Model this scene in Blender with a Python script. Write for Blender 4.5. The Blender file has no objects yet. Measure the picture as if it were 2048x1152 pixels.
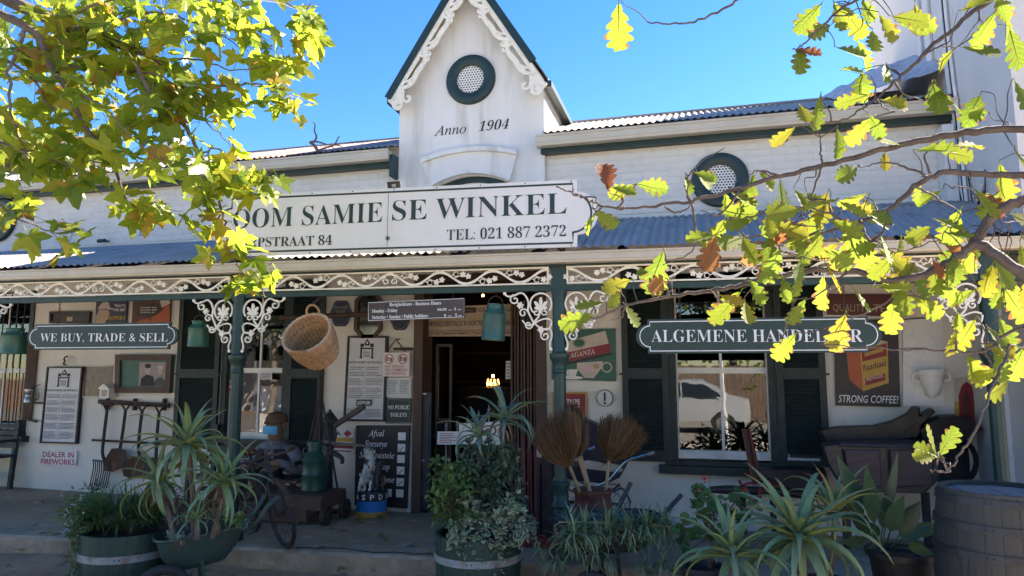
import bpy, math, random
from math import sin, cos, tan, pi, radians, atan, atan2, sqrt, hypot
from mathutils import Vector as V, Matrix, noise as mnoise

rnd = random.Random(11)
sc = bpy.context.scene
col = sc.collection

# ---------------------------------------------------------------- camera
F = 1400.0                      # focal length in pixels of the 2048 wide photograph
PITCH = atan(170 / 1400.0); YAW = radians(15.0); EYE = V((0.0, -7.5, 1.5))
cam = bpy.data.cameras.new('camera'); camo = bpy.data.objects.new('camera', cam); col.objects.link(camo)
cam.sensor_width = 36.0; cam.lens = 36.0 * F / 2048; cam.clip_start = 0.05; cam.clip_end = 2000
camo.location = EYE; camo.rotation_euler = (pi / 2 + PITCH, 0, YAW); sc.camera = camo
# ---------------------------------------------------------------- light
SUN = V((0.60, 0.50, 0.55)).normalized()
w = bpy.data.worlds.new('World'); sc.world = w; w.use_nodes = True
nt = w.node_tree; bg = nt.nodes['Background']
sky = nt.nodes.new('ShaderNodeTexSky'); sky.sky_type = 'NISHITA'; sky.sun_disc = False
sky.sun_elevation = math.asin(SUN.z); sky.sun_rotation = atan2(SUN.x, SUN.y)
sky.air_density = 1.0; sky.dust_density = 0.1; sky.ozone_density = 2.5; sky.altitude = 100
hs = nt.nodes.new('ShaderNodeHueSaturation'); hs.inputs['Saturation'].default_value = 1.32; hs.inputs['Hue'].default_value = 0.509; nt.links.new(sky.outputs[0], hs.inputs['Color']); nt.links.new(hs.outputs[0], bg.inputs[0]); bg.inputs[1].default_value = 0.055
sun = bpy.data.lights.new('sun', 'SUN'); sun.energy = 5.0; sun.angle = radians(0.55); sun.color = (1.0, 0.89, 0.74)
suno = bpy.data.objects.new('sun', sun); col.objects.link(suno)
suno.rotation_euler = (-SUN).to_track_quat('-Z', 'Y').to_euler(); suno.location = (8, 8, 14)
sc.view_settings.view_transform = 'Standard'; sc.view_settings.look = 'None'
sc.view_settings.exposure = 2.65; sc.view_settings.gamma = 1.0; sc.view_settings.use_curve_mapping = False
sc.render.engine = 'CYCLES'
sc.cycles.max_bounces = 8; sc.cycles.diffuse_bounces = 4; sc.cycles.glossy_bounces = 3; sc.cycles.transmission_bounces = 4
sc.cycles.transparent_max_bounces = 8; sc.cycles.use_denoising = True
sc.cycles.caustics_reflective = False; sc.cycles.caustics_refractive = False

# ---------------------------------------------------------------- sightings: where the survey of the place puts a point
def ray(px, py):
    u = px - 1024; v = 576 - py
    fw = F * cos(PITCH) - v * sin(PITCH); up = F * sin(PITCH) + v * cos(PITCH)
    return V((-sin(YAW) * fw + cos(YAW) * u, cos(YAW) * fw + sin(YAW) * u, up))
def at(px, py, Y):
    r = ray(px, py); return EYE + r * ((Y - EYE.y) / r.y)
def atz(px, py, Z):
    r = ray(px, py); return EYE + r * ((Z - EYE.z) / r.z)
def atx(px, py, X):
    r = ray(px, py); return EYE + r * ((X - EYE.x) / r.x)
def atd(px, py, D):
    return EYE + ray(px, py) * (D / F)
VK = tan(radians(3.6))          # the verandah front is not quite parallel to the shop wall
def atv(px, py, y0):
    r = ray(px, py); t = (y0 + VK * EYE.x - EYE.y) / (r.y - VK * r.x); return EYE + r * t
def vy(x, y0): return y0 + VK * x
VU = V((1, VK, 0)).normalized(); VN = V((VK, -1, 0)).normalized(); UP = V((0, 0, 1)); XU = V((1, 0, 0)); WN = V((0, -1, 0))

# ---------------------------------------------------------------- materials
def mat(name, c, rough=0.7, c2=None, scale=6.0, bump=0.0, bscale=None, metal=0.0, contrast=(0.35, 0.65), detail=5, spec=0.4, c3=None, s3=25, stretch=None, island=None):
    m = bpy.data.materials.new(name); m.use_nodes = True; t = m.node_tree; N = t.nodes; L = t.links
    b = N['Principled BSDF']; b.inputs['Roughness'].default_value = rough; b.inputs['Metallic'].default_value = metal
    b.inputs['Specular IOR Level'].default_value = spec
    b.inputs['Base Color'].default_value = (*c, 1)
    tc = N.new('ShaderNodeTexCoord'); src = tc.outputs['Object']
    if stretch:
        mp = N.new('ShaderNodeMapping'); mp.inputs['Scale'].default_value = stretch; L.new(src, mp.inputs[0]); src = mp.outputs[0]
    last = None
    if c2:
        n = N.new('ShaderNodeTexNoise'); n.inputs['Scale'].default_value = scale; n.inputs['Detail'].default_value = detail; n.inputs['Roughness'].default_value = .62
        L.new(src, n.inputs['Vector'])
        r = N.new('ShaderNodeValToRGB'); r.color_ramp.elements[0].position = contrast[0]; r.color_ramp.elements[1].position = contrast[1]
        r.color_ramp.elements[0].color = (*c, 1); r.color_ramp.elements[1].color = (*c2, 1)
        L.new(n.outputs[0], r.inputs[0]); last = r.outputs[0]
    if c3:
        n = N.new('ShaderNodeTexNoise'); n.inputs['Scale'].default_value = s3; n.inputs['Detail'].default_value = 6
        L.new(src, n.inputs['Vector'])
        r = N.new('ShaderNodeValToRGB'); r.color_ramp.elements[0].position = .55; r.color_ramp.elements[1].position = .7
        r.color_ramp.elements[0].color = (0, 0, 0, 1); r.color_ramp.elements[1].color = (1, 1, 1, 1); L.new(n.outputs[0], r.inputs[0])
        x = N.new('ShaderNodeMix'); x.data_type = 'RGBA'; L.new(r.outputs[0], x.inputs['Factor'])
        if last: L.new(last, x.inputs['A'])
        else: x.inputs['A'].default_value = (*c, 1)
        x.inputs['B'].default_value = (*c3, 1); last = x.outputs['Result']
    if island:
        g = N.new('ShaderNodeNewGeometry'); oi = N.new('ShaderNodeObjectInfo')
        a = N.new('ShaderNodeMath'); a.operation = 'ADD'; L.new(g.outputs['Random Per Island'], a.inputs[0]); L.new(oi.outputs['Random'], a.inputs[1])
        fr = N.new('ShaderNodeMath'); fr.operation = 'FRACT'; L.new(a.outputs[0], fr.inputs[0])
        h = N.new('ShaderNodeHueSaturation')
        mr = N.new('ShaderNodeMapRange'); mr.inputs['To Min'].default_value = 1 - island; mr.inputs['To Max'].default_value = 1 + island
        L.new(fr.outputs[0], mr.inputs['Value']); L.new(mr.outputs[0], h.inputs['Value'])
        if last: L.new(last, h.inputs['Color'])
        else: h.inputs['Color'].default_value = (*c, 1)
        last = h.outputs[0]
    if last: L.new(last, b.inputs['Base Color'])
    if bump:
        n = N.new('ShaderNodeTexNoise'); n.inputs['Scale'].default_value = bscale or scale * 4; n.inputs['Detail'].default_value = 6
        L.new(src, n.inputs['Vector'])
        bp = N.new('ShaderNodeBump'); bp.inputs['Strength'].default_value = bump; bp.inputs['Distance'].default_value = .02
        L.new(n.outputs[0], bp.inputs['Height']); L.new(bp.outputs[0], b.inputs['Normal'])
    return m
def leafmat(name, cols, trans=0.5, rough=0.5, veins=True, tcol=1.6, bx=0.35, spot=None):
    """cols: list of (pos, colour) picked per leaf; light passes through"""
    m = bpy.data.materials.new(name); m.use_nodes = True; t = m.node_tree; N = t.nodes; L = t.links
    b = N['Principled BSDF']; b.inputs['Roughness'].default_value = rough; b.inputs['Specular IOR Level'].default_value = .35
    g = N.new('ShaderNodeNewGeometry'); oi = N.new('ShaderNodeObjectInfo')
    a = N.new('ShaderNodeMath'); a.operation = 'ADD'; L.new(g.outputs['Random Per Island'], a.inputs[0]); L.new(oi.outputs['Random'], a.inputs[1])
    fr = N.new('ShaderNodeMath'); fr.operation = 'FRACT'; L.new(a.outputs[0], fr.inputs[0])
    r = N.new('ShaderNodeValToRGB'); r.color_ramp.interpolation = 'LINEAR'; e = r.color_ramp.elements
    while len(e) < len(cols): e.new(.5)
    for k, (p, c) in enumerate(cols): e[k].position = p; e[k].color = (*c, 1)
    L.new(fr.outputs[0], r.inputs[0]); colr = r.outputs[0]
    tc = N.new('ShaderNodeTexCoord'); n = N.new('ShaderNodeTexNoise'); n.inputs['Scale'].default_value = 28; n.inputs['Detail'].default_value = 4
    L.new(tc.outputs['Object'], n.inputs['Vector'])
    mr = N.new('ShaderNodeMapRange'); mr.inputs['To Min'].default_value = 1 - bx; mr.inputs['To Max'].default_value = 1 + bx; L.new(n.outputs[0], mr.inputs['Value'])
    h = N.new('ShaderNodeHueSaturation'); L.new(mr.outputs[0], h.inputs['Value']); L.new(colr, h.inputs['Color']); colr = h.outputs[0]
    if spot:
        n2 = N.new('ShaderNodeTexNoise'); n2.inputs['Scale'].default_value = 45; n2.inputs['Detail'].default_value = 3; L.new(tc.outputs['Object'], n2.inputs['Vector'])
        r2 = N.new('ShaderNodeValToRGB'); r2.color_ramp.elements[0].position = .62; r2.color_ramp.elements[1].position = .68
        r2.color_ramp.elements[0].color = (0, 0, 0, 1); r2.color_ramp.elements[1].color = (1, 1, 1, 1); L.new(n2.outputs[0], r2.inputs[0])
        x = N.new('ShaderNodeMix'); x.data_type = 'RGBA'; L.new(r2.outputs[0], x.inputs['Factor']); L.new(colr, x.inputs['A']); x.inputs['B'].default_value = (*spot, 1); colr = x.outputs['Result']
    L.new(colr, b.inputs['Base Color'])
    tr = N.new('ShaderNodeBsdfTranslucent')
    vm = N.new('ShaderNodeVectorMath'); vm.operation = 'SCALE'; vm.inputs['Scale'].default_value = tcol; L.new(colr, vm.inputs[0]); L.new(vm.outputs[0], tr.inputs['Color'])
    mx = N.new('ShaderNodeMixShader'); mx.inputs[0].default_value = trans; L.new(b.outputs[0], mx.inputs[1]); L.new(tr.outputs[0], mx.inputs[2])
    L.new(mx.outputs[0], N['Material Output'].inputs['Surface'])
    bp = N.new('ShaderNodeBump'); bp.inputs['Strength'].default_value = .3; bp.inputs['Distance'].default_value = .004; L.new(n.outputs[0], bp.inputs['Height']); L.new(bp.outputs[0], b.inputs['Normal'])
    return m
def veined(m, edge, vein):
    """pale side veins and a browned margin, laid out along the blade"""
    t = m.node_tree; N = t.nodes; L = t.links; b = N['Principled BSDF']; src = b.inputs['Base Color'].links[0].from_socket
    uv = N.new('ShaderNodeUVMap'); s = N.new('ShaderNodeSeparateXYZ'); L.new(uv.outputs[0], s.inputs[0])
    def mth(op, a, c=None):
        n = N.new('ShaderNodeMath'); n.operation = op
        for k, q in enumerate((a, c)):
            if q is None: continue
            if isinstance(q, (int, float)): n.inputs[k].default_value = q
            else: L.new(q, n.inputs[k])
        return n.outputs[0]
    v = mth('FRACT', mth('SUBTRACT', mth('MULTIPLY', s.outputs[1], 7.0), mth('MULTIPLY', s.outputs[0], 1.1))); v = mth('LESS_THAN', mth('ABSOLUTE', mth('SUBTRACT', v, .5)), .09); v = mth('MAXIMUM', v, mth('LESS_THAN', s.outputs[0], .06)); v = mth('MULTIPLY', v, .55)
    x = N.new('ShaderNodeMix'); x.data_type = 'RGBA'; L.new(v, x.inputs['Factor']); L.new(src, x.inputs['A']); x.inputs['B'].default_value = (*vein, 1)
    tc = N.new('ShaderNodeTexCoord'); n = N.new('ShaderNodeTexNoise'); n.inputs['Scale'].default_value = 5; n.inputs['Detail'].default_value = 5; oi = N.new('ShaderNodeObjectInfo'); ad = N.new('ShaderNodeVectorMath'); L.new(tc.outputs['Object'], ad.inputs[0]); L.new(oi.outputs['Random'], ad.inputs[1]); sc_ = N.new('ShaderNodeVectorMath'); sc_.operation = 'SCALE'; sc_.inputs['Scale'].default_value = 9; L.new(ad.outputs[0], sc_.inputs[0]); L.new(ad.outputs[0], n.inputs['Vector'])
    e = mth('GREATER_THAN', mth('ADD', mth('MULTIPLY', s.outputs[0], .42), n.outputs[0]), .93)
    y = N.new('ShaderNodeMix'); y.data_type = 'RGBA'; L.new(e, y.inputs['Factor']); L.new(x.outputs['Result'], y.inputs['A']); y.inputs['B'].default_value = (*edge, 1)
    for l in list(src.links):
        if l.to_node not in (x,): d = l.to_socket; L.new(y.outputs['Result'], d)
    return m
def tipped(m, c):
    """dry brown tips"""
    t = m.node_tree; N = t.nodes; L = t.links; b = N['Principled BSDF']; src = b.inputs['Base Color'].links[0].from_socket; tc = N.new('ShaderNodeTexCoord'); s = N.new('ShaderNodeSeparateXYZ'); L.new(tc.outputs['Object'], s.inputs[0])
    oi = N.new('ShaderNodeObjectInfo'); a = N.new('ShaderNodeMath'); a.operation = 'MULTIPLY_ADD'; a.inputs[1].default_value = .22; L.new(oi.outputs['Random'], a.inputs[0]); L.new(s.outputs[1], a.inputs[2])
    r = N.new('ShaderNodeMapRange'); r.inputs['From Min'].default_value = .80; r.inputs['From Max'].default_value = .96; L.new(a.outputs[0], r.inputs['Value'])
    x = N.new('ShaderNodeMix'); x.data_type = 'RGBA'; L.new(r.outputs[0], x.inputs['Factor']); L.new(src, x.inputs['A']); x.inputs['B'].default_value = (*c, 1)
    for l in list(src.links):
        if l.to_node != x: d = l.to_socket; L.new(x.outputs['Result'], d)
def emit(name, c, s):
    m = bpy.data.materials.new(name); m.use_nodes = True; b = m.node_tree.nodes['Principled BSDF']
    b.inputs['Base Color'].default_value = (0, 0, 0, 1); b.inputs['Emission Color'].default_value = (*c, 1); b.inputs['Emission Strength'].default_value = s; return m
M = {}
M['plaster'] = mat('white_plaster', (.69, .675, .645), .85, (.57, .55, .505), 1.8, .25, 22, contrast=(.45, .78), c3=(.52, .50, .45), s3=5, stretch=(1, 1, .16))
M['plaster_low'] = mat('shop_wall_plaster', (.72, .685, .61), .85, (.58, .545, .475), 1.3, .3, 18, contrast=(.42, .75), c3=(.65, .615, .545), s3=5, stretch=(1, 1, .5))
M['brick'] = mat('painted_brick', (.68, .66, .60), .8, (.58, .555, .50), 3, .35, 30, contrast=(.4, .75), island=.035)
M['white'] = mat('white_paint', (.75, .74, .70), .55, (.55, .53, .48), 9, .15, 30, contrast=(.5, .85))
M['lace'] = mat('cast_iron_white_paint', (.76, .72, .61), .5, (.54, .48, .36), 14, .2, 40, contrast=(.5, .8))
M['cream'] = mat('cream_gutter_paint', (.50, .46, .37), .5, (.42, .39, .31), 4, .05, 20, contrast=(.4, .8))
M['green'] = mat('dark_green_paint', (.013, .028, .026), .42, (.020, .040, .037), 5, .1, 30)
M['postgreen'] = mat('post_green_paint', (.012, .037, .034), .45, (.020, .052, .046), 6, .15, 30)
M['shutter'] = mat('shutter_paint', (.012, .022, .022), .55, (.022, .035, .033), 8, .15, 30)
M['darkwood'] = mat('dark_wood', (.030, .022, .019), .6, (.060, .045, .038), 3, .3, 20, stretch=(1, 1, .15))
M['brownwood'] = mat('brown_wood', (.055, .030, .022), .6, (.10, .06, .042), 3, .3, 20, stretch=(1, 1, .15))
M['greywood'] = mat('weathered_wood', (.10, .085, .07), .8, (.18, .155, .13), 4, .5, 20, stretch=(1, 1, .12))
M['corr'] = mat('galvanised_sheet', (.28, .265, .25), .75, (.36, .34, .32), 3, .1, 20, spec=.15, c3=(.20, .19, .18), s3=2.2)
M['corrred'] = mat('rust_red_sheet', (.34, .18, .15), .7, (.36, .30, .28), 2.5, .1, 20, metal=.1, contrast=(.4, .6), stretch=(3, .5, .5))
M['black'] = mat('black_iron', (.014, .014, .015), .5, (.028, .026, .026), 8, .2, 30)
M['castiron'] = mat('old_cast_iron', (.028, .032, .037), .5, (.050, .055, .062), 4, .35, 18, metal=.2)
M['rust'] = mat('rusty_steel', (.085, .040, .022), .8, (.045, .028, .022), 8, .4, 30, c3=(.15, .07, .035), s3=14)
M['rustiron'] = mat('rusty_dark_iron', (.035, .024, .020), .75, (.065, .038, .026), 9, .4, 30)
M['steel'] = mat('bare_steel', (.45, .45, .45), .35, (.30, .30, .30), 8, .1, 30, metal=.8)
M['concrete'] = mat('porch_concrete', (.42, .325, .225), .85, (.25, .19, .13), 1.1, .5, 24, contrast=(.32, .7), c3=(.45, .36, .255), s3=6)
M['concside'] = mat('porch_edge_concrete', (.44, .33, .22), .9, (.26, .185, .12), 3, .8, 22, c3=(.27, .22, .16), s3=9)
M['dirt'] = mat('red_dirt', (.42, .27, .16), .95, (.30, .18, .105), 1.4, .8, 30, c3=(.23, .16, .11), s3=11)
M['soil'] = mat('potting_soil', (.03, .02, .015), .95, (.06, .04, .028), 20, .8, 60)
M['barrelgreen'] = mat('planter_green_paint', (.020, .045, .032), .6, (.032, .062, .045), 4, .3, 26, c3=(.05, .06, .045), s3=16, stretch=(1, 1, .3))
M['hoop'] = mat('planter_hoop_grey', (.33, .34, .33), .5, (.24, .24, .23), 8, .2, 30, c3=(.20, .13, .08), s3=10)
M['barrelblack'] = mat('blackened_oak_staves', (.034, .037, .035), .6, (.050, .052, .049), 4, .4, 30, stretch=(1, 1, .12))
M['barrelhead'] = mat('weathered_barrel_head', (.17, .165, .155), .75, (.115, .115, .125), 3, .4, 26, c3=(.22, .225, .24), s3=9)
M['can'] = mat('milk_can_green', (.020, .085, .055), .38, (.032, .11, .072), 5, .15, 20, c3=(.05, .075, .06), s3=14)
M['cangreen'] = mat('churn_green', (.012, .050, .034), .42, (.022, .07, .05), 5, .15, 20)
M['teal'] = mat('milk_can_teal', (.035, .115, .105), .45, (.024, .075, .070), 6, .35, 10)
M['barrow'] = mat('wheelbarrow_green', (.045, .080, .068), .5, (.03, .052, .045), 5, .2, 20, c3=(.09, .07, .05), s3=10)
M['wicker'] = mat('wicker', (.42, .24, .11), .6, (.30, .16, .07), 30, .2, 60, island=.25)
M['wickergrey'] = mat('weathered_wicker', (.50, .38, .26), .6, (.40, .28, .18), 30, .2, 60, island=.25)
M['straw'] = mat('broom_straw', (.16, .095, .045), .8, (.10, .060, .03), 20, 0, island=.4)
M['strawdark'] = mat('broom_straw_dark', (.105, .066, .045), .8, (.07, .045, .034), 20, 0, island=.4)
M['stick'] = mat('peeled_stick', (.42, .30, .17), .6, (.33, .22, .12), 12, .2, 30)
M['terra'] = mat('terracotta_red', (.17, .055, .035), .6, (.12, .04, .028), 5, .3, 24, c3=(.08, .03, .025), s3=9)
M['red'] = mat('faded_red_paint', (.20, .030, .035), .5, (.13, .02, .025), 5, .2, 24)
M['navy'] = mat('navy_leatherette', (.014, .016, .030), .45, (.022, .024, .042), 6, .2, 24)
M['seatwhite'] = mat('cracked_white_vinyl', (.50, .46, .38), .6, (.36, .32, .25), 9, .4, 40, c3=(.22, .18, .13), s3=22)
M['chrome'] = mat('dull_chrome', (.62, .62, .62), .22, metal=1.0)
M['tyre'] = mat('tyre_rubber', (.018, .018, .018), .75, (.03, .03, .03), 10, .3, 50)
M['shirt'] = mat('check_shirt_grey', (.21, .21, .25), .9, (.12, .12, .15), 30, .3, 60)
M['vest'] = mat('dark_waistcoat', (.018, .016, .02), .9, (.03, .026, .03), 20, .3, 60)
M['face'] = mat('mannequin_face', (.22, .13, .07), .7, (.16, .09, .05), 12, .1, 40)
M['hat'] = mat('brown_felt_cap', (.12, .07, .04), .9, (.09, .05, .03), 20, .2, 60)
M['mask'] = mat('blue_face_mask', (.10, .36, .62), .8, (.14, .42, .68), 20)
M['trouser'] = mat('dark_trousers', (.02, .02, .026), .9, (.03, .03, .036), 20, .3, 60)
M['tan'] = mat('brown_leather', (.11, .05, .025), .6, (.08, .035, .018), 12, .2, 40)
M['paper'] = mat('printed_paper', (.62, .62, .62), .6, (.55, .55, .56), 6, 0)
M['ink'] = mat('black_ink', (.02, .02, .022), .6)
M['inkgrey'] = mat('grey_print', (.20, .20, .21), .7)
M['signwhite'] = mat('sign_white', (.70, .695, .675), .45, (.62, .61, .58), 2.2, .05, 20, contrast=(.4, .8), stretch=(1, 1, .25))
M['signgreen'] = mat('sign_green', (.014, .038, .033), .42, (.020, .046, .040), 3, .05, 20)
M['signblack'] = mat('sign_black', (.018, .015, .018), .45, (.026, .022, .024), 4, .05, 20)
M['brownblack'] = mat('hours_sign_brown', (.045, .032, .032), .4, (.06, .044, .042), 4, .05, 20)
M['lettergreen'] = mat('letter_dark_green', (.022, .042, .040), .5)
M['letterwhite'] = mat('letter_white', (.72, .73, .72), .5)
M['redprint'] = mat('red_print', (.38, .03, .06), .5)
M['signred'] = mat('sign_red', (.27, .025, .03), .5, (.22, .02, .028), 5, .05, 20)
M['yellowtrim'] = mat('yellow_trim', (.50, .30, .06), .5, (.42, .24, .05), 8)
M['pinkprint'] = mat('pink_paper', (.60, .42, .46), .6)
M['trunk'] = mat('bark', (.075, .058, .045), .9, (.13, .105, .085), 9, .6, 30, c3=(.05, .04, .03), s3=18)
M['twig'] = mat('grey_brown_twig', (.10, .075, .058), .85, (.16, .125, .10), 14, .4, 40)
M['oakbark'] = mat('oak_bark', (.060, .046, .042), .9, (.11, .088, .08), 18, .6, 40)
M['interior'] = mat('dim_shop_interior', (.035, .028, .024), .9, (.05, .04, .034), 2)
M['tallwall'] = mat('neighbour_white_plaster', (.58, .58, .57), .85, (.50, .50, .49), 1.1, .3, 16, contrast=(.4, .75))
M['pvc'] = mat('white_pvc_pipe', (.66, .67, .68), .45, (.56, .57, .58), 4, .05, 20)
def glass():
    m = bpy.data.materials.new('window_glass'); m.use_nodes = True; t = m.node_tree; N = t.nodes; L = t.links
    N.remove(N['Principled BSDF'])
    tr = N.new('ShaderNodeBsdfTransparent'); tr.inputs[0].default_value = (.86, .88, .87, 1)
    gl = N.new('ShaderNodeBsdfGlossy'); gl.inputs['Roughness'].default_value = .0; gl.inputs['Color'].default_value = (.95, .95, .95, 1)
    fr = N.new('ShaderNodeFresnel'); fr.inputs[0].default_value = 1.75
    mx = N.new('ShaderNodeMixShader'); L.new(fr.outputs[0], mx.inputs[0]); L.new(tr.outputs[0], mx.inputs[1]); L.new(gl.outputs[0], mx.inputs[2])
    n = N.new('ShaderNodeTexNoise'); n.inputs['Scale'].default_value = 2.2; tc = N.new('ShaderNodeTexCoord'); L.new(tc.outputs['Object'], n.inputs['Vector'])
    bp = N.new('ShaderNodeBump'); bp.inputs['Strength'].default_value = .11; bp.inputs['Distance'].default_value = .01; L.new(n.outputs[0], bp.inputs['Height']); L.new(bp.outputs[0], gl.inputs['Normal'])
    L.new(mx.outputs[0], N['Material Output'].inputs['Surface']); return m
M['glass'] = glass()

# ---------------------------------------------------------------- mesh builder
ORG = {}
class MB:
    def __init__(s): s.v = []; s.f = []; s.sm = []; s.mi = []; s.cur = 0
    def add(s, vs, fs, smooth=False):
        b = len(s.v); s.v.extend(vs)
        for f in fs: s.f.append([b + i for i in f]); s.sm.append(smooth); s.mi.append(s.cur)
    def bx(s, x0, x1, y0, y1, z0, z1):
        vs = [V((x, y, z)) for z in (z0, z1) for y in (y0, y1) for x in (x0, x1)]
        s.add(vs, [(0, 2, 3, 1), (4, 5, 7, 6), (0, 1, 5, 4), (2, 6, 7, 3), (0, 4, 6, 2), (1, 3, 7, 5)])
    def obox(s, c, u, v, n, a, b, d):   # centre, unit axes, half sizes
        vs = [c + u * (i * a) + v * (j * b) + n * (k * d) for k in (-1, 1) for j in (-1, 1) for i in (-1, 1)]
        s.add(vs, [(0, 2, 3, 1), (4, 5, 7, 6), (0, 1, 5, 4), (2, 6, 7, 3), (0, 4, 6, 2), (1, 3, 7, 5)])
    def bar(s, p, q, wd, ht, up=UP):
        d = (q - p); L = d.length; d = d / L; x = d.cross(up)
        if x.length < 1e-4: x = d.cross(V((0, 1, 0)))
        x.normalize(); y = x.cross(d); s.obox((p + q) / 2, d, x, y, L / 2, wd / 2, ht / 2)
    def tube(s, pts, r, n=8, cap=True, smooth=True, flat=1.0):
        pts = [V(p) for p in pts]; m = len(pts)
        if not hasattr(r, '__len__'): r = [r] * m
        t0 = (pts[1] - pts[0]).normalized(); a = t0.cross(UP)
        if a.length < 1e-3: a = t0.cross(V((1, 0, 0)))
        a.normalize(); vs = []
        for i in range(m):
            t = (pts[min(i + 1, m - 1)] - pts[max(i - 1, 0)])
            if t.length < 1e-9: t = t0.copy()
            t.normalize(); a = (a - t * a.dot(t))
            if a.length < 1e-6: a = t.orthogonal()
            a.normalize(); b = t.cross(a)
            for k in range(n): vs.append(pts[i] + (a * cos(2 * pi * k / n) + b * (sin(2 * pi * k / n) * flat)) * r[i])
        fs = [(i * n + k, i * n + (k + 1) % n, (i + 1) * n + (k + 1) % n, (i + 1) * n + k) for i in range(m - 1) for k in range(n)]
        if cap: fs.append(tuple(range(n - 1, -1, -1))); fs.append(tuple((m - 1) * n + k for k in range(n)))
        s.add(vs, fs, smooth)
    def lathe(s, c, prof, n=24, ax=UP, smooth=True, caps=True, a0=0.0, a1=2 * pi):
        ax = ax.normalized(); u = ax.orthogonal().normalized(); w_ = ax.cross(u); full = abs(a1 - a0 - 2 * pi) < 1e-6
        if ax == UP: u = V((1, 0, 0)); w_ = V((0, 1, 0))
        m = n if full else n + 1; vs = []
        for (r, z) in prof:
            for k in range(m): A = a0 + (a1 - a0) * k / n; vs.append(c + ax * z + (u * cos(A) + w_ * sin(A)) * r)
        fs = []
        for i in range(len(prof) - 1):
            for k in range(n): k2 = (k + 1) % m; fs.append((i * m + k, i * m + k2, (i + 1) * m + k2, (i + 1) * m + k))
        if caps and full:
            if prof[0][0] > 1e-5: fs.append(tuple(range(m - 1, -1, -1)))
            if prof[-1][0] > 1e-5: fs.append(tuple((len(prof) - 1) * m + k for k in range(m)))
        s.add(vs, fs, smooth)
    def prism(s, poly, vec):
        n = len(poly); vs = list(poly) + [p + vec for p in poly]
        s.add(vs, [tuple(range(n))[::-1], tuple(range(n, 2 * n))] + [(i, (i + 1) % n, n + (i + 1) % n, n + i) for i in range(n)])
    def ribbon(s, pts, ws, O, u, v, n, th):   # flat 2-D stroke of varying width, thickness th along n
        P = [V((p[0], p[1])) for p in pts]; m = len(P); vs = []
        if not hasattr(ws, '__len__'): ws = [ws] * m
        for i in range(m):
            t = (P[min(i + 1, m - 1)] - P[max(i - 1, 0)])
            if t.length < 1e-9: t = V((1, 0))
            t.normalize(); q = V((-t.y, t.x))
            for sd in (1, -1):
                e = P[i] + q * (sd * ws[i] / 2)
                for k in (0, 1): vs.append(O + u * e.x + v * e.y + n * (th * k))
        fs = []
        for i in range(m - 1):
            a = i * 4; b = a + 4
            fs += [(a + 1, a + 3, b + 3, b + 1), (a, b, b + 2, a + 2), (a, a + 1, b + 1, b), (a + 2, b + 2, b + 3, a + 3)]
        fs += [(0, 2, 3, 1), ((m - 1) * 4, (m - 1) * 4 + 1, (m - 1) * 4 + 3, (m - 1) * 4 + 2)]
        s.add(vs, fs)
    def ball(s, c, rx, ry=None, rz=None, n=10, m=7, R=None):
        ry = ry or rx; rz = rz or rx; vs = []
        for i in range(m + 1):
            th = pi * i / m
            for k in range(n):
                p = V((rx * sin(th) * cos(2 * pi * k / n), ry * sin(th) * sin(2 * pi * k / n), rz * cos(th)))
                vs.append(c + (R @ p if R else p))
        s.add(vs, [(i * n + k, (i + 1) * n + k, (i + 1) * n + (k + 1) % n, i * n + (k + 1) % n) for i in range(m) for k in range(n)], True)
    def text(s, txt, p0, p1, h, style='b', thick=0.0, off=-.006, up=UP, res=2, shear=0.0, fit=True):
        t = ''
        for ch in txt:
            k = ord(ch)
            if style == 'b' and 65 <= k <= 90: t += chr(0x1D400 + k - 65)
            elif style == 'b' and 97 <= k <= 122: t += chr(0x1D41A + k - 97)
            elif style in ('b', 'i') and 48 <= k <= 57: t += chr(0x1D7CE + k - 48)
            elif style == 'i' and ch == 'h': t += '\u210e'
            elif style == 'i' and 65 <= k <= 90: t += chr(0x1D434 + k - 65)
            elif style == 'i' and 97 <= k <= 122: t += chr(0x1D44E + k - 97)
            else: t += ch
        c = bpy.data.curves.new('lettering', 'FONT'); c.body = t; c.resolution_u = res; c.offset = off; c.shear = shear; c.extrude = thick / h * .35
        o = bpy.data.objects.new('lettering', c); me = bpy.data.meshes.new_from_object(o)
        vs = [v_.co.copy() for v_ in me.vertices]; fs = [tuple(p.vertices) for p in me.polygons]
        bpy.data.objects.remove(o); bpy.data.curves.remove(c); bpy.data.meshes.remove(me)
        if not vs: return
        xa = min(q.x for q in vs); xb = max(q.x for q in vs); d = p1 - p0; u = d.normalized(); n = u.cross(up).normalized()
        ky = h / 0.70; kx = d.length / (xb - xa) if fit else ky
        s.add([p0 + u * ((q.x - xa) * kx) + up * (q.y * ky) + n * (q.z * ky) for q in vs], fs)
    def mesh(s, name, mats, org):
        me = bpy.data.meshes.new(name); me.from_pydata([p - org for p in s.v], [], s.f)
        me.polygons.foreach_set('use_smooth', s.sm); me.polygons.foreach_set('material_index', s.mi)
        for m_ in (mats if isinstance(mats, (list, tuple)) else [mats]): me.materials.append(m_)
        if any(s.sm): me.set_sharp_from_angle(angle=radians(42))
        me.update(); return me
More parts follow.
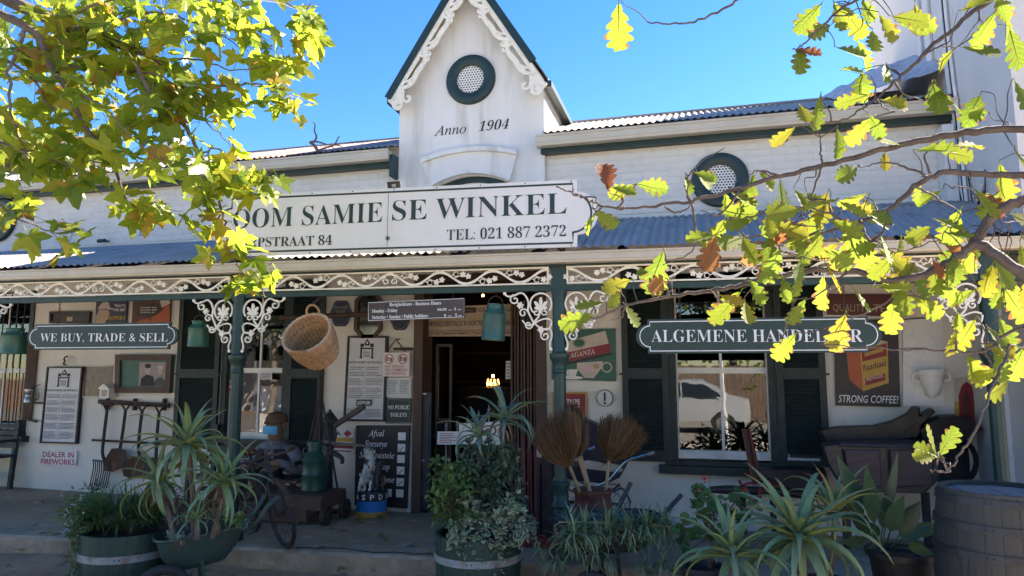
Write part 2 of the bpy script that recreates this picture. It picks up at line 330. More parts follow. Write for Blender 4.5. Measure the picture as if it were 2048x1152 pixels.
def ob(mb, name, m, parent=None, label=None, cat=None, group=None, kind=None, org=None):
    if not mb.v: return None
    if org is None:
        lo = V((min(p.x for p in mb.v), min(p.y for p in mb.v), min(p.z for p in mb.v))); hi = V((max(p.x for p in mb.v), max(p.y for p in mb.v), max(p.z for p in mb.v)))
        org = (lo + hi) / 2
        if parent is None: org.z = lo.z
    o = bpy.data.objects.new(name, mb.mesh(name, M[m] if isinstance(m, str) else ([M[k] for k in m] if isinstance(m, (list, tuple)) else m), org)); col.objects.link(o)
    ORG[o] = org.copy()
    if parent is not None: o.parent = parent; o.location = org - ORG[parent]
    else: o.location = org
    tag(o, label, cat, group, kind); return o
def tag(o, label=None, cat=None, group=None, kind=None):
    if label: o['label'] = label
    if cat: o['category'] = cat
    if group: o['group'] = group
    if kind: o['kind'] = kind
def empty(name, loc, label, cat, group=None, kind=None):
    o = bpy.data.objects.new(name, None); col.objects.link(o); o.location = loc; o.empty_display_size = .1; ORG[o] = V(loc); tag(o, label, cat, group, kind); return o
def inst(me, name, loc, parent, R=None):     # another piece sharing one mesh
    o = bpy.data.objects.new(name, me); col.objects.link(o)
    mtx = (R.to_4x4() if R is not None else Matrix.Identity(4)); mtx.translation = V(loc) - (ORG[parent] if parent else V())
    o.matrix_local = mtx
    if parent: o.parent = parent; o.matrix_local = mtx
    return o
def dup(root, loc, label, rz=0.0, name=None, scale=1.0):
    def rec(o, par):
        c = o.copy(); col.objects.link(c)
        if par is not None: c.parent = par
        for ch in o.children: rec(ch, c)
        return c
    c = rec(root, None); c.location = loc; c.rotation_euler.z = rz; c.scale = (scale,) * 3; ORG[c] = V(loc); c['label'] = label; return c
def arc(cx, cy, r, a0, a1, n=10, ry=None): return [(cx + r * cos(radians(a0 + (a1 - a0) * i / n)), cy + (ry or r) * sin(radians(a0 + (a1 - a0) * i / n))) for i in range(n + 1)]
def spiral(cx, cy, r0, r1, a0, a1, n=18): return [(cx + (r0 + (r1 - r0) * i / n) * cos(radians(a0 + (a1 - a0) * i / n)), cy + (r0 + (r1 - r0) * i / n) * sin(radians(a0 + (a1 - a0) * i / n))) for i in range(n + 1)]
def spline(pts, n=6):
    P = [V(p) for p in pts]; out = []
    for i in range(len(P) - 1):
        a = P[max(i - 1, 0)]; b = P[i]; c = P[i + 1]; d = P[min(i + 2, len(P) - 1)]
        for k in range(n):
            t = k / n; out.append(0.5 * ((2 * b) + (c - a) * t + (2 * a - 5 * b + 4 * c - d) * t * t + (3 * b - a - 3 * c + d) * t ** 3))
    out.append(P[-1]); return out
# ================================================================ ground, porch floor, street behind the viewer
def sheet(name, x0, x1, y0, y1, z, m, nx=2, ny=2, amp=0.0, fn=None):
    mb = MB(); vs = []
    for j in range(ny + 1):
        for i in range(nx + 1):
            x = x0 + (x1 - x0) * i / nx; y = y0 + (y1 - y0) * j / ny
            vs.append(V((x, y, z + (fn(x, y) if fn else 0) + amp * mnoise.noise(V((x * 1.7, y * 1.7, 0))))))
    mb.add(vs, [(j * (nx + 1) + i, j * (nx + 1) + i + 1, (j + 1) * (nx + 1) + i + 1, (j + 1) * (nx + 1) + i) for j in range(ny) for i in range(nx)], amp > 0)
    return ob(mb, name, m, kind='structure')
GZ = -0.13
sheet('ground', -160, 160, -160, 160, GZ - .06, 'dirt')
sheet('dirt_strip', -11, 3.4, -4.7, -1.5, GZ - .02, 'dirt', 70, 24, .035)
M['asphalt'] = mat('pale_bounce_asphalt', (.30, .275, .24), .9, (.25, .225, .195), 3, .4, 40)  # unseen road, lightened to throw more light back
M['bouncepave'] = mat('bounce_paving', (.60, .52, .42), .9, (.52, .44, .35), 2, .4, 30)  # unseen paving, made pale to bounce light onto the front
sheet('road', -40, 40, -18, -10.4, GZ - .04, 'asphalt')
sheet('pavement', -40, 40, -10.4, -4.6, GZ - .035, 'bouncepave')  # brought close to the porch for more bounced light
# porch slab: worn front edge, laid as one sheet with a rough broken face
def porch():
    mb = MB(); n = 150; xs = [-14 + 16.45 * i / n for i in range(n + 1)]
    rows = []
    for x in xs:
        e = -1.80 + VK * x + .018 * mnoise.noise(V((x * 2.3, 0, 3))) + .012 * mnoise.noise(V((x * 9, 1, 3)))
        dz = .008 * mnoise.noise(V((x * 4, 7, 0)))
        dep = -.05 if x > -4.2 else -.05 * max(0, (x + 9) / 4.8)
        r = [V((x, .3, dep)), V((x, -.6, dep * .7)), V((x, e + .12, .004 + dz)), V((x, e + .03, dz)), V((x, e, -.02 + dz)), V((x, e - .012 + .03 * mnoise.noise(V((x * 5, 0, 9))), -.12)), V((x, e - .02 + .05 * mnoise.noise(V((x * 6, 4, 9))), GZ - .1))]
        rows.append(r)
    k = len(rows[0]); vs = [p for r in rows for p in r]
    for i in range(n):
        for j in range(k - 1):
            pass
    mb.v = vs
    for i in range(n):
        for j in range(k - 1):
            mb.f.append([i * k + j, i * k + j + 1, (i + 1) * k + j + 1, (i + 1) * k + j]); mb.sm.append(False); mb.mi.append(1 if j >= 4 else 0)
    ob(mb, 'porch_floor', ['concrete', 'concside'], kind='structure')
    mb = MB()
    for (a, b, seed) in ((-6.05, -5.6, 1), (-3.55, -2.2, 2)):
        pts = []
        for i in range(9):
            t = i / 8; x = a + (b - a) * t; pts.append(V((x, -1.70 + VK * x + .10 * mnoise.noise(V((t * 4, seed, 0))) + .1 * t * (seed == 1), .004)))
        mb.tube(pts, .006, 4)
    ob(mb, 'porch_crack', 'black', kind='structure')
porch()

# ================================================================ the shop
shop = empty('shop_building', (-3.0, 0, 0), 'white painted single storey shop with gable, round vents and dark green shutters', 'building')
EZ = at(1450, 258.5, -.25).z           # lower lip of the eaves gutter
HOLES = [(-3.13, -1.66, -.2, 2.62), (-.30, .70, .60, 2.62), (-5.70, -4.82, .66, 2.62), (-9.85, -8.75, .70, 2.62)]
def wallmesh(x0, x1, z0, z1, holes, y0, y1):
    mb = MB(); xs = sorted({x0, x1, *[h[0] for h in holes], *[h[1] for h in holes]}); zs = sorted({z0, z1, *[h[2] for h in holes], *[h[3] for h in holes]})
    xs = [x for x in xs if x0 <= x <= x1]; zs = [z for z in zs if z0 <= z <= z1]
    def hole(x, z): return any(h[0] < x < h[1] and h[2] < z < h[3] for h in holes)
    for i in range(len(xs) - 1):
        for j in range(len(zs) - 1):
            if hole((xs[i] + xs[i + 1]) / 2, (zs[j] + zs[j + 1]) / 2): continue
            a, b, c, d = xs[i], xs[i + 1], zs[j], zs[j + 1]
            mb.add([V((a, y0, c)), V((b, y0, c)), V((b, y0, d)), V((a, y0, d))], [(0, 1, 2, 3)])
            mb.add([V((a, y1, c)), V((b, y1, c)), V((b, y1, d)), V((a, y1, d))], [(3, 2, 1, 0)])
    for h in holes:
        a, b, c, d = h
        for (p, q) in (((a, c), (a, d)), ((a, d), (b, d)), ((b, d), (b, c)), ((b, c), (a, c))):
            mb.add([V((p[0], y0, p[1])), V((p[0], y1, p[1])), V((q[0], y1, q[1])), V((q[0], y0, q[1]))], [(0, 1, 2, 3)])
    return mb
ob(wallmesh(-14, 2.45, -.3, 3.2, HOLES, 0, .3), 'wall', 'plaster_low', shop)
mb = MB(); mb.bx(-14, 2.45, .0075, .3, 3.2, 4.2); ob(mb, 'upper_wall', 'plaster', shop)
# painted bricks of the upper wall, joints left open
bm_ = MB(); bm_.bx(-.134, .134, -.004, .012, -.0375, .0375)
bmesh_ = bm_.mesh('brick', M['brick'], V())
def bevelled(sx, sz, d, e):
    m_ = MB(); a, b = sx / 2, sz / 2
    o = [V((-a, d, -b)), V((a, d, -b)), V((a, d, b)), V((-a, d, b))]; i = [V((-a + e, 0, -b + e)), V((a - e, 0, -b + e)), V((a - e, 0, b - e)), V((-a + e, 0, b - e))]
    m_.add(o + i, [(4, 5, 6, 7), (0, 1, 5, 4), (1, 2, 6, 5), (2, 3, 7, 6), (3, 0, 4, 7)]); return m_
bme = bevelled(.2634, .0755, .010, .0007).mesh('brick', M['brick'], V())
bmh = bevelled(.1294, .0755, .010, .0007).mesh('brick', M['brick'], V())
BR = []
for (xa, xb) in ((-9.35, -3.46), (-1.60, 2.44)):
    for r in range(10):
        z = 3.245 + r * .076; x = xa + (0.0 if r % 2 else -.132)
        while x < xb:
            a = max(x, xa); b = min(x + .264, xb); L = b - a
            if L > .05:
                full = L > .26
                BR.append(((a + b) / 2, rnd.uniform(-.0015, .001), z, L))
            x += .264
BR.sort(key=lambda q: -q[0]); rest = MB(); fullm, halfm = bevelled(.2634, .0755, .010, .0007), bevelled(.1294, .0755, .010, .0007)
for i, (x, y, z, L) in enumerate(BR):
    full = L > .26
    if i < 300:
        o = inst(bme if full else bmh, 'brick', (x, y, z), shop)
        if not full: o.scale.x = L / .130
    else:
        k = 1 if full else L / .130; m_ = fullm if full else halfm; rest.add([V((x + p.x * k, y + p.y, z + p.z)) for p in m_.v], m_.f)
o = ob(rest, 'brickwork', 'brick', shop)
if o: tag(o, kind='stuff')
# gable front
GY = -.06
GL = at(800, 190, GY); GR = at(1088, 150, GY); gxl, gxr = GL.x, GR.x; gz = .5 * (GL.z + GR.z) - .02; gxm = (gxl + gxr) / 2; gtop = 6.22
al = at(868, 376, GY); ar = at(1018, 364, GY); am = at(945, 351, GY)
def arcz(x, zl, zm): t = (x - (al.x + ar.x) / 2) / ((ar.x - al.x) / 2); return zm - (zm - zl) * t * t
poly = [V((gxl, GY, 2.9)), V((al.x, GY, 2.9))] + [V((al.x + (ar.x - al.x) * i / 10, GY, arcz(al.x + (ar.x - al.x) * i / 10, al.z, am.z))) for i in range(11)] + [V((ar.x, GY, 2.9)), V((gxr, GY, 2.9)), V((gxr, GY, gz)), V((gxm, GY, gtop)), V((gxl, GY, gz))]
mb = MB(); mb.prism(poly, V((0, .12, 0))); mb.prism([V((gxl + .002, .06, 4.0)), V((gxr - .002, .06, 4.0)), V((gxr - .002, .06, gz)), V((gxm, .06, gtop - .004)), V((gxl + .002, .06, gz))], V((0, 2.2, 0)))
ob(mb, 'gable_wall', 'plaster', shop)
mb = MB(); N_ = 12
def ax_(i): return al.x + (ar.x - al.x) * i / N_
mb.prism([V((ax_(i), GY + .05, arcz(ax_(i), al.z, am.z) - .001)) for i in range(N_ + 1)] + [V((ax_(i), GY + .05, arcz(ax_(i), al.z, am.z) - .07)) for i in range(N_, -1, -1)], V((0, .05, 0)))
ob(mb, 'arch_lintel', 'green', shop)
mb = MB(); mb.bx(al.x + .01, ar.x - .01, GY + .09, GY + .118, 3.0, am.z - .03); ob(mb, 'loft_door', 'white', shop)
ol, om, orr = at(845, 323, GY - .03), at(940, 297, GY - .03), at(1035, 300, GY - .03)
def oz(x): t = (x - om.x) / ((orr.x - ol.x) / 2); return om.z - (om.z - .5 * (ol.z + orr.z)) * t * t
NN = 14; outer = [ol.x + (orr.x - ol.x) * i / NN for i in range(NN + 1)]; inner = [al.x - .02 + (ar.x - al.x + .04) * i / NN for i in range(NN + 1)]
mb = MB()
mb.prism([V((x, GY - .055, oz(x) - .03)) for x in outer] + [V((x, GY - .055, arcz(x, al.z, am.z) + .012)) for x in reversed(inner)], V((0, .054, 0)))
mb.prism([V((x, GY - .095, oz(x))) for x in outer] + [V((x, GY - .095, oz(x) - .05)) for x in reversed(outer)], V((0, .094, 0)))
mb.prism([V((x, GY - .075, arcz(x, al.z, am.z) + .035)) for x in inner] + [V((x, GY - .075, arcz(x, al.z, am.z) + .010)) for x in reversed(inner)], V((0, .074, 0)))
ob(mb, 'arch_moulding', 'plaster', shop)
# round vents
def vent(c, R, y):
    mb = MB(); c = V(c)
    mb.lathe(c, [(R * .56, .0), (R * .56, .035), (R * .66, .05), (R * .84, .055), (R * .96, .045), (R, .02), (R, 0)], 40, WN, True, False)
    ro = ob(mb, 'round_vent', 'green', shop)
    g = MB(); r0 = R * .60; n = 6; d = r0 / 8.4; s = d * .93
    for q in range(-13, 14):
        for p in range(-13, 14):
            hx = d * 1.732 * (q + p / 2) * .9; hz = d * 1.5 * p * .9
            if hypot(hx, hz) > r0 * .97: continue
            V6 = [V((c.x + hx + cos(radians(60 * k + 30)) * d * .9, y - .012, c.z + hz + sin(radians(60 * k + 30)) * d * .9)) for k in range(6)]
            I6 = [V((c.x + hx + cos(radians(60 * k + 30)) * d * .56, y - .012, c.z + hz + sin(radians(60 * k + 30)) * d * .56)) for k in range(6)]
            B6 = [p_ + V((0, .014, 0)) for p_ in I6]
            g.add(V6 + I6 + B6, [(k, (k + 1) % 6, 6 + (k + 1) % 6, 6 + k) for k in range(6)] + [(6 + k, 6 + (k + 1) % 6, 12 + (k + 1) % 6, 12 + k) for k in range(6)])
    ob(g, 'grille', 'white', ro)
    k = MB(); k.lathe(V((c.x, y - .0035, c.z)), [(r0, 0), (r0, .002)], 30, WN); ob(k, 'backing', 'black', ro)
ca, cb = at(893, 160, GY), at(991, 160, GY); cc = at(942, 160, GY)
vent(cc, (cb.x - ca.x) / 2, GY)
c2 = at(1440, 360, -.01); vent(c2, (at(1497, 360, -.01).x - at(1381, 360, -.01).x) / 2, -.01)
c3 = at(-2, 438, -.01); vent(c3, .33, -.01)
# roof
def zroof(y): return EZ + .16 + (y + .2) * .41
RIDGE = 1.62
def corr(mb, x0, x1, rows, pitch=.0765, amp=.010, seg=6):
    """rows: functions x -> (y, z) from the eave up"""
    n = max(2, int(round((x1 - x0) / pitch * seg))); vs = []
    for rw in rows:
        for i in range(n + 1):
            x = x0 + (x1 - x0) * i / n; y, z = rw(x); vs.append(V((x, y, z + amp * sin(2 * pi * x / pitch))))
    mb.add(vs, [(j * (n + 1) + i, j * (n + 1) + i + 1, (j + 1) * (n + 1) + i + 1, (j + 1) * (n + 1) + i) for j in range(len(rows) - 1) for i in range(n)], True)
def sheets(name, xa, xb, rows, wid, parent, mfun):
    x = xa; k = 0
    while x < xb - .01:
        e = min(x + wid, xb); mb = MB(); dz = .0015 * (k % 3)
        corr(mb, x, min(e + .03, xb), [(lambda X, r=r: (r(X)[0] - .006 * (k % 2), r(X)[1] + dz)) for r in rows])
        ob(mb, name, mfun(x), parent); x = e; k += 1
mainrows = [lambda x: (-.20, zroof(-.2)), lambda x: (.7, zroof(.7)), lambda x: (RIDGE, zroof(RIDGE))]
sheets('roof_sheet', -13.5, gxl - .0, mainrows, .69, shop, lambda x: 'corrred' if -6.4 < x < -4.35 else 'corr')
sheets('roof_sheet', gxr, 2.44, mainrows, .69, shop, lambda x: 'corr')
mb = MB(); mb.add([V((-13.5, RIDGE, zroof(RIDGE) - .02)), V((2.44, RIDGE, zroof(RIDGE) - .02)), V((2.44, 8, 2.6)), V((-13.5, 8, 2.6))], [(0, 1, 2, 3)]); ob(mb, 'unseen_back_roof', 'corr', shop)  # unseen rear slope, put in to block light
mb = MB(); mb.tube([V((-13.5, RIDGE, zroof(RIDGE) + .005)), V((2.44, RIDGE, zroof(RIDGE) + .005))], .05, 10, True, True, .55); ob(mb, 'ridge_cap', 'corr', shop)
# dormer roof behind the gable front
for sgn in (-1, 1):
    ex = gxm + sgn * (gxr - gxl) / 2 + sgn * .075; ez = gz - .075 * (gtop - gz) / ((gxr - gxl) / 2) + .055
    mb = MB(); n = 60
    vs = []
    for (X, Z) in ((ex, ez), (gxm, gtop + .055)):
        for i in range(n * 3 + 1):
            y = -.22 + 3.0 * i / (n * 3); vs.append(V((X, y, Z + .009 * sin(2 * pi * y / .0765))))
    m_ = n * 3 + 1; mb.add(vs, [(i, i + 1, m_ + i + 1, m_ + i) for i in range(n * 3)], True)
    ob(mb, 'gable_roof_sheet', 'corr', shop)
    # green verge board and gutter along the eave
    p = V((ex, -.235, ez - .045)); q = V((gxm, -.235, gtop + .010)); mb = MB(); dr = (q - p).normalized(); mb.bar(p + dr * (0 if sgn < 0 else .30), q, .03, .085, V((0, -1, 0)).cross(dr) if False else UP); ob(mb, 'verge_board', 'green', shop)
    mb = MB(); mb.bar(V((ex, -.18, ez - .05)), V((ex, 1.75, ez - .05)), .07, .07); ob(mb, 'gable_gutter', 'green', shop)
# fretwork bargeboards
def barge(sgn):
    ex = gxm + sgn * ((gxr - gxl) / 2 + .07); ez = gz - .075 * (gtop - gz) / ((gxr - gxl) / 2) - .02
    O = V((ex, -.215, ez)); top = V((gxm, -.215, gtop - .06)); u = (top - O); L = u.length; u.normalize(); v = V((u.z, 0, -u.x)) * (1 if sgn < 0 else -1)   # v points to the inside
    mb = MB(); n = WN; th = .022
    R_ = lambda pts, ws, k=0: mb.ribbon(pts, ws, O + n * (.0006 * k), u, v, n, th)
    R_([(0, .035), (L, .035)], .058)
    # end block with a scroll
    R_([(-.02, .06), (.12, .10), (.2, .09)], [.14, .13, .04], 1); R_(spiral(.14, .20, .055, .018, 250, -60), [.03] * 19, 2); R_(arc(.02, .13, .05, 0, 360, 12), .045, 3)
    x = .2; k = 4
    while x < L - .18:
        w_ = min(.52, L - x)
        R_([(x + w_ * i / 12, .06 + .095 * sin(pi * i / 12) ** .8 + .02 * sin(3 * pi * i / 12)) for i in range(13)], [.036 + .026 * sin(pi * i / 12) for i in range(13)], k)
        R_(arc(x + w_ * .98, .135, .022, 0, 360, 8), .034, k + 1); R_(arc(x + w_ * .86, .16, .020, 0, 360, 8), .030, k + 2)
        R_([(x + w_ * .86, .05), (x + w_ * .90, .15)], .03, k + 3); R_([(x + w_ * .97, .05), (x + w_ * .99, .12)], .03, k + 3)
        R_(spiral(x + w_ * .28, .115, .05, .012, 200, -40, 12), .018, k + 4); R_([(x + .08, .05), (x + .12, .10), (x + .2, .13)], [.03, .03, .015], k + 5)
        x += w_; k += 6
    ob(mb, 'bargeboard', 'lace', shop)
barge(-1); barge(1)
mb = MB(); mb.bx(gxm - .025, gxm + .025, -.25, -.20, gtop - .28, gtop + .10); ob(mb, 'apex_block', 'green', shop)
mb = MB(); mb.text('Anno', at(868, 272, GY - .003), at(932, 266, GY - .003), .118, 'i', .002, -.001); ob(mb, 'date_lettering', 'ink', shop); mb = MB(); mb.text('1904', at(958, 262.5, GY - .003), at(1018, 257, GY - .003), .118, 'b', .002, -.012, shear=.28)
ob(mb, 'date_lettering', 'ink', shop)
# eaves gutters and fascia boards
def gutter(mb, p, q, dep, ht, nrm):
    d = (q - p).normalized(); prof = [(0, 0), (dep * .8, 0), (dep * .86, ht * .22), (dep * .9, ht * .25), (dep * .9, ht * .78), (dep, ht * .84), (dep, ht), (dep - .01, ht), (dep - .012, ht * .9), (.012, ht * .9), (0, ht)]
    a = [p + nrm * x + UP * z for x, z in prof]; mb.prism(a, q - p)
for (a, b) in ((-13.5, gxl - .055), (gxr - .06, 2.44)):
    mb = MB(); gutter(mb, V((a, -.13, EZ)), V((b, -.13, EZ)), .125, .12, WN); ob(mb, 'eaves_gutter', 'cream', shop)
    mb = MB(); mb.bx(a + .03, b - .02, -.125, -.02, EZ - .055, EZ + .10); ob(mb, 'fascia_board', 'green', shop)
mb = MB(); mb.bx(gxl - .055, gxl - .002, -.20, -.02, EZ - .20, EZ + .06); ob(mb, 'gutter_end_board', 'green', shop)
# room behind the openings
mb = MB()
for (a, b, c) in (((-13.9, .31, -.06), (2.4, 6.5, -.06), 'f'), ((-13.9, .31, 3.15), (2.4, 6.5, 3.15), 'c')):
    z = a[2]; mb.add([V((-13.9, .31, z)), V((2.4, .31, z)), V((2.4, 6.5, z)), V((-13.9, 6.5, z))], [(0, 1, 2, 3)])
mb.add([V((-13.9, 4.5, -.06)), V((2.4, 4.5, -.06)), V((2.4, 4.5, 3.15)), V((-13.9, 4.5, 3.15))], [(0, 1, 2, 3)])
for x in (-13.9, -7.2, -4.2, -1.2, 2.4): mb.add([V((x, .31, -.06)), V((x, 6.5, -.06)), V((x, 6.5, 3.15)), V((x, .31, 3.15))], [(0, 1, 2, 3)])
ob(mb, 'interior', 'interior', shop)  # ceiling and walls added to keep outside light out
# windows
def window(x0, x1, z0, z1, zr, y=.06, bars=1, burglar=False):
    mb = MB(); f = .045
    mb.bx(x0, x0 + f, y, y + .09, z0, z1); mb.bx(x1 - f, x1, y, y + .09, z0, z1); mb.bx(x0 + f, x1 - f, y, y + .09, z0, z0 + .085); mb.bx(x0 + f, x1 - f, y, y + .09, z1 - f, z1)
    mb.bx(x0 + f, x1 - f, y + .012, y + .075, zr - .03, zr + .03)
    wo = ob(mb, 'window', 'white', shop)
    for k in range(bars):
        xm = x0 + (x1 - x0) * (k + 1) / (bars + 1)
        for (a, b, yy) in ((z0 + .085, zr - .03, .03), (zr + .03, z1 - f, .045)):
            m2 = MB(); m2.bx(xm - .013, xm + .013, y + yy, y + yy + .03, a, b); ob(m2, 'glazing_bar', 'white', wo)
    for k in range(bars + 1):
        a = x0 + f if k == 0 else x0 + (x1 - x0) * k / (bars + 1) + .013; b = x1 - f if k == bars else x0 + (x1 - x0) * (k + 1) / (bars + 1) - .013
        for (c, d, yy) in ((z0 + .085, zr - .03, .04), (zr + .03, z1 - f, .055)):
            m2 = MB(); m2.bx(a, b, y + yy, y + yy + .004, c, d); ob(m2, 'pane', 'glass', wo)
    return wo
zr = at(1440, 741, .08).z
w_right = window(-.28, .68, .63, 2.6, zr); w_left = window(-5.68, -4.84, .70, 2.6, at(510, 741, .08).z); w_far = window(-9.83, -8.77, .74, 2.6, at(20, 741, .08).z)
for i in range(9):
    mb = MB(); x = -9.78 + i * .12; mb.tube([V((x, .02, .72)), V((x, .02, 2.58))], .007, 6); ob(mb, 'burglar_bar', 'black', w_far)
for x0, x1, z0, nm in ((-.44, .80, .60, 'sill'), (-5.80, -4.74, .66, 'sill'), (-9.9, -8.66, .70, 'sill')):
    mb = MB(); mb.bx(x0, x1, -.11, .05, z0 - .11, z0 - .03); mb.bx(x0 + .06, x1 - .06, -.05, .05, z0 - .028, z0 + .012); ob(mb, 'window_sill', 'shutter', shop)
# dark jambs
for (a, b, z0) in ((-.30, .70, .61), (-5.70, -4.82, .67), (-9.85, -8.75, .71)):
    mb = MB()
    for x in (a - .02, b - .05): mb = MB(); mb.bx(x, x + .07, -.018, .055, z0, 2.62); ob(mb, 'window_casing', 'shutter', shop)
# louvred shutters folded back against the wall
def shutter(x0, x1, z0, z1, lab=None):
    mb = MB(); s = .065; y0, y1 = -.052, -.012; zm = z0 + (z1 - z0) * .44
    mb.bx(x0, x0 + s, y0, y1, z0, z1); mb.bx(x1 - s, x1, y0, y1, z0, z1)
    for (a, b) in ((z0, z0 + .11), (zm - .05, zm + .06), (z1 - .08, z1)): mb.bx(x0 + s, x1 - s, y0, y1, a, b)
    so = ob(mb, 'shutter', 'shutter', shop, lab)
    for (a, b) in ((z0 + .11, zm - .05), (zm + .06, z1 - .08)):
        m2 = MB(); z = a + .012
        while z < b - .006:
            m2.obox(V(((x0 + x1) / 2, -.032, z)), XU, V((0, -.62, -.78)), V((0, .78, -.62)), (x1 - x0) / 2 - s - .002, .017, .0035); z += .026
        ob(m2, 'louvre', 'shutter', so)
    m2 = MB(); m2.bx(x0 - .03, x0 + .03, -.06, -.05, zm - .01, zm + .01); m2.bx(x1 - .03, x1 + .03, -.06, -.05, zm - .01, zm + .01); ob(m2, 'shutter_catch', 'black', so)
for a in ((-.80, -.325), (.725, 1.18), (-6.36, -5.74), (-4.79, -4.31)): shutter(a[0], a[1], .60, 2.62)
# door surround, folding trellis, inner door leaf, gate
mb = MB(); mb.bx(-3.16, -3.05, -.05, .25, -.05, 2.62); mb.bx(-1.73, -1.62, -.05, .25, -.05, 2.62); mb.bx(-3.05, -1.73, -.04, .24, 2.54, 2.62); ob(mb, 'door_frame', 'brownwood', shop)
mb = MB()
for i in range(9):
    x = -2.02 + i * .036; mb.bx(x, x + .020, -.02 + .02 * (i % 2), .04 + .02 * (i % 2), .02, 2.30)
ob(mb, 'folding_trellis', 'brownwood', shop)
mb = MB(); mb.bx(-3.04, -1.74, .0, .28, -.048, -.02); ob(mb, 'threshold', 'greywood', shop)
d0 = at(872, 690, .9); d1 = at(905, 850, .9)
mb = MB(); x0, x1 = at(873, 690, .55).x, at(905, 690, .55).x; z0, z1 = -.03, at(890, 688, .55).z
for (a, b, c, d) in ((x0, x0 + .03, z0, z1), (x1 - .03, x1, z0, z1), (x0 + .03, x1 - .03, z1 - .035, z1), (x0 + .03, x1 - .03, .9, .96)): mb.bx(a, b, .53, .57, c, d)
dl = ob(mb, 'door_leaf', 'greywood', shop); mb = MB(); mb.bx(x0 + .032, x1 - .032, .545, .555, .965, z1 - .04); ob(mb, 'pane', 'glass', dl)
mb = MB(); mb.bx(x0 + .032, x1 - .032, .54, .56, 0, .9); ob(mb, 'door_panel', 'darkwood', dl)
# steel half door folded at the left of the doorway
a = at(838, 785, .02); b = at(864, 785, .02)
mb = MB(); mb.bx(a.x, b.x, -.0, .04, -.04, a.z); mb.bx(a.x + .02, b.x - .02, -.012, -.001, .06, a.z - .09); hd = ob(mb, 'half_door', 'castiron', shop)
mb = MB(); mb.bx(a.x + .03, b.x - .05, -.03, .0, a.z - .02, a.z - .006); mb.bx(a.x + .04, b.x - .06, -.03, -.013, .52, .535); ob(mb, 'bolt', 'steel', hd)
# spear topped gate
mb = MB(); ga = at(868, 800, .1).x; gb = at(1008, 800, .1).x; ztop = at(930, 873, .1).z
mb.bx(ga, gb, .09, .115, ztop - .02, ztop + .02); gt = ob(mb, 'gate', 'black', shop); mb = MB(); mb.bx(ga, gb, .09, .115, .10, .14); ob(mb, 'bottom_rail', 'black', gt)
for i, tx in enumerate((893, 915, 936, 957, 978, 999)):
    x = at(tx, 830, .1).x; zt = at(tx, (842, 838, 833, 820, 808, 792)[i], .1).z
    m2 = MB(); m2.tube([V((x, .1, .12)), V((x, .1, zt - .11))], .009, 6); m2.lathe(V((x, .1, zt - .11)), [(.010, 0), (.022, .012), (.010, .026), (.026, .040), (.013, .062), (.0, .115)], 8); ob(m2, 'spear_bar', 'hoop', gt)
# shelves and goods dimly seen inside
for (z, n) in ((.9, 0), (1.35, 1), (1.8, 2)):
    mb = MB(); mb.bx(-3.9, -1.3, 3.2, 3.5, z, z + .03); ob(mb, 'shop_shelf', 'darkwood', shop)
M['lampglow'] = emit('warm_lamp', (1.0, .62, .25), 4); M['neon'] = emit('orange_sign_lamp', (1.0, .36, .06), 2.5)
for (x, y, nm) in ((988, 757, 'x'),):
    p = at(x, y, 2.2); mb = MB(); mb.text('open', p + V((-.10, 0, 0)), p + V((.10, 0, 0)), .05, None, .004)
p = at(966, 591, -.9); pb = empty('pendant_bulb', p, 'small lit pendant bulb under the verandah before the doorway', 'lamp'); mb = MB(); mb.ball(p, .013); ob(mb, 'bulb', 'lampglow', pb); mb = MB(); mb.tube([p + V((0, 0, .018)), V((p.x, p.y, 2.62))], .006, 5); ob(mb, 'flex', 'black', pb)
# counter lamps
p = at(986, 752, 2.4); mb = MB(); mb.ball(p, .022); il = ob(mb, 'inside_lamp', 'lampglow', None, 'small lit lamp bulb hanging deep inside the dark shop doorway', 'lamp'); mb = MB(); mb.tube([p + V((0, 0, .02)), V((p.x, p.y, 3.1))], .004, 5); ob(mb, 'cord', 'black', il)
for i, px in enumerate((976, 982, 989, 996)):
    p = at(px, 765, 2.42); mb = MB(); mb.lathe(p - V((0, 0, .05)), [(.015, 0), (.022, .03), (.012, .07), (.010, .10)], 8); ob(mb, 'glass_candle', 'neon', None, ('leftmost', 'second', 'third', 'rightmost')[i] + ' glowing orange candle jar on the counter inside the doorway', 'candle', 'glowing candle jars inside the shop')
mb = MB(); p = at(988, 772, 2.4); mb.bx(p.x - .5, p.x + .5, 2.25, 2.75, -.05, p.z - .02); ob(mb, 'shop_counter', 'darkwood', None, 'dark wooden counter inside the shop under the orange candles', 'counter')
# ================================================================ neighbour on the right
nb_ = empty('neighbour_building', (3.5, 0, 0), 'taller white plastered building closing the right side of the shop', 'building')
mb = MB(); mb.bx(2.45, 4.2, -1.35, 2.75, -.3, 6.6); ob(mb, 'wall', 'tallwall', nb_)
mb = MB(); mb.bx(2.40, 4.25, -1.40, 2.80, 6.6, 6.72); ob(mb, 'parapet_coping', 'tallwall', nb_)
def pipe(name, pts, r, m, lab, cat, n=10):
    mb = MB(); mb.tube(spline(pts, 5), r, n); return ob(mb, name, m, None, lab, cat)
p = atx(1988, 555, 2.40); q = atx(2042, 960, 2.40)
mb = MB(); pc = at(2000, 600, -.7); mb.bx(2.36, 2.447, -.80, -.71, .0, 2.55); t = ob(mb, 'downpipe', 'pvc', None, 'square white downpipe down the right hand wall behind the corner post', 'downpipe')
for z in (.8, 1.9):
    m2 = MB(); m2.bx(2.35, 2.447, -.82, -.69, z, z + .03); ob(m2, 'pipe_bracket', 'pvc', t)
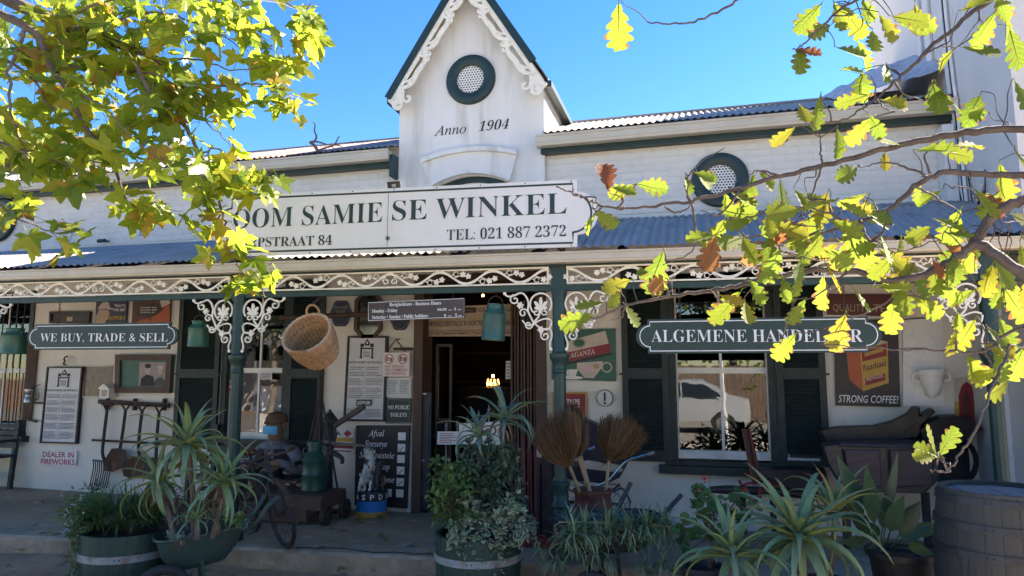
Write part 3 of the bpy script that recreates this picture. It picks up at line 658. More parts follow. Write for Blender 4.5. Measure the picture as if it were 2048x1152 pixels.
mb = MB(); mb.bx(2.30, 2.40, -.20, -.012, EZ - 1.2, EZ - .12); t = ob(mb, 'rainwater_pipe', 'pvc', None, 'white rainwater pipe under the right end of the eaves gutter', 'downpipe')
for i in range(4):
    x0 = 2.425; pts = [V((x0, .05 - .055 * i, 6.3)), V((x0, .02 - .055 * i, 5.0)), V((x0, -.05 - .05 * i, 4.3)), V((x0, -.10 - .05 * i, 3.9)), V((x0, -.15 - .05 * i, 3.3 - .1 * i)), V((x0, -.35 - .03 * i, 2.95)), V((x0, -.7, 2.9 + .08 * i))]
    mb = MB(); mb.tube(spline(pts, 6), .012 + .004 * (i % 2), 7); ob(mb, 'cable', 'pvc' if i != 2 else 'black', None, ('leftmost grey cable', 'second thick cable', 'black cable', 'rightmost thick cable')[i] + ' running down the neighbour wall beside the shop eaves', 'cable', 'cables on the neighbour wall')
mb = MB(); mb.tube(spline([V((2.43, -.35, 3.35)), V((2.42, -.50, 2.85)), V((2.42, -.68, 2.80)), V((2.43, -.75, 3.25))], 8), .006, 6); ob(mb, 'loop_cable', 'black', None, 'black cable hanging in a loop on the white neighbour wall', 'cable')
for i in range(2):
    mb = MB(); x = 2.44; y = atx((1838, 1856)[i], 30, 2.43).y; mb.tube([V((2.42, y, 4.7)), V((2.42, y, 6.4))], .035 if i else .02, 8); ob(mb, 'wall_pipe', 'pvc', None, ('thin white pipe', 'thick white pipe')[i] + ' standing against the neighbour wall above the roof', 'pipe')
# flashing bulge where roof meets neighbour
mb = MB(); c = atx(1800, 160, 2.3); n = 14; vs = []
for j in range(n + 1):
    for i in range(n + 1):
        y = .0 + 1.9 * i / n; t = j / n; x = 2.44 - .85 * t; z = zroof(y) + .03 + (.42 + .1 * mnoise.noise(V((y * 2, t * 3, 1)))) * (1 - t) ** .6 * (.55 + .45 * sin(pi * min(1, i / n * 1.15))) + .05 * mnoise.noise(V((y * 5, t * 6, 4)))
        vs.append(V((x, y, z)))
mb.add(vs, [(j * (n + 1) + i, j * (n + 1) + i + 1, (j + 1) * (n + 1) + i + 1, (j + 1) * (n + 1) + i) for j in range(n) for i in range(n)], True)
M['tarp'] = mat('grey_white_waterproofing', (.36, .38, .43), .7, (.48, .50, .54), 5, .5, 18, c3=(.25, .26, .29), s3=8)
ob(mb, 'roof_flashing', 'tarp', nb_)
# far left white gable seen through leaves
fl = empty('far_building', (-12, 6, 0), 'pale building glimpsed through the leaves beyond the left roof', 'building')
mb = MB(); mb.bx(-20, -13.7, 1, 9, -.3, 5.6); ob(mb, 'wall', 'plaster', fl); mb = MB(); mb.add([V((-20.3, .7, 5.6)), V((-13.4, .7, 5.6)), V((-13.4, 5, 6.9)), V((-20.3, 5, 6.9))], [(0, 1, 2, 3)]); mb.add([V((-20.3, 9.3, 5.6)), V((-13.4, 9.3, 5.6)), V((-13.4, 5, 6.9)), V((-20.3, 5, 6.9))], [(3, 2, 1, 0)]); ob(mb, 'roof', 'corr', fl)
ch = empty('roof_chimney', at(335, 285, 1.2), 'small white chimney rising behind the left roof among the leaves', 'chimney'); c = ORG[ch]
mb = MB(); mb.bx(c.x - .12, c.x + .12, 1.2, 1.45, 4.4, c.z + .1); ob(mb, 'stack', 'plaster', ch); mb = MB(); mb.bx(c.x - .15, c.x + .15, 1.17, 1.48, c.z + .1, c.z + .15); ob(mb, 'cap', 'plaster', ch)
# ================================================================ verandah
YP = -1.60; YG = -1.78
vr = empty('verandah', (-3.0, vy(-3, YP), 0), 'verandah of corrugated sheets on dark green posts with white cast iron lace', 'verandah')
gb_z = atv(1040, 526.4, YG - .0).z; gt_z = atv(1040, 506.0, YG).z
fz1 = atv(1040, 537.5, YP).z; fz0 = atv(1040, 571.5, YP).z; bz0 = atv(1040, 583.5, YP).z
vtop = 3.16
XA, XB = -12.5, 2.38
def vrow(t, dz=0.0):
    zb = gt_z + .035
    return lambda x: (vy(x, YG + .03) * (1 - t), zb + (vtop - zb) * (t + .10 * sin(pi * t)) + dz)
sheets('roof_sheet', XA, XB, [vrow(0), vrow(.2), vrow(.45), vrow(.72), vrow(1)], .66, vr, lambda x: 'corr')
mb = MB(); gutter(mb, V((XA, vy(XA, YG + .11), gb_z)), V((XB, vy(XB, YG + .11), gb_z)), .115, gt_z - gb_z, VN); ob(mb, 'gutter', 'cream', vr)
def vbar(name, x0, x1, y0, z0, z1, dep, m, parent=vr):
    mb = MB(); c = V(((x0 + x1) / 2, vy((x0 + x1) / 2, y0), (z0 + z1) / 2)); mb.obox(c, VU, UP, VN, (x1 - x0) / 2 / VU.x, (z1 - z0) / 2, dep / 2); return ob(mb, name, m, parent)
vbar('fascia', XA, XB, YG + .13, fz1 + .004, gb_z + .05, .025, 'green'); vbar('beam', XA, XB, YP, bz0, fz0 - .003, .07, 'postgreen'); vbar('top_beam', XA, XB, YP + .05, fz1 + .004, fz1 + .11, .06, 'green')
# rafters and underside ties
for i in range(20):
    x = XA + .3 + i * .77; mb = MB(); mb.bar(V((x, vy(x, YP), fz1 + .06)), V((x, -.0, vtop - .07)), .05, .07); ob(mb, 'rafter', 'darkwood', vr)
# posts
PX = [atv(-14, 590, YP).x, atv(482, 584, YP).x, atv(1118, 568, YP).x, atv(1972, 560, YP).x]
PX[0] = PX[1] - 2.98
capz = atv(1118, 716, YP).z
def post_mesh():
    mb = MB(); c = V()
    mb.obox(V((0, 0, .03)), XU, V((0, 1, 0)), UP, .085, .085, .05)
    mb.lathe(c, [(.078, .08), (.078, .12), (.064, .14), (.064, .40), (.078, .415), (.078, .44), (.066, .455), (.066, .56), (.078, .575), (.078, .60), (.058, .62)], 20)
    # fluted shaft
    n = 40; vs = []; zs = [.62, .66, capz - .17, capz - .13]
    for j, z in enumerate(zs):
        for k in range(n): r = .052 - (.005 if k % 4 in (1, 2) else 0) * (1 if 0 < j < 3 else 0); vs.append(V((r * cos(2 * pi * k / n), r * sin(2 * pi * k / n), z)))
    mb.add(vs, [(j * n + k, j * n + (k + 1) % n, (j + 1) * n + (k + 1) % n, (j + 1) * n + k) for j in range(3) for k in range(n)])
    mb.lathe(c, [(.052, capz - .13), (.060, capz - .12), (.060, capz - .105), (.052, capz - .09), (.055, capz - .05), (.074, capz - .02), (.082, capz), (.086, capz + .015), (.086, capz + .035), (.062, capz + .045), (.058, capz + .06), (.058, bz0 + .01)], 20)
    mb.obox(V((0, 0, (bz0 + fz1) / 2)), XU, V((0, 1, 0)), UP, .062, .045, (fz1 - bz0) / 2 + .03)
    return mb
pm = post_mesh().mesh('post', M['postgreen'], V())
for x in PX: inst(pm, 'post', V((x, vy(x, YP), 0)), vr, Matrix.Rotation(radians(3.6), 3, 'Z'))
# frieze panels: running vine with leaves and tendrils between two rails
def leaf_poly(mb, c, r, a, O, u, v, n, th, k):
    pts = []
    for i in range(20):
        A = 2 * pi * i / 20; rr = r * (.62 + .38 * abs(cos(2.5 * A))); pts.append((c[0] + rr * cos(A + a), c[1] + rr * sin(A + a)))
    mb.prism([O + u * p[0] + v * p[1] + n * (.0005 * k) for p in pts], n * th)
def frieze(xa, xb):
    H = fz1 - fz0; O = V((xa, vy(xa, YP) - .048, fz0)); L = (xb - xa) / VU.x; n = VN; th = .012
    mb = MB(); R_ = lambda pts, ws, k=0: mb.ribbon(pts, ws, O + n * (.0004 * k), VU, UP, n, th)
    fr = MB(); b = .013
    for (p, q) in (((0, b / 2), (L, b / 2)), ((0, H - b / 2), (L, H - b / 2))): fr.ribbon([p, q], b, O - n * .002, VU, UP, n, .022)
    for x in (b * .6, L - b * .6): fr.ribbon([(x, b), (x, H - b)], b, O - n * .0025, VU, UP, n, .022)
    fo = ob(fr, 'frieze_frame', 'lace', vr)
    half = L / 2; nw = max(1, round(half / .46)); per = half / nw
    for side in (0, 1):
        fx = (lambda x: x) if side == 0 else (lambda x: L - x)
        pts = []; ws = []
        for i in range(nw * 16 + 1):
            x = per * i / 16; ph = 2 * pi * i / 16
            y = H / 2 - (H / 2 - .020) * cos(ph + pi) * (1 if True else 1); pts.append((fx(x + .012), y)); ws.append(.021 + .004 * cos(2 * ph))
        R_(pts, ws, side)
        for j in range(nw * 2):
            x = per * j / 2; up = (j % 2 == 0)
            # the vine is high at even half periods: the leaf hangs below, the tendril curls beside it
            sg = -1 if up else 1; cy = H / 2 + sg * H * .17
            for (dx, s) in ((-.026, 1), (.022, 1.05)): leaf_poly(mb, (fx(x + .012 + dx + .01), cy + sg * .006 * (dx > 0) - sg * .012 * (dx < 0)), .027 * s, j + dx * 50, O, VU, UP, n, .009, 2 + j % 3)
            xc = x + .105; R_(arc(fx(xc), cy + sg * .010, .021, 0, 330, 12), .007, 6); R_([(fx(xc + .021), cy + sg * .01), (fx(xc + .045), cy - sg * .005), (fx(xc + .075), cy + sg * .022)], [.008, .008, .004], 7)
            R_([(fx(x + .03), cy), (fx(x + .07), cy - sg * .006), (fx(x + .12), H / 2 - sg * .0)], .007, 8)
    # heart shaped knot in the middle
    for s in (-1, 1): R_(spiral(half + s * .035, H * .42, .034, .010, 90 if s > 0 else 90, (90 - 400) if s > 0 else (90 + 400), 20), .010, 9)
    ob(mb, 'vine', 'lace', fo)
for i in range(3): frieze(PX[i] + .075, PX[i + 1] - .075)
frieze(PX[0] - 2.9, PX[0] - .075)
# lace brackets
BS = .00108
def bracket(x, sgn):
    O = V((x + sgn * .052, vy(x + sgn * .052, YP) - .02, bz0 - .006)); n = VN; th = .016; mb = MB()
    def R_(pts, ws, k=0): mb.ribbon([(sgn * p[0] * BS, -p[1] * BS) for p in pts], [q * BS for q in ws] if hasattr(ws, '__len__') else ws * BS, O + n * (.0005 * k), VU, UP, n, th)
    R_(arc(92, 100, 86, 140, 410, 26), 13, 0)                                   # ring round the palmette
    for k, (a, L_) in enumerate(((-90, 92), (-130, 78), (-50, 78), (-168, 50), (-12, 50))):
        d = (cos(radians(a)), sin(radians(a))); R_([(92 + d[0] * L_ * t, 138 + d[1] * L_ * t) for t in (0, .25, .5, .75, 1)], [8, 15, 25, 27, 12], 1 + k)
    R_(spiral(62, 165, 30, 7, -90, 330, 22), 10, 6); R_(spiral(128, 165, 30, 7, -90, -510, 22), 10, 6)
    R_([(92, 140), (110, 200), (150, 245)], [14, 12, 16], 7)
    R_(spline([V((385, 6, 0)), V((360, 32, 0)), V((310, 30, 0)), V((255, 8, 0)), V((215, 30, 0)), V((190, 90, 0)), V((195, 150, 0)), V((165, 215, 0)), V((150, 250, 0))], 5) and [(p.x, p.y) for p in spline([V((385, 6, 0)), V((360, 32, 0)), V((310, 30, 0)), V((255, 8, 0)), V((215, 30, 0)), V((190, 90, 0)), V((195, 150, 0)), V((165, 215, 0)), V((150, 250, 0))], 5)], 13, 8)
    R_(arc(382, 10, 9, 0, 360, 8), 9, 9)
    R_(spiral(300, 62, 42, 8, -80, 330, 24), 11, 10)
    R_(spiral(232, 168, 36, 8, 200, 620, 24), 11, 11)
    R_(spiral(190, 262, 34, 8, 180, -240, 24), 11, 12)
    R_([(p.x, p.y) for p in spline([V((10, 228, 0)), V((50, 215, 0)), V((110, 232, 0)), V((160, 262, 0)), V((205, 262, 0)), V((240, 225, 0))], 5)], 12, 13)
    R_([(p.x, p.y) for p in spline([V((5, 235, 0)), V((22, 290, 0)), V((75, 300, 0)), V((120, 270, 0)), V((155, 240, 0))], 5)], 12, 14)
    R_(spiral(58, 350, 38, 9, -60, 380, 24), 11, 15); R_([(p.x, p.y) for p in spline([V((95, 345, 0)), V((70, 300, 0)), V((20, 300, 0)), V((4, 345, 0)), V((22, 410, 0)), V((14, 450, 0)), V((4, 462, 0))], 5)], 11, 16)
    R_(arc(14, 452, 9, 0, 360, 8), 9, 17)
    for (cx, cy, s) in ((255, 108, 1.0), (92, 300, .95)):                       # flowers
        for q in range(6):
            a = radians(60 * q + 10); R_([(cx + cos(a) * 30 * s * t, cy + sin(a) * 30 * s * t) for t in (0, .4, .75, 1)], [8, 20, 15, 3], 18 + q)
        mb.lathe(O + VU * (sgn * cx * BS) - UP * (cy * BS) + n * th, [(11 * BS, 0), (9 * BS, .008), (0, .010)], 8, n)
    ob(mb, 'lace_bracket', 'lace', vr)
for i, x in enumerate(PX):
    if i > 0: bracket(x, -1)
    if i < 3: bracket(x, 1)
# ================================================================ big shop sign standing on the verandah roof
YS = YG + .02
TL, TR, BR_, BL = atv(466, 393, YS), atv(1155, 361, YS), atv(1155, 495, YS), atv(452, 514, YS)
su = ((TR - TL).normalized() + (BR_ - BL).normalized()).normalized(); sv = VN.cross(su); sv = sv if sv.z > 0 else -sv
SW = ((TR - TL).length + (BR_ - BL).length) / 2; SH = ((TL - BL).length + (TR - BR_).length) / 2; SO = (TL + TR + BL + BR_) / 4
def plaque_outline(a, b, inset=0.0, st=.30, n=14, bulge=.0):
    """half width a, half height b; stepped ends with rounded bulges"""
    a_, b_ = a - inset, b - inset; s = b * (1 - st) - inset * .6; pts = [(-a_, -b_), (a_, -b_), (a_, -s)]
    rx = s * .95; pts += [(a_ + rx * cos(radians(t)) + bulge, s * sin(radians(t))) for t in [-90 + 180 * i / n for i in range(n + 1)]]
    pts += [(a_, s), (a_, b_), (-a_, b_), (-a_, s)]
    pts += [(-a_ - rx * cos(radians(t)) - bulge, s * sin(radians(t))) for t in [90 - 180 * i / n for i in range(n + 1)]]
    pts += [(-a_, -s)]; return pts
def plaque(name, O, u, v, n, a, b, th, mboard, mline, lab, cat, inset=.03, lw=.010, split=None, st=.30):
    root = empty(name, O - v * b, lab, cat); o2 = plaque_outline(a, b, 0, st)
    mb = MB(); mb.prism([O + u * x + v * y for x, y in o2], n * th); ob(mb, 'board', mboard, root)
    ins = plaque_outline(a, b, inset, st); mb = MB(); mb.ribbon(ins + [ins[0]], lw, O + n * (th + .001), u, v, n, .002); ob(mb, 'border_line', mline, root)
    return root
SN = su.cross(sv); SN = SN if SN.y < 0 else -SN
sg = plaque('shop_sign', SO, su, sv, SN, SW / 2, SH / 2, .03, 'signwhite', 'lettergreen', 'long white shop sign with dark green serif lettering standing on the verandah roof', 'sign', .035, .016, st=.36)
def sp(px, py): return atv(px, py, YS) + SN * .0335
def stext(mb, s, a, b, h, **k): mb.text(s, a, b, h, 'b', .002, up=sv, **k)
mb = MB()
stext(mb, 'OOM SAMIE', sp(470, 459), sp(767, 445.5), .185, off=-.010); stext(mb, 'SE WINKEL', sp(787, 443), sp(1134, 429), .185, off=-.010)
stext(mb, 'DORPSTRAAT 84', sp(463, 497), sp(667, 491), .090, off=-.008); stext(mb, 'TEL: 021 887 2372', sp(896, 482), sp(1133, 474), .096, off=-.010)
ob(mb, 'lettering', 'lettergreen', sg)
mb = MB(); c = sp(778, 478)
for k in range(3): a = radians(60 * k + 30); mb.obox(c + SN * .001 * k, su * cos(a) + sv * sin(a), sv * cos(a) - su * sin(a), SN, .022, .004, .001)
ob(mb, 'star_mark', 'lettergreen', sg)
mb = MB(); c = sp(778, 447); mb.obox(c, sv, su, SN, SH / 2 - .01, .002, .0008); ob(mb, 'panel_seam', 'inkgrey', sg)
for k in range(9):
    for t in (-1, 1):
        mb = MB(); p = SO + su * (-SW / 2 + .05 + (SW - .1) * k / 8) + sv * (t * (SH / 2 - .013)) + SN * .03; mb.lathe(p, [(.006, 0), (.006, .003), (0, .004)], 8, SN); ob(mb, 'screw', 'black', sg)
for x in (-.42, 0, .42):
    mb = MB(); p = SO + su * (SW * x) - sv * (SH * .3) - SN * .005; mb.bar(p, p + V((0, .75, -.02)), .03, .03); mb.bar(p + sv * .45, p + V((0, .75, -.0)), .025, .025); ob(mb, 'stay', 'black', sg)
mb = MB(); mb.tube(spline([V((q.x, q.y, q.z + .02)) for q in (atv(612, 492, -.75), atv(640, 500, -.95), atv(690, 508, -1.2), atv(730, 503, -1.1), atv(800, 511, -1.35), atv(872, 514, -1.45))], 5), .006, 5); ob(mb, 'roof_cable', 'black', None, 'thin black cable lying loose on the left verandah roof', 'cable')
# floodlight on top of the sign
fp = atv(789, 371, YS + .03); fl_ = empty('floodlight', fp, 'small black floodlight fixed above the seam of the shop sign', 'floodlight')
mb = MB(); mb.obox(fp, XU, V((0, -.35, .94)), V((0, -.94, -.35)), .062, .036, .014); ob(mb, 'housing', 'black', fl_); mb = MB(); mb.obox(fp + V((0, -.016, -.004)), XU, V((0, -.35, .94)), V((0, -.94, -.35)), .018, .012, .002); ob(mb, 'lamp', 'hoop', fl_)
mb = MB(); mb.bar(fp + V((.05, .01, -.07)), fp + V((.05, .01, 0)), .012, .012); ob(mb, 'bracket', 'black', fl_)
# ================================================================ hanging signs
def chain(mb, p, q, n, r=.012, w_=.0028):
    for i in range(n):
        c = p + (q - p) * ((i + .5) / n); L = (q - p).length / n * .72; d = (q - p).normalized(); s = d.orthogonal().normalized() if i % 2 else d.cross(d.orthogonal()).normalized()
        mb.tube([c + d * (L * cos(2 * pi * k / 8)) + s * (r * .7 * sin(2 * pi * k / 8)) for k in range(9)], w_, 4, False)
def hang_sign(name, x0, x1, y0_, y1_, txt, bx0, bx1, by, h, lab, chx):
    yy = YP - .01; a = atv(x0, (y0_ + y1_) / 2, yy); b = atv(x1, (y0_ + y1_) / 2, yy); O = (a + b) / 2; hh = (atv((x0 + x1) / 2, y0_, yy) - atv((x0 + x1) / 2, y1_, yy)).length / 2
    rx = hh * .64 * .95; root = plaque(name, O, VU, UP, VN, (b - a).length / 2 - rx, hh, .022, 'signgreen', 'letterwhite', lab, 'sign', .020, .0075)
    mb = MB(); mb.text(txt, atv(bx0, by, yy - .028), atv(bx1, by, yy - .028), h, 'b', .001, -.010); ob(mb, 'lettering', 'letterwhite', root)
    for cx in chx:
        t = atv(cx, y0_, yy); t = O + VU * (t - O).dot(VU); t.z = O.z + hh; mb = MB(); chain(mb, t, V((t.x, t.y, bz0)), max(3, int((bz0 - t.z) / .026))); ob(mb, 'chain', 'rustiron', root)
    return root
hang_sign('hanging_sign', 60, 357, 647, 699, 'WE BUY, TRADE & SELL', 80, 335, 683, .082, 'dark green hanging sign with the words WE BUY, TRADE & SELL', (117, 300))
hang_sign('hanging_sign', 1274, 1760, 636, 706, 'ALGEMENE HANDELAAR', 1303, 1726, 684, .102, 'dark green hanging sign with the words ALGEMENE HANDELAAR', (1360, 1690))
# business hours board hung under the middle bay
yy = YP - .03; TLh, TRh, BRh, BLh = atv(736, 604.5, yy), atv(929, 596, yy), atv(930, 637, yy), atv(738, 641, yy); hu = (TRh - TLh).normalized(); hv = VN.cross(hu); hv = hv if hv.z > 0 else -hv; O = (TLh + TRh + BRh + BLh) / 4
hb = empty('hours_sign', O - hv * .08, 'brown business hours board hanging level under the middle of the verandah', 'sign'); hw = (TRh - TLh).length / 2; hh = ((TLh - BLh).length + (TRh - BRh).length) / 4
mb = MB(); mb.obox(O, hu, hv, VN, hw, hh, .010); ob(mb, 'board', 'brownblack', hb)
mb = MB(); m_ = .006
mb.ribbon([(-hw + m_, -hh + m_), (hw - m_, -hh + m_), (hw - m_, hh - m_), (-hw + m_, hh - m_), (-hw + m_, -hh + m_)], .004, O + VN * .0105, hu, hv, VN, .001); ob(mb, 'border_line', 'letterwhite', hb)
mb = MB()
def ht(s, a, b, h): mb.text(s, atv(a[0], a[1], yy - .0115), atv(b[0], b[1], yy - .0115), h, 'b', 0, .002, up=hv)
ht('Besigheidsure - Business Hours', (779, 612.5), (882, 609), .031); ht('Monday - Friday', (744, 625.5), (795, 623.8), .031); ht('Saturday / Sunday / Public holidays', (744, 638), (856, 634.5), .031)
ht('8h30', (875, 621.5), (893, 621), .022); ht('am', (897, 621), (903, 620.7), .012); ht('5', (908, 620.5), (912, 620.3), .022); ht('pm', (916, 620.3), (922, 620), .012); ht('9', (888, 633.5), (892, 633.3), .022); ht('am', (897, 633), (903, 632.7), .012); ht('5', (910, 632.5), (914, 632.3), .022); ht('pm', (917, 632.3), (923, 632), .012)
ob(mb, 'lettering', 'letterwhite', hb)
for cx in (760, 905):
    t = atv(cx, 605, yy); mb = MB(); mb.tube([V((t.x, t.y, O.z + hh)), V((t.x, t.y + .02, bz0 + .005))], .003, 5); ob(mb, 'hanger', 'black', hb)
# wooden pole behind the board
mb = MB(); mb.tube([at(560, 636, -.7), at(740, 628, -.7), at(950, 620, -.7)], .028, 10); ob(mb, 'hanging_pole', 'brownwood', None, 'dark wooden pole hung behind the business hours board', 'pole')
# ================================================================ things fixed to the shop wall
class Pan:
    """a flat sign on the wall, addressed by fractions across (s) and down (t)"""
    def __init__(s, TL, TR, BR, BL, Y=-.03, th=.02):
        s.c = [at(*p, Y) for p in (TL, TR, BR, BL)]; s.Y = Y; s.th = th; s.H = ((s.c[0] - s.c[3]).length + (s.c[1] - s.c[2]).length) / 2; s.W = ((s.c[0] - s.c[1]).length + (s.c[3] - s.c[2]).length) / 2; s.k = 0; s.up = (s.c[0] - s.c[3]).normalized()
    def p(s, a, b, dy=0.0):
        t = s.c[0].lerp(s.c[1], a); q = s.c[3].lerp(s.c[2], a); r = t.lerp(q, b); return V((r.x, r.y + dy, r.z))
    def board(s, name, m, label=None, cat=None, group=None, parent=None):
        mb = MB(); mb.prism([s.p(0, 1), s.p(1, 1), s.p(1, 0), s.p(0, 0)], V((0, s.th, 0))); s.o = ob(mb, name, m, parent, label, cat, group); return s.o
    def frame(s, wd, m, dep=.02, name='frame'):
        mb = MB(); a = wd / s.W; b = wd / s.H
        for (x0, y0, x1, y1) in ((0, 0, a, 1), (1 - a, 0, 1, 1), (a, 0, 1 - a, b), (a, 1 - b, 1 - a, 1)):
            mb.prism([s.p(x0, y1, -dep), s.p(x1, y1, -dep), s.p(x1, y0, -dep), s.p(x0, y0, -dep)], V((0, dep + .003, 0)))
        return ob(mb, name, m, s.o)
    def poly(s, pts, m, name='print', lay=None):
        s.k += 1; d = .0008 * s.k if lay is None else lay; mb = MB(); mb.prism([s.p(a, b, -d - .0006) for a, b in pts][::-1], V((0, .0005, 0))); return ob(mb, name, m, s.o)
    def rect(s, a, b, c, d, m, name='print'): return s.poly([(a, b), (c, b), (c, d), (a, d)], m, name)
    def ell(s, cx, cy, rx, ry, m, n=24, name='print', a0=0, a1=360): return s.poly([(cx + rx * cos(radians(a0 + (a1 - a0) * i / n)), cy + ry * sin(radians(a0 + (a1 - a0) * i / n))) for i in range(n + (a1 - a0 < 360))], m, name)
    def ring(s, cx, cy, r, wd, m, name='print'):
        s.k += 1; mb = MB(); pts = []
        for i in range(25): A = 2 * pi * i / 24; pts.append((cx * s.W + r * cos(A), -cy * s.H + r * sin(A)))
        mb.ribbon(pts, wd, s.p(0, 0, -.0008 * s.k - .0004), XU, UP, WN, .0005); return ob(mb, name, m, s.o)
    def text(s, items, m, name='lettering', style='b', off=-.004, shear=0.0):
        s.k += 1; mb = MB()
        for it in items:
            txt, a, b, t, h = it[:5]; mb.text(txt, s.p(a, t, -.0008 * s.k - .0006), s.p(b, it[5] if len(it) > 5 else t, -.0008 * s.k - .0006), h * s.H, style, 0, off, up=s.up, shear=shear)
        return ob(mb, name, m, s.o)
    def lines(s, a, b, t0, t1, n, m='inkgrey', rag=.3, seed=1):
        s.k += 1; mb = MB(); R = random.Random(seed)
        for i in range(n):
            t = t0 + (t1 - t0) * i / max(1, n - 1); h = (t1 - t0) / max(1, n - 1) * .22; x = a
            e = b - (b - a) * rag * R.random() ** 2
            while x < e:
                w_ = R.uniform(.02, .07); q = min(x + w_, e)
                mb.prism([s.p(u_, v_, -.0008 * s.k - .0006) for u_, v_ in ((x, t + h), (q, t + h), (q, t - h), (x, t - h))], V((0, .0005, 0))); x = q + .012
        o = ob(mb, 'small_print', m, s.o); tag(o, kind='stuff'); return o
M['greenprint'] = mat('green_print', (.03, .10, .075), .5, (.04, .13, .10), 8); M['blueprint'] = mat('navy_enamel', (.016, .024, .055), .4, (.025, .036, .075), 6, .1, 20); M['tanprint'] = mat('tan_print', (.36, .26, .17), .5, (.42, .32, .22), 8); M['yellow'] = mat('yellow_print', (.52, .33, .06), .5, (.45, .27, .05), 8)
M['orange'] = mat('orange_print', (.42, .10, .03), .5, (.36, .08, .025), 8); M['brownprint'] = mat('brown_enamel', (.06, .024, .016), .4, (.08, .035, .022), 6); M['creamprint'] = mat('cream_print', (.56, .50, .42), .5, (.48, .41, .34), 9); M['darkred'] = mat('dark_red_enamel', (.085, .018, .016), .5, (.11, .028, .024), 7, .1, 20)
M['coffeeblack'] = mat('poster_black', (.022, .017, .018), .45, (.03, .024, .024), 5); M['photo'] = mat('sepia_photo', (.34, .27, .25), .5, (.28, .22, .2), 9); M['cloth'] = mat('dark_suit_print', (.03, .028, .03), .7); M['skinprint'] = mat('pale_skin_print', (.46, .36, .32), .7); M['mirror'] = mat('old_mirror', (.22, .23, .22), .12, (.16, .17, .16), 5, metal=1.0)
M['brownglass'] = mat('brown_leaded_pane', (.075, .048, .030), .18, (.12, .085, .055), 12, .3, 26)
def logo(P, a, b, t0, t1):
    """small emblem of a gabled shop on two posts"""
    w_, h_ = b - a, t1 - t0; X = lambda x: a + w_ * x; T = lambda y: t0 + h_ * y
    P.poly([(X(.5), T(0)), (X(.70), T(.22)), (X(.66), T(.22)), (X(.66), T(.34)), (X(.34), T(.34)), (X(.34), T(.22)), (X(.30), T(.22))], 'ink')
    P.rect(X(.08), T(.24), X(.30), T(.42), 'ink'); P.rect(X(.70), T(.24), X(.92), T(.42), 'ink'); P.rect(X(.08), T(.45), X(.92), T(.52), 'ink')
    P.ell(X(.5), T(.20), w_ * .075, h_ * .062, 'paper')
    for x in (.10, .80): P.rect(X(x), T(.52), X(x + .10), T(1), 'ink'); P.rect(X(x - .04), T(.93), X(x + .14), T(1), 'ink')
    P.text([('Anno', X(.29), X(.71), T(.76), (t1 - t0) * .155), ('1904', X(.31), X(.69), T(.95), (t1 - t0) * .155)], 'ink', style=None, off=0)
def notice(c, label, seed, price=False):
    P = Pan(*c, Y=-.045, th=.04); P.board('notice_board', 'black', label, 'notice board'); P.frame(.022, 'black', .012); P.rect(.055, .02, .945, .98, 'paper', 'paper'); logo(P, .30, .70, .035, .265)
    P.text([('OOM SAMIE SE WINKEL', .07, .93, .325, .026)], 'ink', off=-.006)
    for (t, n) in ((.37, 2), (.43, 3), (.505, 5), (.62, 4), (.70, 2)) if seed == 2 else ((.37, 3), (.45, 4), (.54, 4), (.63, 5), (.74, 5), (.85, 6)):
        e = t + .014 * (n - 1) * 1.0 + .01
        P.lines(.10, .47, t, e, n, 'inkgrey', .3, seed + int(t * 100)); P.lines(.53, .92, t, e, n, 'inkgrey', .3, seed + 7 + int(t * 100))
    if seed == 2: P.lines(.10, .47, .86, .94, 6, 'inkgrey', .2, 5); P.lines(.53, .92, .86, .94, 6, 'inkgrey', .2, 9)
    P.rect(.496, .36, .502, .95, 'inkgrey')
    return P
notice(((95, 733), (166, 733), (153, 888), (80, 886)), 'framed white shop notice hung lower left above the fireworks sign', 1)
P = notice(((696, 672), (775, 672), (770, 843), (687, 842)), 'tall framed white shop notice between the shutter and the doorway', 2)
Q = Pan((713, 799), (743, 799), (742, 812), (712, 812), Y=-.075, th=.006); Q.board('price_tag', 'signblack', 'small black R300.00 price tag stuck on the tall notice', 'price tag'); Q.text([('R300.00', .08, .92, .78, .55)], 'letterwhite', off=.004)
P = Pan((82, 900), (154, 902), (151, 932), (80, 930)); P.board('fireworks_sign', 'signwhite', 'white DEALER IN FIREWORKS sign in red letters low on the wall', 'sign'); P.text([('DEALER IN', .06, .93, .45, .36), ('FIREWORKS', .02, .97, .93, .36)], 'redprint', style=None, off=.022)
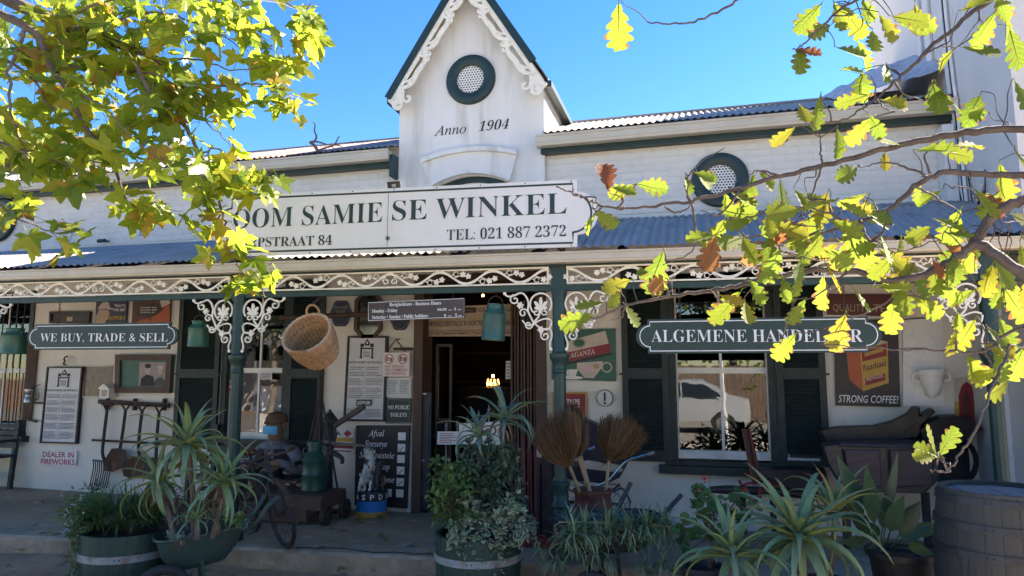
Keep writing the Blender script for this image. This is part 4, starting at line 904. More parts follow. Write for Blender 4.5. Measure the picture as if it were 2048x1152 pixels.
# blue and brown enamel posters at the top left
P = Pan((193, 590), (255, 590), (252, 650), (190, 650)); P.board('enamel_poster', 'blueprint', 'dark blue enamel poster with a man in a hat and yellow letters', 'poster')
P.poly([(.08, .42), (.16, .30), (.30, .20), (.42, .26), (.46, .42), (.56, .46), (.56, .50), (.3, .46), (.06, .47)], 'skinprint'); P.poly([(.12, .48), (.42, .50), (.47, .66), (.42, .70), (.43, .80), (.34, .86), (.32, 1), (.02, 1), (.02, .7)], 'tanprint')
P.text([("THAT'S", .60, .95, .40, .085), ('THE DIP', .56, .95, .54, .085)], 'letterwhite', style=None, off=.012); P.text([("COOPER'S", .36, .97, .82, .12)], 'yellow', off=.006)
P = Pan((266, 590), (342, 590), (339, 650), (263, 650)); P.board('enamel_poster', 'brownprint', 'brown and orange enamel poster with a tilted oval beside the blue poster', 'poster')
P.poly([(.55, .35), (.95, .15), (1, .6), (1, 1), (0, 1), (.3, .8)], 'orange'); P.poly([(.05 + .40 * (1 + cos(radians(a))) + .06 * sin(radians(a)), .50 - .30 * sin(radians(a)) - .10 * cos(radians(a))) for a in range(0, 360, 15)], 'darkred'); P.poly([(.11 + .34 * (1 + cos(radians(a))), .50 - .22 * sin(radians(a)) - .08 * cos(radians(a))) for a in range(0, 360, 15)], 'coffeeblack'); P.lines(.22, .66, .42, .58, 3, 'creamprint', .2, 4); P.poly([(.70, .1), (.95, .0), (1, .28), (.78, .42)], 'creamprint')
P = Pan((101, 623), (182, 623), (180, 647), (100, 647)); P.board('framed_picture', 'coffeeblack', 'low dark framed picture hanging behind the WE BUY sign', 'picture'); P.frame(.028, 'black', .02); P.rect(.12, .3, .88, 1, 'castiron'); P.rect(.42, .45, .56, 1, 'tanprint')
P = Pan((233, 709), (346, 709), (341, 786), (232, 786), Y=-.05, th=.04); P.board('portrait_frame', 'greenprint', 'brown framed picture of a couple in old dress on green mount', 'picture'); P.frame(.075, 'brownwood', .025)
P.rect(.42, .20, .90, .82, 'photo'); P.poly([(.44, .82), (.46, .62), (.56, .52), (.68, .58), (.72, .82)], 'cloth'); P.ell(.575, .40, .050, .115, 'skinprint'); P.ell(.575, .30, .055, .06, 'cloth'); P.poly([(.70, .82), (.72, .66), (.80, .58), (.88, .66), (.89, .82)], 'castiron'); P.ell(.80, .43, .042, .10, 'skinprint'); P.ell(.80, .34, .05, .055, 'creamprint')
P = Pan((166, 730), (233, 729), (229, 796), (163, 796), Y=-.02, th=.015); P.board('brown_pane', 'creamprint', 'square brown glazed panel with pale strips beside the left notice', 'panel'); P.rect(.05, .05, .92, .95, 'brownglass')
# white lantern house
c = at(216, 785, -.09); lt = empty('white_lantern', at(216, 796, -.09), 'small white house shaped lantern under the brown framed couple picture', 'lantern')
mb = MB(); mb.bx(c.x - .07, c.x + .07, -.15, -.03, c.z - .065, c.z + .05); ob(mb, 'box', 'white', lt); mb = MB(); mb.prism([V((c.x - .09, -.17, c.z + .05)), V((c.x + .09, -.17, c.z + .05)), V((c.x, -.17, c.z + .115))], V((0, .155, 0))); ob(mb, 'roof', 'white', lt); mb = MB(); mb.bx(c.x - .045, c.x + .04, -.153, -.150, c.z - .045, c.z + .035); ob(mb, 'window', 'tanprint', lt)
# coat hook, old saw, railway lamp
c = at(134, 722, -.02); mb = MB(); mb.tube(spline([c + V((0, 0, .06)), c + V((.02, -.05, .05)), c + V((.015, -.06, .02)), c + V((-.015, -.02, .0)), c + V((0, -.05, -.04)), c + V((0, -.01, -.05))], 5), .010, 7); ob(mb, 'coat_hook', 'black', None, 'black iron coat hook above the left notice', 'hook')
sw = empty('old_saw', at(58, 850, -.03), 'rusty two handled timber saw hung upright on the left wall', 'saw'); a, b, c_, d = at(57, 690, -.03), at(76, 690, -.03), at(62, 838, -.03), at(48, 836, -.03); mb = MB(); n = 34; L = []; Rr = []
for i in range(n + 1):
    t = i / n; p = a.lerp(d, t); L.append(V((p.x - (.012 if i % 2 else 0), p.y, p.z))); Rr.append(b.lerp(c_, t))
mb.prism(L + Rr[::-1], V((0, .006, 0))); ob(mb, 'blade', 'rust', sw); mb = MB(); mb.tube([at(46, 837, -.04), at(73, 843, -.05)], .016, 8); ob(mb, 'handle', 'brownwood', sw)
rl = empty('wall_lamp', at(56, 800, -.1), 'small steel lamp on a bracket over the old saw', 'lamp'); p = at(56, 806, -.12); mb = MB(); mb.lathe(p, [(.03, 0), (.05, .01), (.05, .06), (.042, .07), (.042, .12), (.05, .13), (.05, .18), (.02, .20)], 14); ob(mb, 'body', 'steel', rl)
mb = MB(); mb.tube([at(66, 806, -.04), at(90, 806, -.04)], .012, 6); mb.tube([at(62, 777, -.1), at(80, 768, -.03)], .006, 5); mb.tube(spline([at(66, 800, -.1), at(76, 798, -.06), at(78, 785, -.03)], 4), .005, 5); ob(mb, 'bracket', 'black', rl)
# rack with four old farm tools
rk = empty('tool_rack', at(265, 885, -.03), 'dark iron rack holding four old forks and shovels against the wall', 'rack')
mb = MB(); mb.bar(at(198, 803, -.06), at(339, 811, -.06), .035, .055); ob(mb, 'top_rail', 'rustiron', rk); mb = MB(); mb.bar(at(184, 880, -.05), at(336, 888, -.05), .02, .025); ob(mb, 'lower_rail', 'rustiron', rk)
for px in (214, 269, 328): mb = MB(); p = at(px, 808, -.045); mb.bx(p.x - .014, p.x + .014, -.06, -.012, p.z - .08, p.z + .07); ob(mb, 'rail_bracket', 'rustiron', rk)
def tool(pts, label, head, yy=-.09):
    p0 = at(*pts[0], yy); root = empty('farm_tool', at(*pts[-1], yy), label, 'garden tool', 'old tools on the wall rack')
    mb = MB(); mb.tube(spline([at(*q, yy) for q in pts], 4), .019, 8); ob(mb, 'shaft', 'rustiron', root)
    mb = MB(); mb.tube([p0, p0 + V((-.055, 0, .075))], .012, 6); mb.tube([p0, p0 + V((.055, 0, .075))], .012, 6); mb.tube([p0 + V((-.085, 0, .085)), p0 + V((.085, 0, .085))], .015, 8); ob(mb, 'handle', 'rustiron', root)
    return root
def blade(root, outline, yy, m, bend=.03):
    c = V(); P_ = [at(*q, yy) for q in outline]; cx = sum(p.x for p in P_) / len(P_); cz = sum(p.z for p in P_) / len(P_); w_ = max(abs(p.x - cx) for p in P_)
    mb = MB(); ring = [V((p.x, p.y - bend * ((p.x - cx) / w_) ** 2, p.z)) for p in P_]; n = len(ring); mid = [V((cx + (p.x - cx) * .5, yy - bend * .25 * ((p.x - cx) / w_) ** 2 + .004, cz + (p.z - cz) * .5)) for p in ring]; cen = V((cx, yy + .006, cz))
    vs = ring + mid + [cen] + [p + V((0, .006, 0)) for p in ring]
    mb.add(vs, [(i, (i + 1) % n, n + (i + 1) % n, n + i) for i in range(n)] + [(n + i, n + (i + 1) % n, 2 * n) for i in range(n)] + [(i, 2 * n + 1 + i, 2 * n + 1 + (i + 1) % n, (i + 1) % n) for i in range(n)], True); return ob(mb, 'blade', m, root)
t1 = tool([(214, 822), (208, 870), (205, 905), (209, 920)], 'rusty many tined fork, leftmost tool on the wall rack', 0)
mb = MB()
for i in range(9):
    f = i / 8; mb.tube(spline([at(186 + 33 * f, 920 + 4 * f, -.09), at(187 + 33 * f, 935 + 4 * f, -.11), at(183 + 34 * f, 955 + 4 * f, -.10), at(179 + 34 * f, 974 + 2 * f, -.07)], 4), .0065, 5)
mb.tube([at(186, 920, -.09), at(219, 924, -.09)], .009, 6); ob(mb, 'tines', 'rustiron', t1)
t2 = tool([(251, 822), (246, 860), (240, 898)], 'rusty brown shovel with tilted blade, second tool on the wall rack', 1); blade(t2, [(224, 897), (240, 896), (256, 901), (255, 915), (246, 935), (226, 944), (210, 940), (212, 920)], -.10, 'rust')
t3 = tool([(284, 824), (279, 865), (277, 900), (281, 914)], 'dark round shovel, third tool on the wall rack', 2); blade(t3, [(262, 912), (280, 914), (297, 916), (293, 935), (284, 952), (264, 958), (250, 952), (247, 935)], -.10, 'rust')
t4 = tool([(318, 826), (314, 870), (312, 915)], 'dark long tool with narrow blade, rightmost on the wall rack', 3); blade(t4, [(302, 915), (318, 915), (322, 945), (310, 965), (298, 945)], -.10, 'rustiron')
# plaques and mirror left of the doorway
for (cx, cy, r, s, lab) in ((681, 627, 23, 1, 'round dark plaque with scalloped rim left of the octagonal mirror'), (800, 636, 21, 2, 'round dark plaque half hidden behind the business hours board')):
    c = at(cx, cy, -.02); rr = r / 170; mb = MB(); mb.prism([c + V((rr * (1 + .05 * cos(6 * A)) * cos(A), 0, rr * 1.18 * (1 + .05 * cos(6 * A)) * sin(A))) for A in [2 * pi * i / 36 for i in range(36)]], V((0, .018, 0))); o = ob(mb, 'round_plaque', 'blueprint', None, lab, 'plaque')
    mb = MB(); mb.ribbon([(rr * .86 * cos(2 * pi * i / 30), rr * 1.02 * sin(2 * pi * i / 30)) for i in range(31)], .004, c + V((0, -.001, 0)), XU, UP, WN, .001); ob(mb, 'rim_line', 'inkgrey', o)
    if s == 1:
        mb = MB(); mb.text('OOM SAMIE', at(667, 618, -.022), at(695, 617, -.022), .035, 'b', 0, .0, up=UP); mb.text('WINKEL', at(671, 626, -.022), at(691, 625, -.022), .032, 'b', 0, 0); ob(mb, 'lettering', 'hoop', o)
c = at(738, 630, -.03); mr = empty('octagonal_mirror', at(738, 671, -.03), 'tall octagonal mirror in a dark wooden frame above the tall notice', 'mirror'); w2, h2 = .155, .25
oct_ = [(-w2 * .5, -h2), (w2 * .5, -h2), (w2, -h2 * .68), (w2, h2 * .68), (w2 * .5, h2), (-w2 * .5, h2), (-w2, h2 * .68), (-w2, -h2 * .68)]
mb = MB(); mb.ribbon(oct_ + [oct_[0], oct_[1]], .045, c, XU, UP, WN, .03); ob(mb, 'frame', 'brownwood', mr); mb = MB(); mb.prism([c + V((x * .96, 0, z * .96)) for x, z in oct_], V((0, .01, 0))); ob(mb, 'glass', 'mirror', mr)
# no videos sign on its chain
P = Pan((765, 705), (820, 704), (819, 753), (764, 753), Y=-.09, th=.004); P.board('no_photos_sign', 'pinkprint', 'white and red sign forbidding videos cameras and photos, hung by a chain', 'sign'); P.rect(.02, .02, .98, .98, 'signwhite')
M['signink'] = mat('camera_icon_ink', (.10, .10, .11), .6); M['signpink'] = mat('forbidding_red', (.50, .13, .12), .5)
for cx in (.25, .75):
    P.rect(cx - .11, .22, cx + .11, .36, 'signink'); P.ell(cx, .29, .06, .06, 'signwhite')
    P.ring(cx, .27, .052, .011, 'signpink'); P.poly([(cx - .15, .13), (cx - .11, .11), (cx + .15, .41), (cx + .11, .43)], 'signpink')
P.text([('NO VIDEOS', .12, .80, .64, .12), ('NO CAMERAS', .12, .93, .79, .12), ('NO PHOTOS', .12, .86, .94, .12)], 'signpink', style=None, off=.004)
mb = MB(); a = at(792, 679, -.09); chain(mb, at(774, 703, -.09), a, 6, .013, .003); chain(mb, a, at(811, 703, -.09), 6, .013, .003); ob(mb, 'chain', 'rustiron', P.o)
mb = MB(); mb.tube([a, V((a.x + .01, -.01, a.z + .01))], .008, 6); mb.bar(at(788, 698, -.03), at(825, 698, -.03), .02, .03); ob(mb, 'wall_hook', 'black', P.o)
P = Pan((773, 756), (823, 756), (822, 794), (772, 794)); P.board('paper_notice', 'paper', 'small two column paper notice above the NO PUBLIC TOILETS sign', 'notice'); P.lines(.08, .44, .14, .8, 9, 'inkgrey', .3, 3); P.lines(.54, .92, .14, .8, 9, 'inkgrey', .3, 5)
P = Pan((772, 797), (823, 797), (821, 847), (771, 847)); P.board('toilets_sign', 'signgreen', 'dark green NO PUBLIC TOILETS sign left of the doorway', 'sign'); mb = MB(); pts = [(.05, .05), (.95, .05), (.95, .95), (.05, .95), (.05, .05)]; mb.ribbon([(a * P.W, -b * P.H) for a, b in pts], .004, P.p(0, 0, -.0012), XU, UP, WN, .0006); ob(mb, 'border_line', 'hoop', P.o); P.text([('NO PUBLIC', .08, .95, .43, .16), ('TOILETS', .18, .84, .73, .16)], 'letterwhite', off=.002)
# menu board
P = Pan((712, 851), (819, 851), (813, 1017), (709, 1010), Y=-.06, th=.03); P.board('menu_board', 'signblack', 'black menu board with white script and tick boxes beside the door', 'menu board')
for (s, a, b, t, tl) in (('Afval', .26, .52, .135, .14), ('Speserye', .20, .58, .265, .27), ('Sous pasteie', .10, .72, .405, .42), ('Skaap kop', .18, .64, .545, .56), ('Wyne', .47, .74, .70, .71)): P.text([(s, a - .02, b + .02, t + .0, .075)], 'letterwhite', style='i', off=.006)
for i, t in enumerate((.085, .225, .36, .50, .64, .775)):
    P.rect(.80, t, .94, t + .095, 'signwhite', 'tick_box')
    if i in (1, 3, 4):
        mb = MB(); P.k += 1; mb.ribbon([(.825 * P.W, -(t + .052) * P.H), (.855 * P.W, -(t + .075) * P.H), (.915 * P.W, -(t + .02) * P.H)], [.008, .010, .006], P.p(0, 0, -.0008 * P.k), XU, UP, WN, .0006); ob(mb, 'tick', 'lettergreen', P.o)
P.rect(.60, .775, .72, .87, 'signwhite', 'tick_box')
P = Pan((664, 856), (708, 857), (707, 909), (664, 907)); P.board('film_sign', 'signwhite', 'white and red trade sign with letters FA behind the hand pump', 'sign'); P.text([('FA', .06, .42, .30, .18)], 'blueprint', style=None, off=.03); P.poly([(.52, .20), (.71, .06), (.92, .20), (.71, .34)], 'redprint'); P.rect(.0, .36, 1, .52, 'yellow'); P.rect(0, .56, 1, .78, 'signred'); P.rect(.1, .86, .9, .91, 'signred')
# lintel board over the door
P = Pan((857, 615), (1032, 607), (1030, 672), (857, 673), Y=.10, th=.02); P.board('lintel_board', 'tanprint', 'tan painted board with warning lettering above the shop doorway', 'sign')
P.text([('GEEN OPENBARE TOILETTE in LA', .03, .97, .22, .14)], 'ink', style=None, off=.006); P.rect(0, .80, 1, .815, 'ink')
P.text([("WINKELDIEFSTAL IS 'N OORTREDING STRAFBAAR", .01, .99, .66, .17)], 'ink', style=None, off=.006, shear=.15); P.text([('REG VAN TOEGANG VOORBEHOU  *** RIGHT OF ADMISSION RESERVED', .01, .99, .94, .09)], 'ink', style=None, off=.008)
P = Pan((875, 863), (918, 863), (917, 889), (874, 889), Y=-.0, th=.006); P.board('pink_notice', 'signwhite', 'small white notice with red print tied on the gate', 'notice'); P.lines(.12, .88, .16, .84, 6, 'redprint', .3, 6)
P = Pan((918, 847), (1000, 843), (1000, 890), (918, 889), Y=.02, th=.006); P.board('gate_sign', 'signwhite', 'white sign with red oval on the gate behind the blue aloe', 'sign'); P.ell(.72, .38, .2, .24, 'signred'); P.ell(.72, .38, .16, .18, 'signwhite'); P.text([('R', .66, .78, .48, .22)], 'redprint', off=0); P.poly([(.3, .1), (.4, .05), (.45, .25), (.35, .3)], 'ink'); P.poly([(.6, .95), (.7, .6), (.8, .75), (.75, .95)], 'ink')
P = Pan((1012, 722), (1023, 722), (1022, 758), (1011, 758), Y=.06, th=.004); P.board('paper_note', 'paper', 'narrow white paper pinned to the folding trellis', 'notice'); P.lines(.1, .9, .15, .85, 5, 'inkgrey', .2, 8)
# right hand wall
P = Pan((1105, 660), (1231, 657), (1232, 763), (1103, 759), Y=-.03); P.board('tea_poster', 'greenprint', 'green BRAGANZA tea poster with a cup and saucer', 'poster')
P.poly([(.06, .30), (.84, .04), (.92, .40), (.10, .66)], 'creamprint'); P.poly([(.09, .50), (.90, .28), (.93, .44), (.11, .68)], 'signred'); P.poly([(.11, .69), (.93, .45), (.94, .50), (.12, .74)], 'coffeeblack')
P.text([('BRAGANZA', .17, .68, .595, .10, .475)], 'creamprint', off=.012); P.ell(.43, .27, .11, .10, 'tanprint'); P.ell(.43, .27, .085, .075, 'greenprint')
P.poly([(.40, .66), (.80, .62), (.80, .72), (.72, .86), (.66, .95), (.52, .95), (.46, .86), (.40, .76)], 'creamprint'); P.poly([(.20, .80), (.42, .78), (.38, .92), (.26, .93)], 'signwhite'); P.ell(.32, .95, .18, .035, 'signwhite'); P.ring(.85, .74, .050, .014, 'creamprint'); P.ring(.22, .85, .028, .010, 'creamprint')
P.ell(.58, .78, .09, .06, 'pinkprint'); P.ell(.70, .72, .05, .05, 'tanprint')
P = Pan((1104, 784), (1174, 784), (1174, 845), (1104, 845), Y=-.03); P.board('red_sign', 'signred', 'red sign with a yellow border behind the straw brooms', 'sign'); P.frame(.018, 'yellowtrim', .006); P.text([('TREPE', .42, .80, .40, .16), ('M', .66, .78, .60, .16), ('ALLEEN', .52, .92, .87, .17)], 'letterwhite', style=None, off=.01)
c = at(1210, 796, -.02); th_ = empty('wall_thermometer', c - V((0, 0, .09)), 'round white thermometer dial on the wall under the tea poster', 'thermometer'); mb = MB(); mb.lathe(c, [(.088, 0), (.088, .018), (.080, .022)], 28, WN, True, False); ob(mb, 'rim', 'greywood', th_); mb = MB(); mb.lathe(c + V((0, -.016, 0)), [(.080, 0), (.080, .003)], 28, WN); ob(mb, 'dial', 'paper', th_)
mb = MB(); mb.bx(c.x - .009, c.x + .009, c.y - .024, c.y - .020, c.z - .03, c.z + .06); mb.bx(c.x - .014, c.x + .014, c.y - .024, c.y - .020, c.z - .062, c.z - .045); ob(mb, 'gauge', 'ink', th_)
P = Pan((1656, 588), (1792, 588), (1790, 633), (1655, 629), Y=-.03); P.board('tea_sign', 'darkred', 'dark red QUALITY TEA sign above the black coffee poster', 'sign'); P.text([('QUALITY', .08, .56, .82, .34), ('TEA', .68, .97, .82, .36)], 'tanprint', style=None, off=0)
P = Pan((1668, 640), (1796, 638), (1801, 814), (1672, 811), Y=-.035); P.board('coffee_poster', 'coffeeblack', 'black coffee poster with a yellow packet and STRONG COFFEE lettering', 'poster')
P.poly([(.18, .32), (.40, .36), (.43, .83), (.22, .70)], 'orange'); P.poly([(.40, .36), (.83, .26), (.83, .73), (.43, .83)], 'yellow'); P.poly([(.18, .32), (.58, .22), (.83, .26), (.40, .36)], 'creamprint'); P.poly([(.42, .36), (.81, .28), (.81, .42), (.43, .49)], 'signred'); P.poly([(.47, .39), (.76, .33), (.76, .37), (.47, .43)], 'yellow'); P.poly([(.47, .68), (.78, .62), (.78, .70), (.47, .765)], 'signred')
P.text([('Raadsaal', .44, .79, .60, .075, .535)], 'brownprint', style=None, off=.01); P.text([('MENGSEL', .49, .76, .715, .04, .66)], 'creamprint', style=None, off=.01); P.text([('STRONG COFFEE!', .04, .97, .96, .085)], 'letterwhite', style=None, off=.008, shear=.2)
P = Pan((1806, 640), (1886, 636), (1888, 812), (1806, 812), Y=-.02, th=.018); P.board('plaster_board', 'white', 'plain white board panel right of the black coffee poster', 'panel')
mb = MB(); mb.tube(spline([P.p(.0, .0, -.004), P.p(.3, -.01, -.004), P.p(.9, .0, -.004)], 4), .006, 5); mb.tube([P.p(0, .33, -.004), P.p(.6, .34, -.004)], .004, 5); tag(ob(mb, 'joint_lines', 'greywood', P.o), kind='stuff')
# wall urn
c = at(1866, 795, -.10); ur = empty('wall_urn', c, 'white classical wall planter urn with withered plant', 'planter'); mb = MB(); mb.lathe(c, [(.02, .0), (.05, .03), (.075, .09), (.095, .15), (.10, .20), (.115, .215), (.125, .25), (.118, .26), (.10, .26), (.09, .23)], 20); ob(mb, 'bowl', 'white', ur)
for s in (-1, 1): mb = MB(); mb.tube(spline([c + V((s * .09, 0, .22)), c + V((s * .15, 0, .22)), c + V((s * .15, 0, .16)), c + V((s * .10, 0, .15))], 5), .012, 6); ob(mb, 'ear', 'white', ur)
mb = MB(); mb.bx(c.x - .05, c.x + .05, -.06, -.012, c.z + .02, c.z + .2); ob(mb, 'wall_bracket', 'white', ur)
# painted advertisement on the wall at the right corner
P = Pan((1908, 755), (1990, 752), (1996, 865), (1910, 862), Y=-.006, th=.004); P.board('painted_advert', 'creamprint', 'faded painted advert with a red bottle and yellow band at the right corner', 'advert'); P.rect(0, .45, 1, .9, 'yellow'); P.poly([(.12, 1), (.10, .35), (.18, .16), (.30, .08), (.42, .16), (.48, .35), (.46, 1)], 'signred'); P.poly([(.2, .95), (.19, .4), (.29, .22), (.39, .4), (.38, .95)], 'darkred'); P.text([('VERKOPE', .52, .98, .30, .14)], 'signred', style=None, off=.01); P.text([('MATT', .52, .98, .80, .26)], 'brownprint', style=None, off=.02)
P = Pan((458, 745), (468, 745), (467, 760), (457, 760), Y=.02, th=.002); P.board('window_sticker', 'signgreen', 'small green sticker at the top left of the left window', 'sticker')
P = Pan((457, 766), (467, 766), (466, 782), (456, 782), Y=.02, th=.002); P.board('window_sticker', 'signred', 'small red sticker at the left edge of the left window', 'sticker'); P.ell(.5, .45, .25, .2, 'signwhite')
P = Pan((521, 744), (544, 744), (544, 759), (521, 759), Y=.02, th=.002); P.board('window_card', 'paper', 'small white card taped in the left window beneath the rail', 'card'); P.lines(.1, .9, .3, .8, 3, 'ink', .3, 3)
# camera and conduit on the upper wall
c = at(204, 481, -.08); mb = MB(); mb.tube([c + V((-.05, -.02, -.01)), c + V((.05, .01, .0))], .024, 10); cm = ob(mb, 'security_camera', 'castiron', None, 'small grey security camera on the wall above the left verandah', 'camera'); mb = MB(); mb.tube([c + V((.03, 0, 0)), V((c.x + .04, -.005, c.z))], .012, 6); ob(mb, 'mount', 'castiron', cm)
mb = MB(); a, b = at(285, 425, -.02), at(279, 470, -.02); mb.bx(a.x - .03, a.x + .01, -.06, -.012, b.z, a.z + .12); mb.bx(a.x + .03, a.x + .05, -.05, -.012, b.z, a.z + .2); ob(mb, 'conduit', 'pvc', None, 'pale conduit box on the left upper wall above the verandah', 'conduit')
# dead branch lying in the gutter
bw = empty('dead_branch', at(655, 300, -.22), 'dead grey twisted branch caught on the left roof edge', 'branch')
B_ = lambda pts, r, m='twig': (lambda mb: (mb.tube(spline([at(*p, -.24) for p in pts], 4), [r * (1 - .6 * i / ((len(pts) - 1) * 4)) for i in range((len(pts) - 1) * 4 + 1)], 6), ob(mb, 'limb', m, bw)))(MB())
B_([(636, 303), (628, 290), (620, 285), (632, 283), (654, 289)], .022); B_([(627, 285), (633, 274), (629, 262), (630, 250), (626, 243)], .013); B_([(634, 302), (650, 296), (668, 290), (675, 278), (679, 272)], .014); B_([(668, 290), (682, 292), (688, 299)], .008); B_([(650, 296), (652, 304)], .008); B_([(625, 287), (634, 302)], .012); B_([(664, 292), (670, 301)], .007)
# ================================================================ things on the porch
def skin(name, joints, edges, m, parent=None, root=0, levels=2, matfn=None, **kw):
    """one continuous body grown over a skeleton; joints: (point, radius)"""
    org = V(joints[root][0]); me = bpy.data.meshes.new(name); me.from_pydata([V(j[0]) - org for j in joints], edges, []); o = bpy.data.objects.new(name, me); col.objects.link(o)
    md = o.modifiers.new('skin', 'SKIN'); md.use_smooth_shade = True; md.branch_smoothing = .3
    for i, sv_ in enumerate(me.skin_vertices[0].data):
        r = joints[i][1]; sv_.radius = r if hasattr(r, '__len__') else (r, r); sv_.use_root = (i == root)
    if levels: sb = o.modifiers.new('sub', 'SUBSURF'); sb.levels = levels; sb.render_levels = levels
    dg = bpy.context.evaluated_depsgraph_get(); nm = bpy.data.meshes.new_from_object(o.evaluated_get(dg)); o.modifiers.clear(); o.data = nm; bpy.data.meshes.remove(me)
    nm.name = name; nm.materials.clear()
    for q in ([m] if isinstance(m, str) else m): nm.materials.append(M[q])
    nm.polygons.foreach_set('use_smooth', [True] * len(nm.polygons))
    if matfn:
        for p in nm.polygons: p.material_index = matfn(p.center + org)
    ORG[o] = org
    if parent: o.parent = parent; o.location = org - ORG[parent]
    else: o.location = org
    tag(o, **kw); return o
# ---- bench along the wall under the left window
def bench(x0, x1, yb, label, seat=.44, m='shutter', slatm='greywood', backm='shutter'):
    b = empty('bench', V(((x0 + x1) / 2, yb - .25, -.02)), label, 'bench')
    for x in (x0 + .05, x1 - .05):
        for (y, zt) in ((yb - .45, seat), (yb - .05, .88)): mb = MB(); mb.bar(V((x, y, -.03)), V((x, y + (.06 if zt > .5 else 0), zt)), .05, .05, V((0, 1, 0))); ob(mb, 'leg', m, b)
        mb = MB(); mb.bar(V((x, yb - .47, seat + .2)), V((x, yb - .0, seat + .2)), .05, .035); ob(mb, 'armrest', m, b)
    for i in range(4): mb = MB(); mb.bx(x0, x1, yb - .47 + i * .115, yb - .38 + i * .115, seat - .01, seat + .02); ob(mb, 'seat_slat', slatm, b)
    for i in range(4): mb = MB(); z = seat + .10 + i * .085; y = yb - .055 + .07 * (z - seat); mb.bx(x0, x1, y, y + .02, z, z + .055); ob(mb, 'back_slat', backm, b)
    mb = MB(); mb.bx(x0 + .05, x1 - .05, yb - .27, yb - .23, .14, .19); ob(mb, 'stretcher', m, b); return b
bench(-5.75, -4.30, -.08, 'weathered slatted bench under the left window with a masked dummy sitting on it', .31)
bench(-10.3, -8.72, -.08, 'dark green slatted bench cut off by the left edge of the photo', .42, 'shutter', 'shutter')
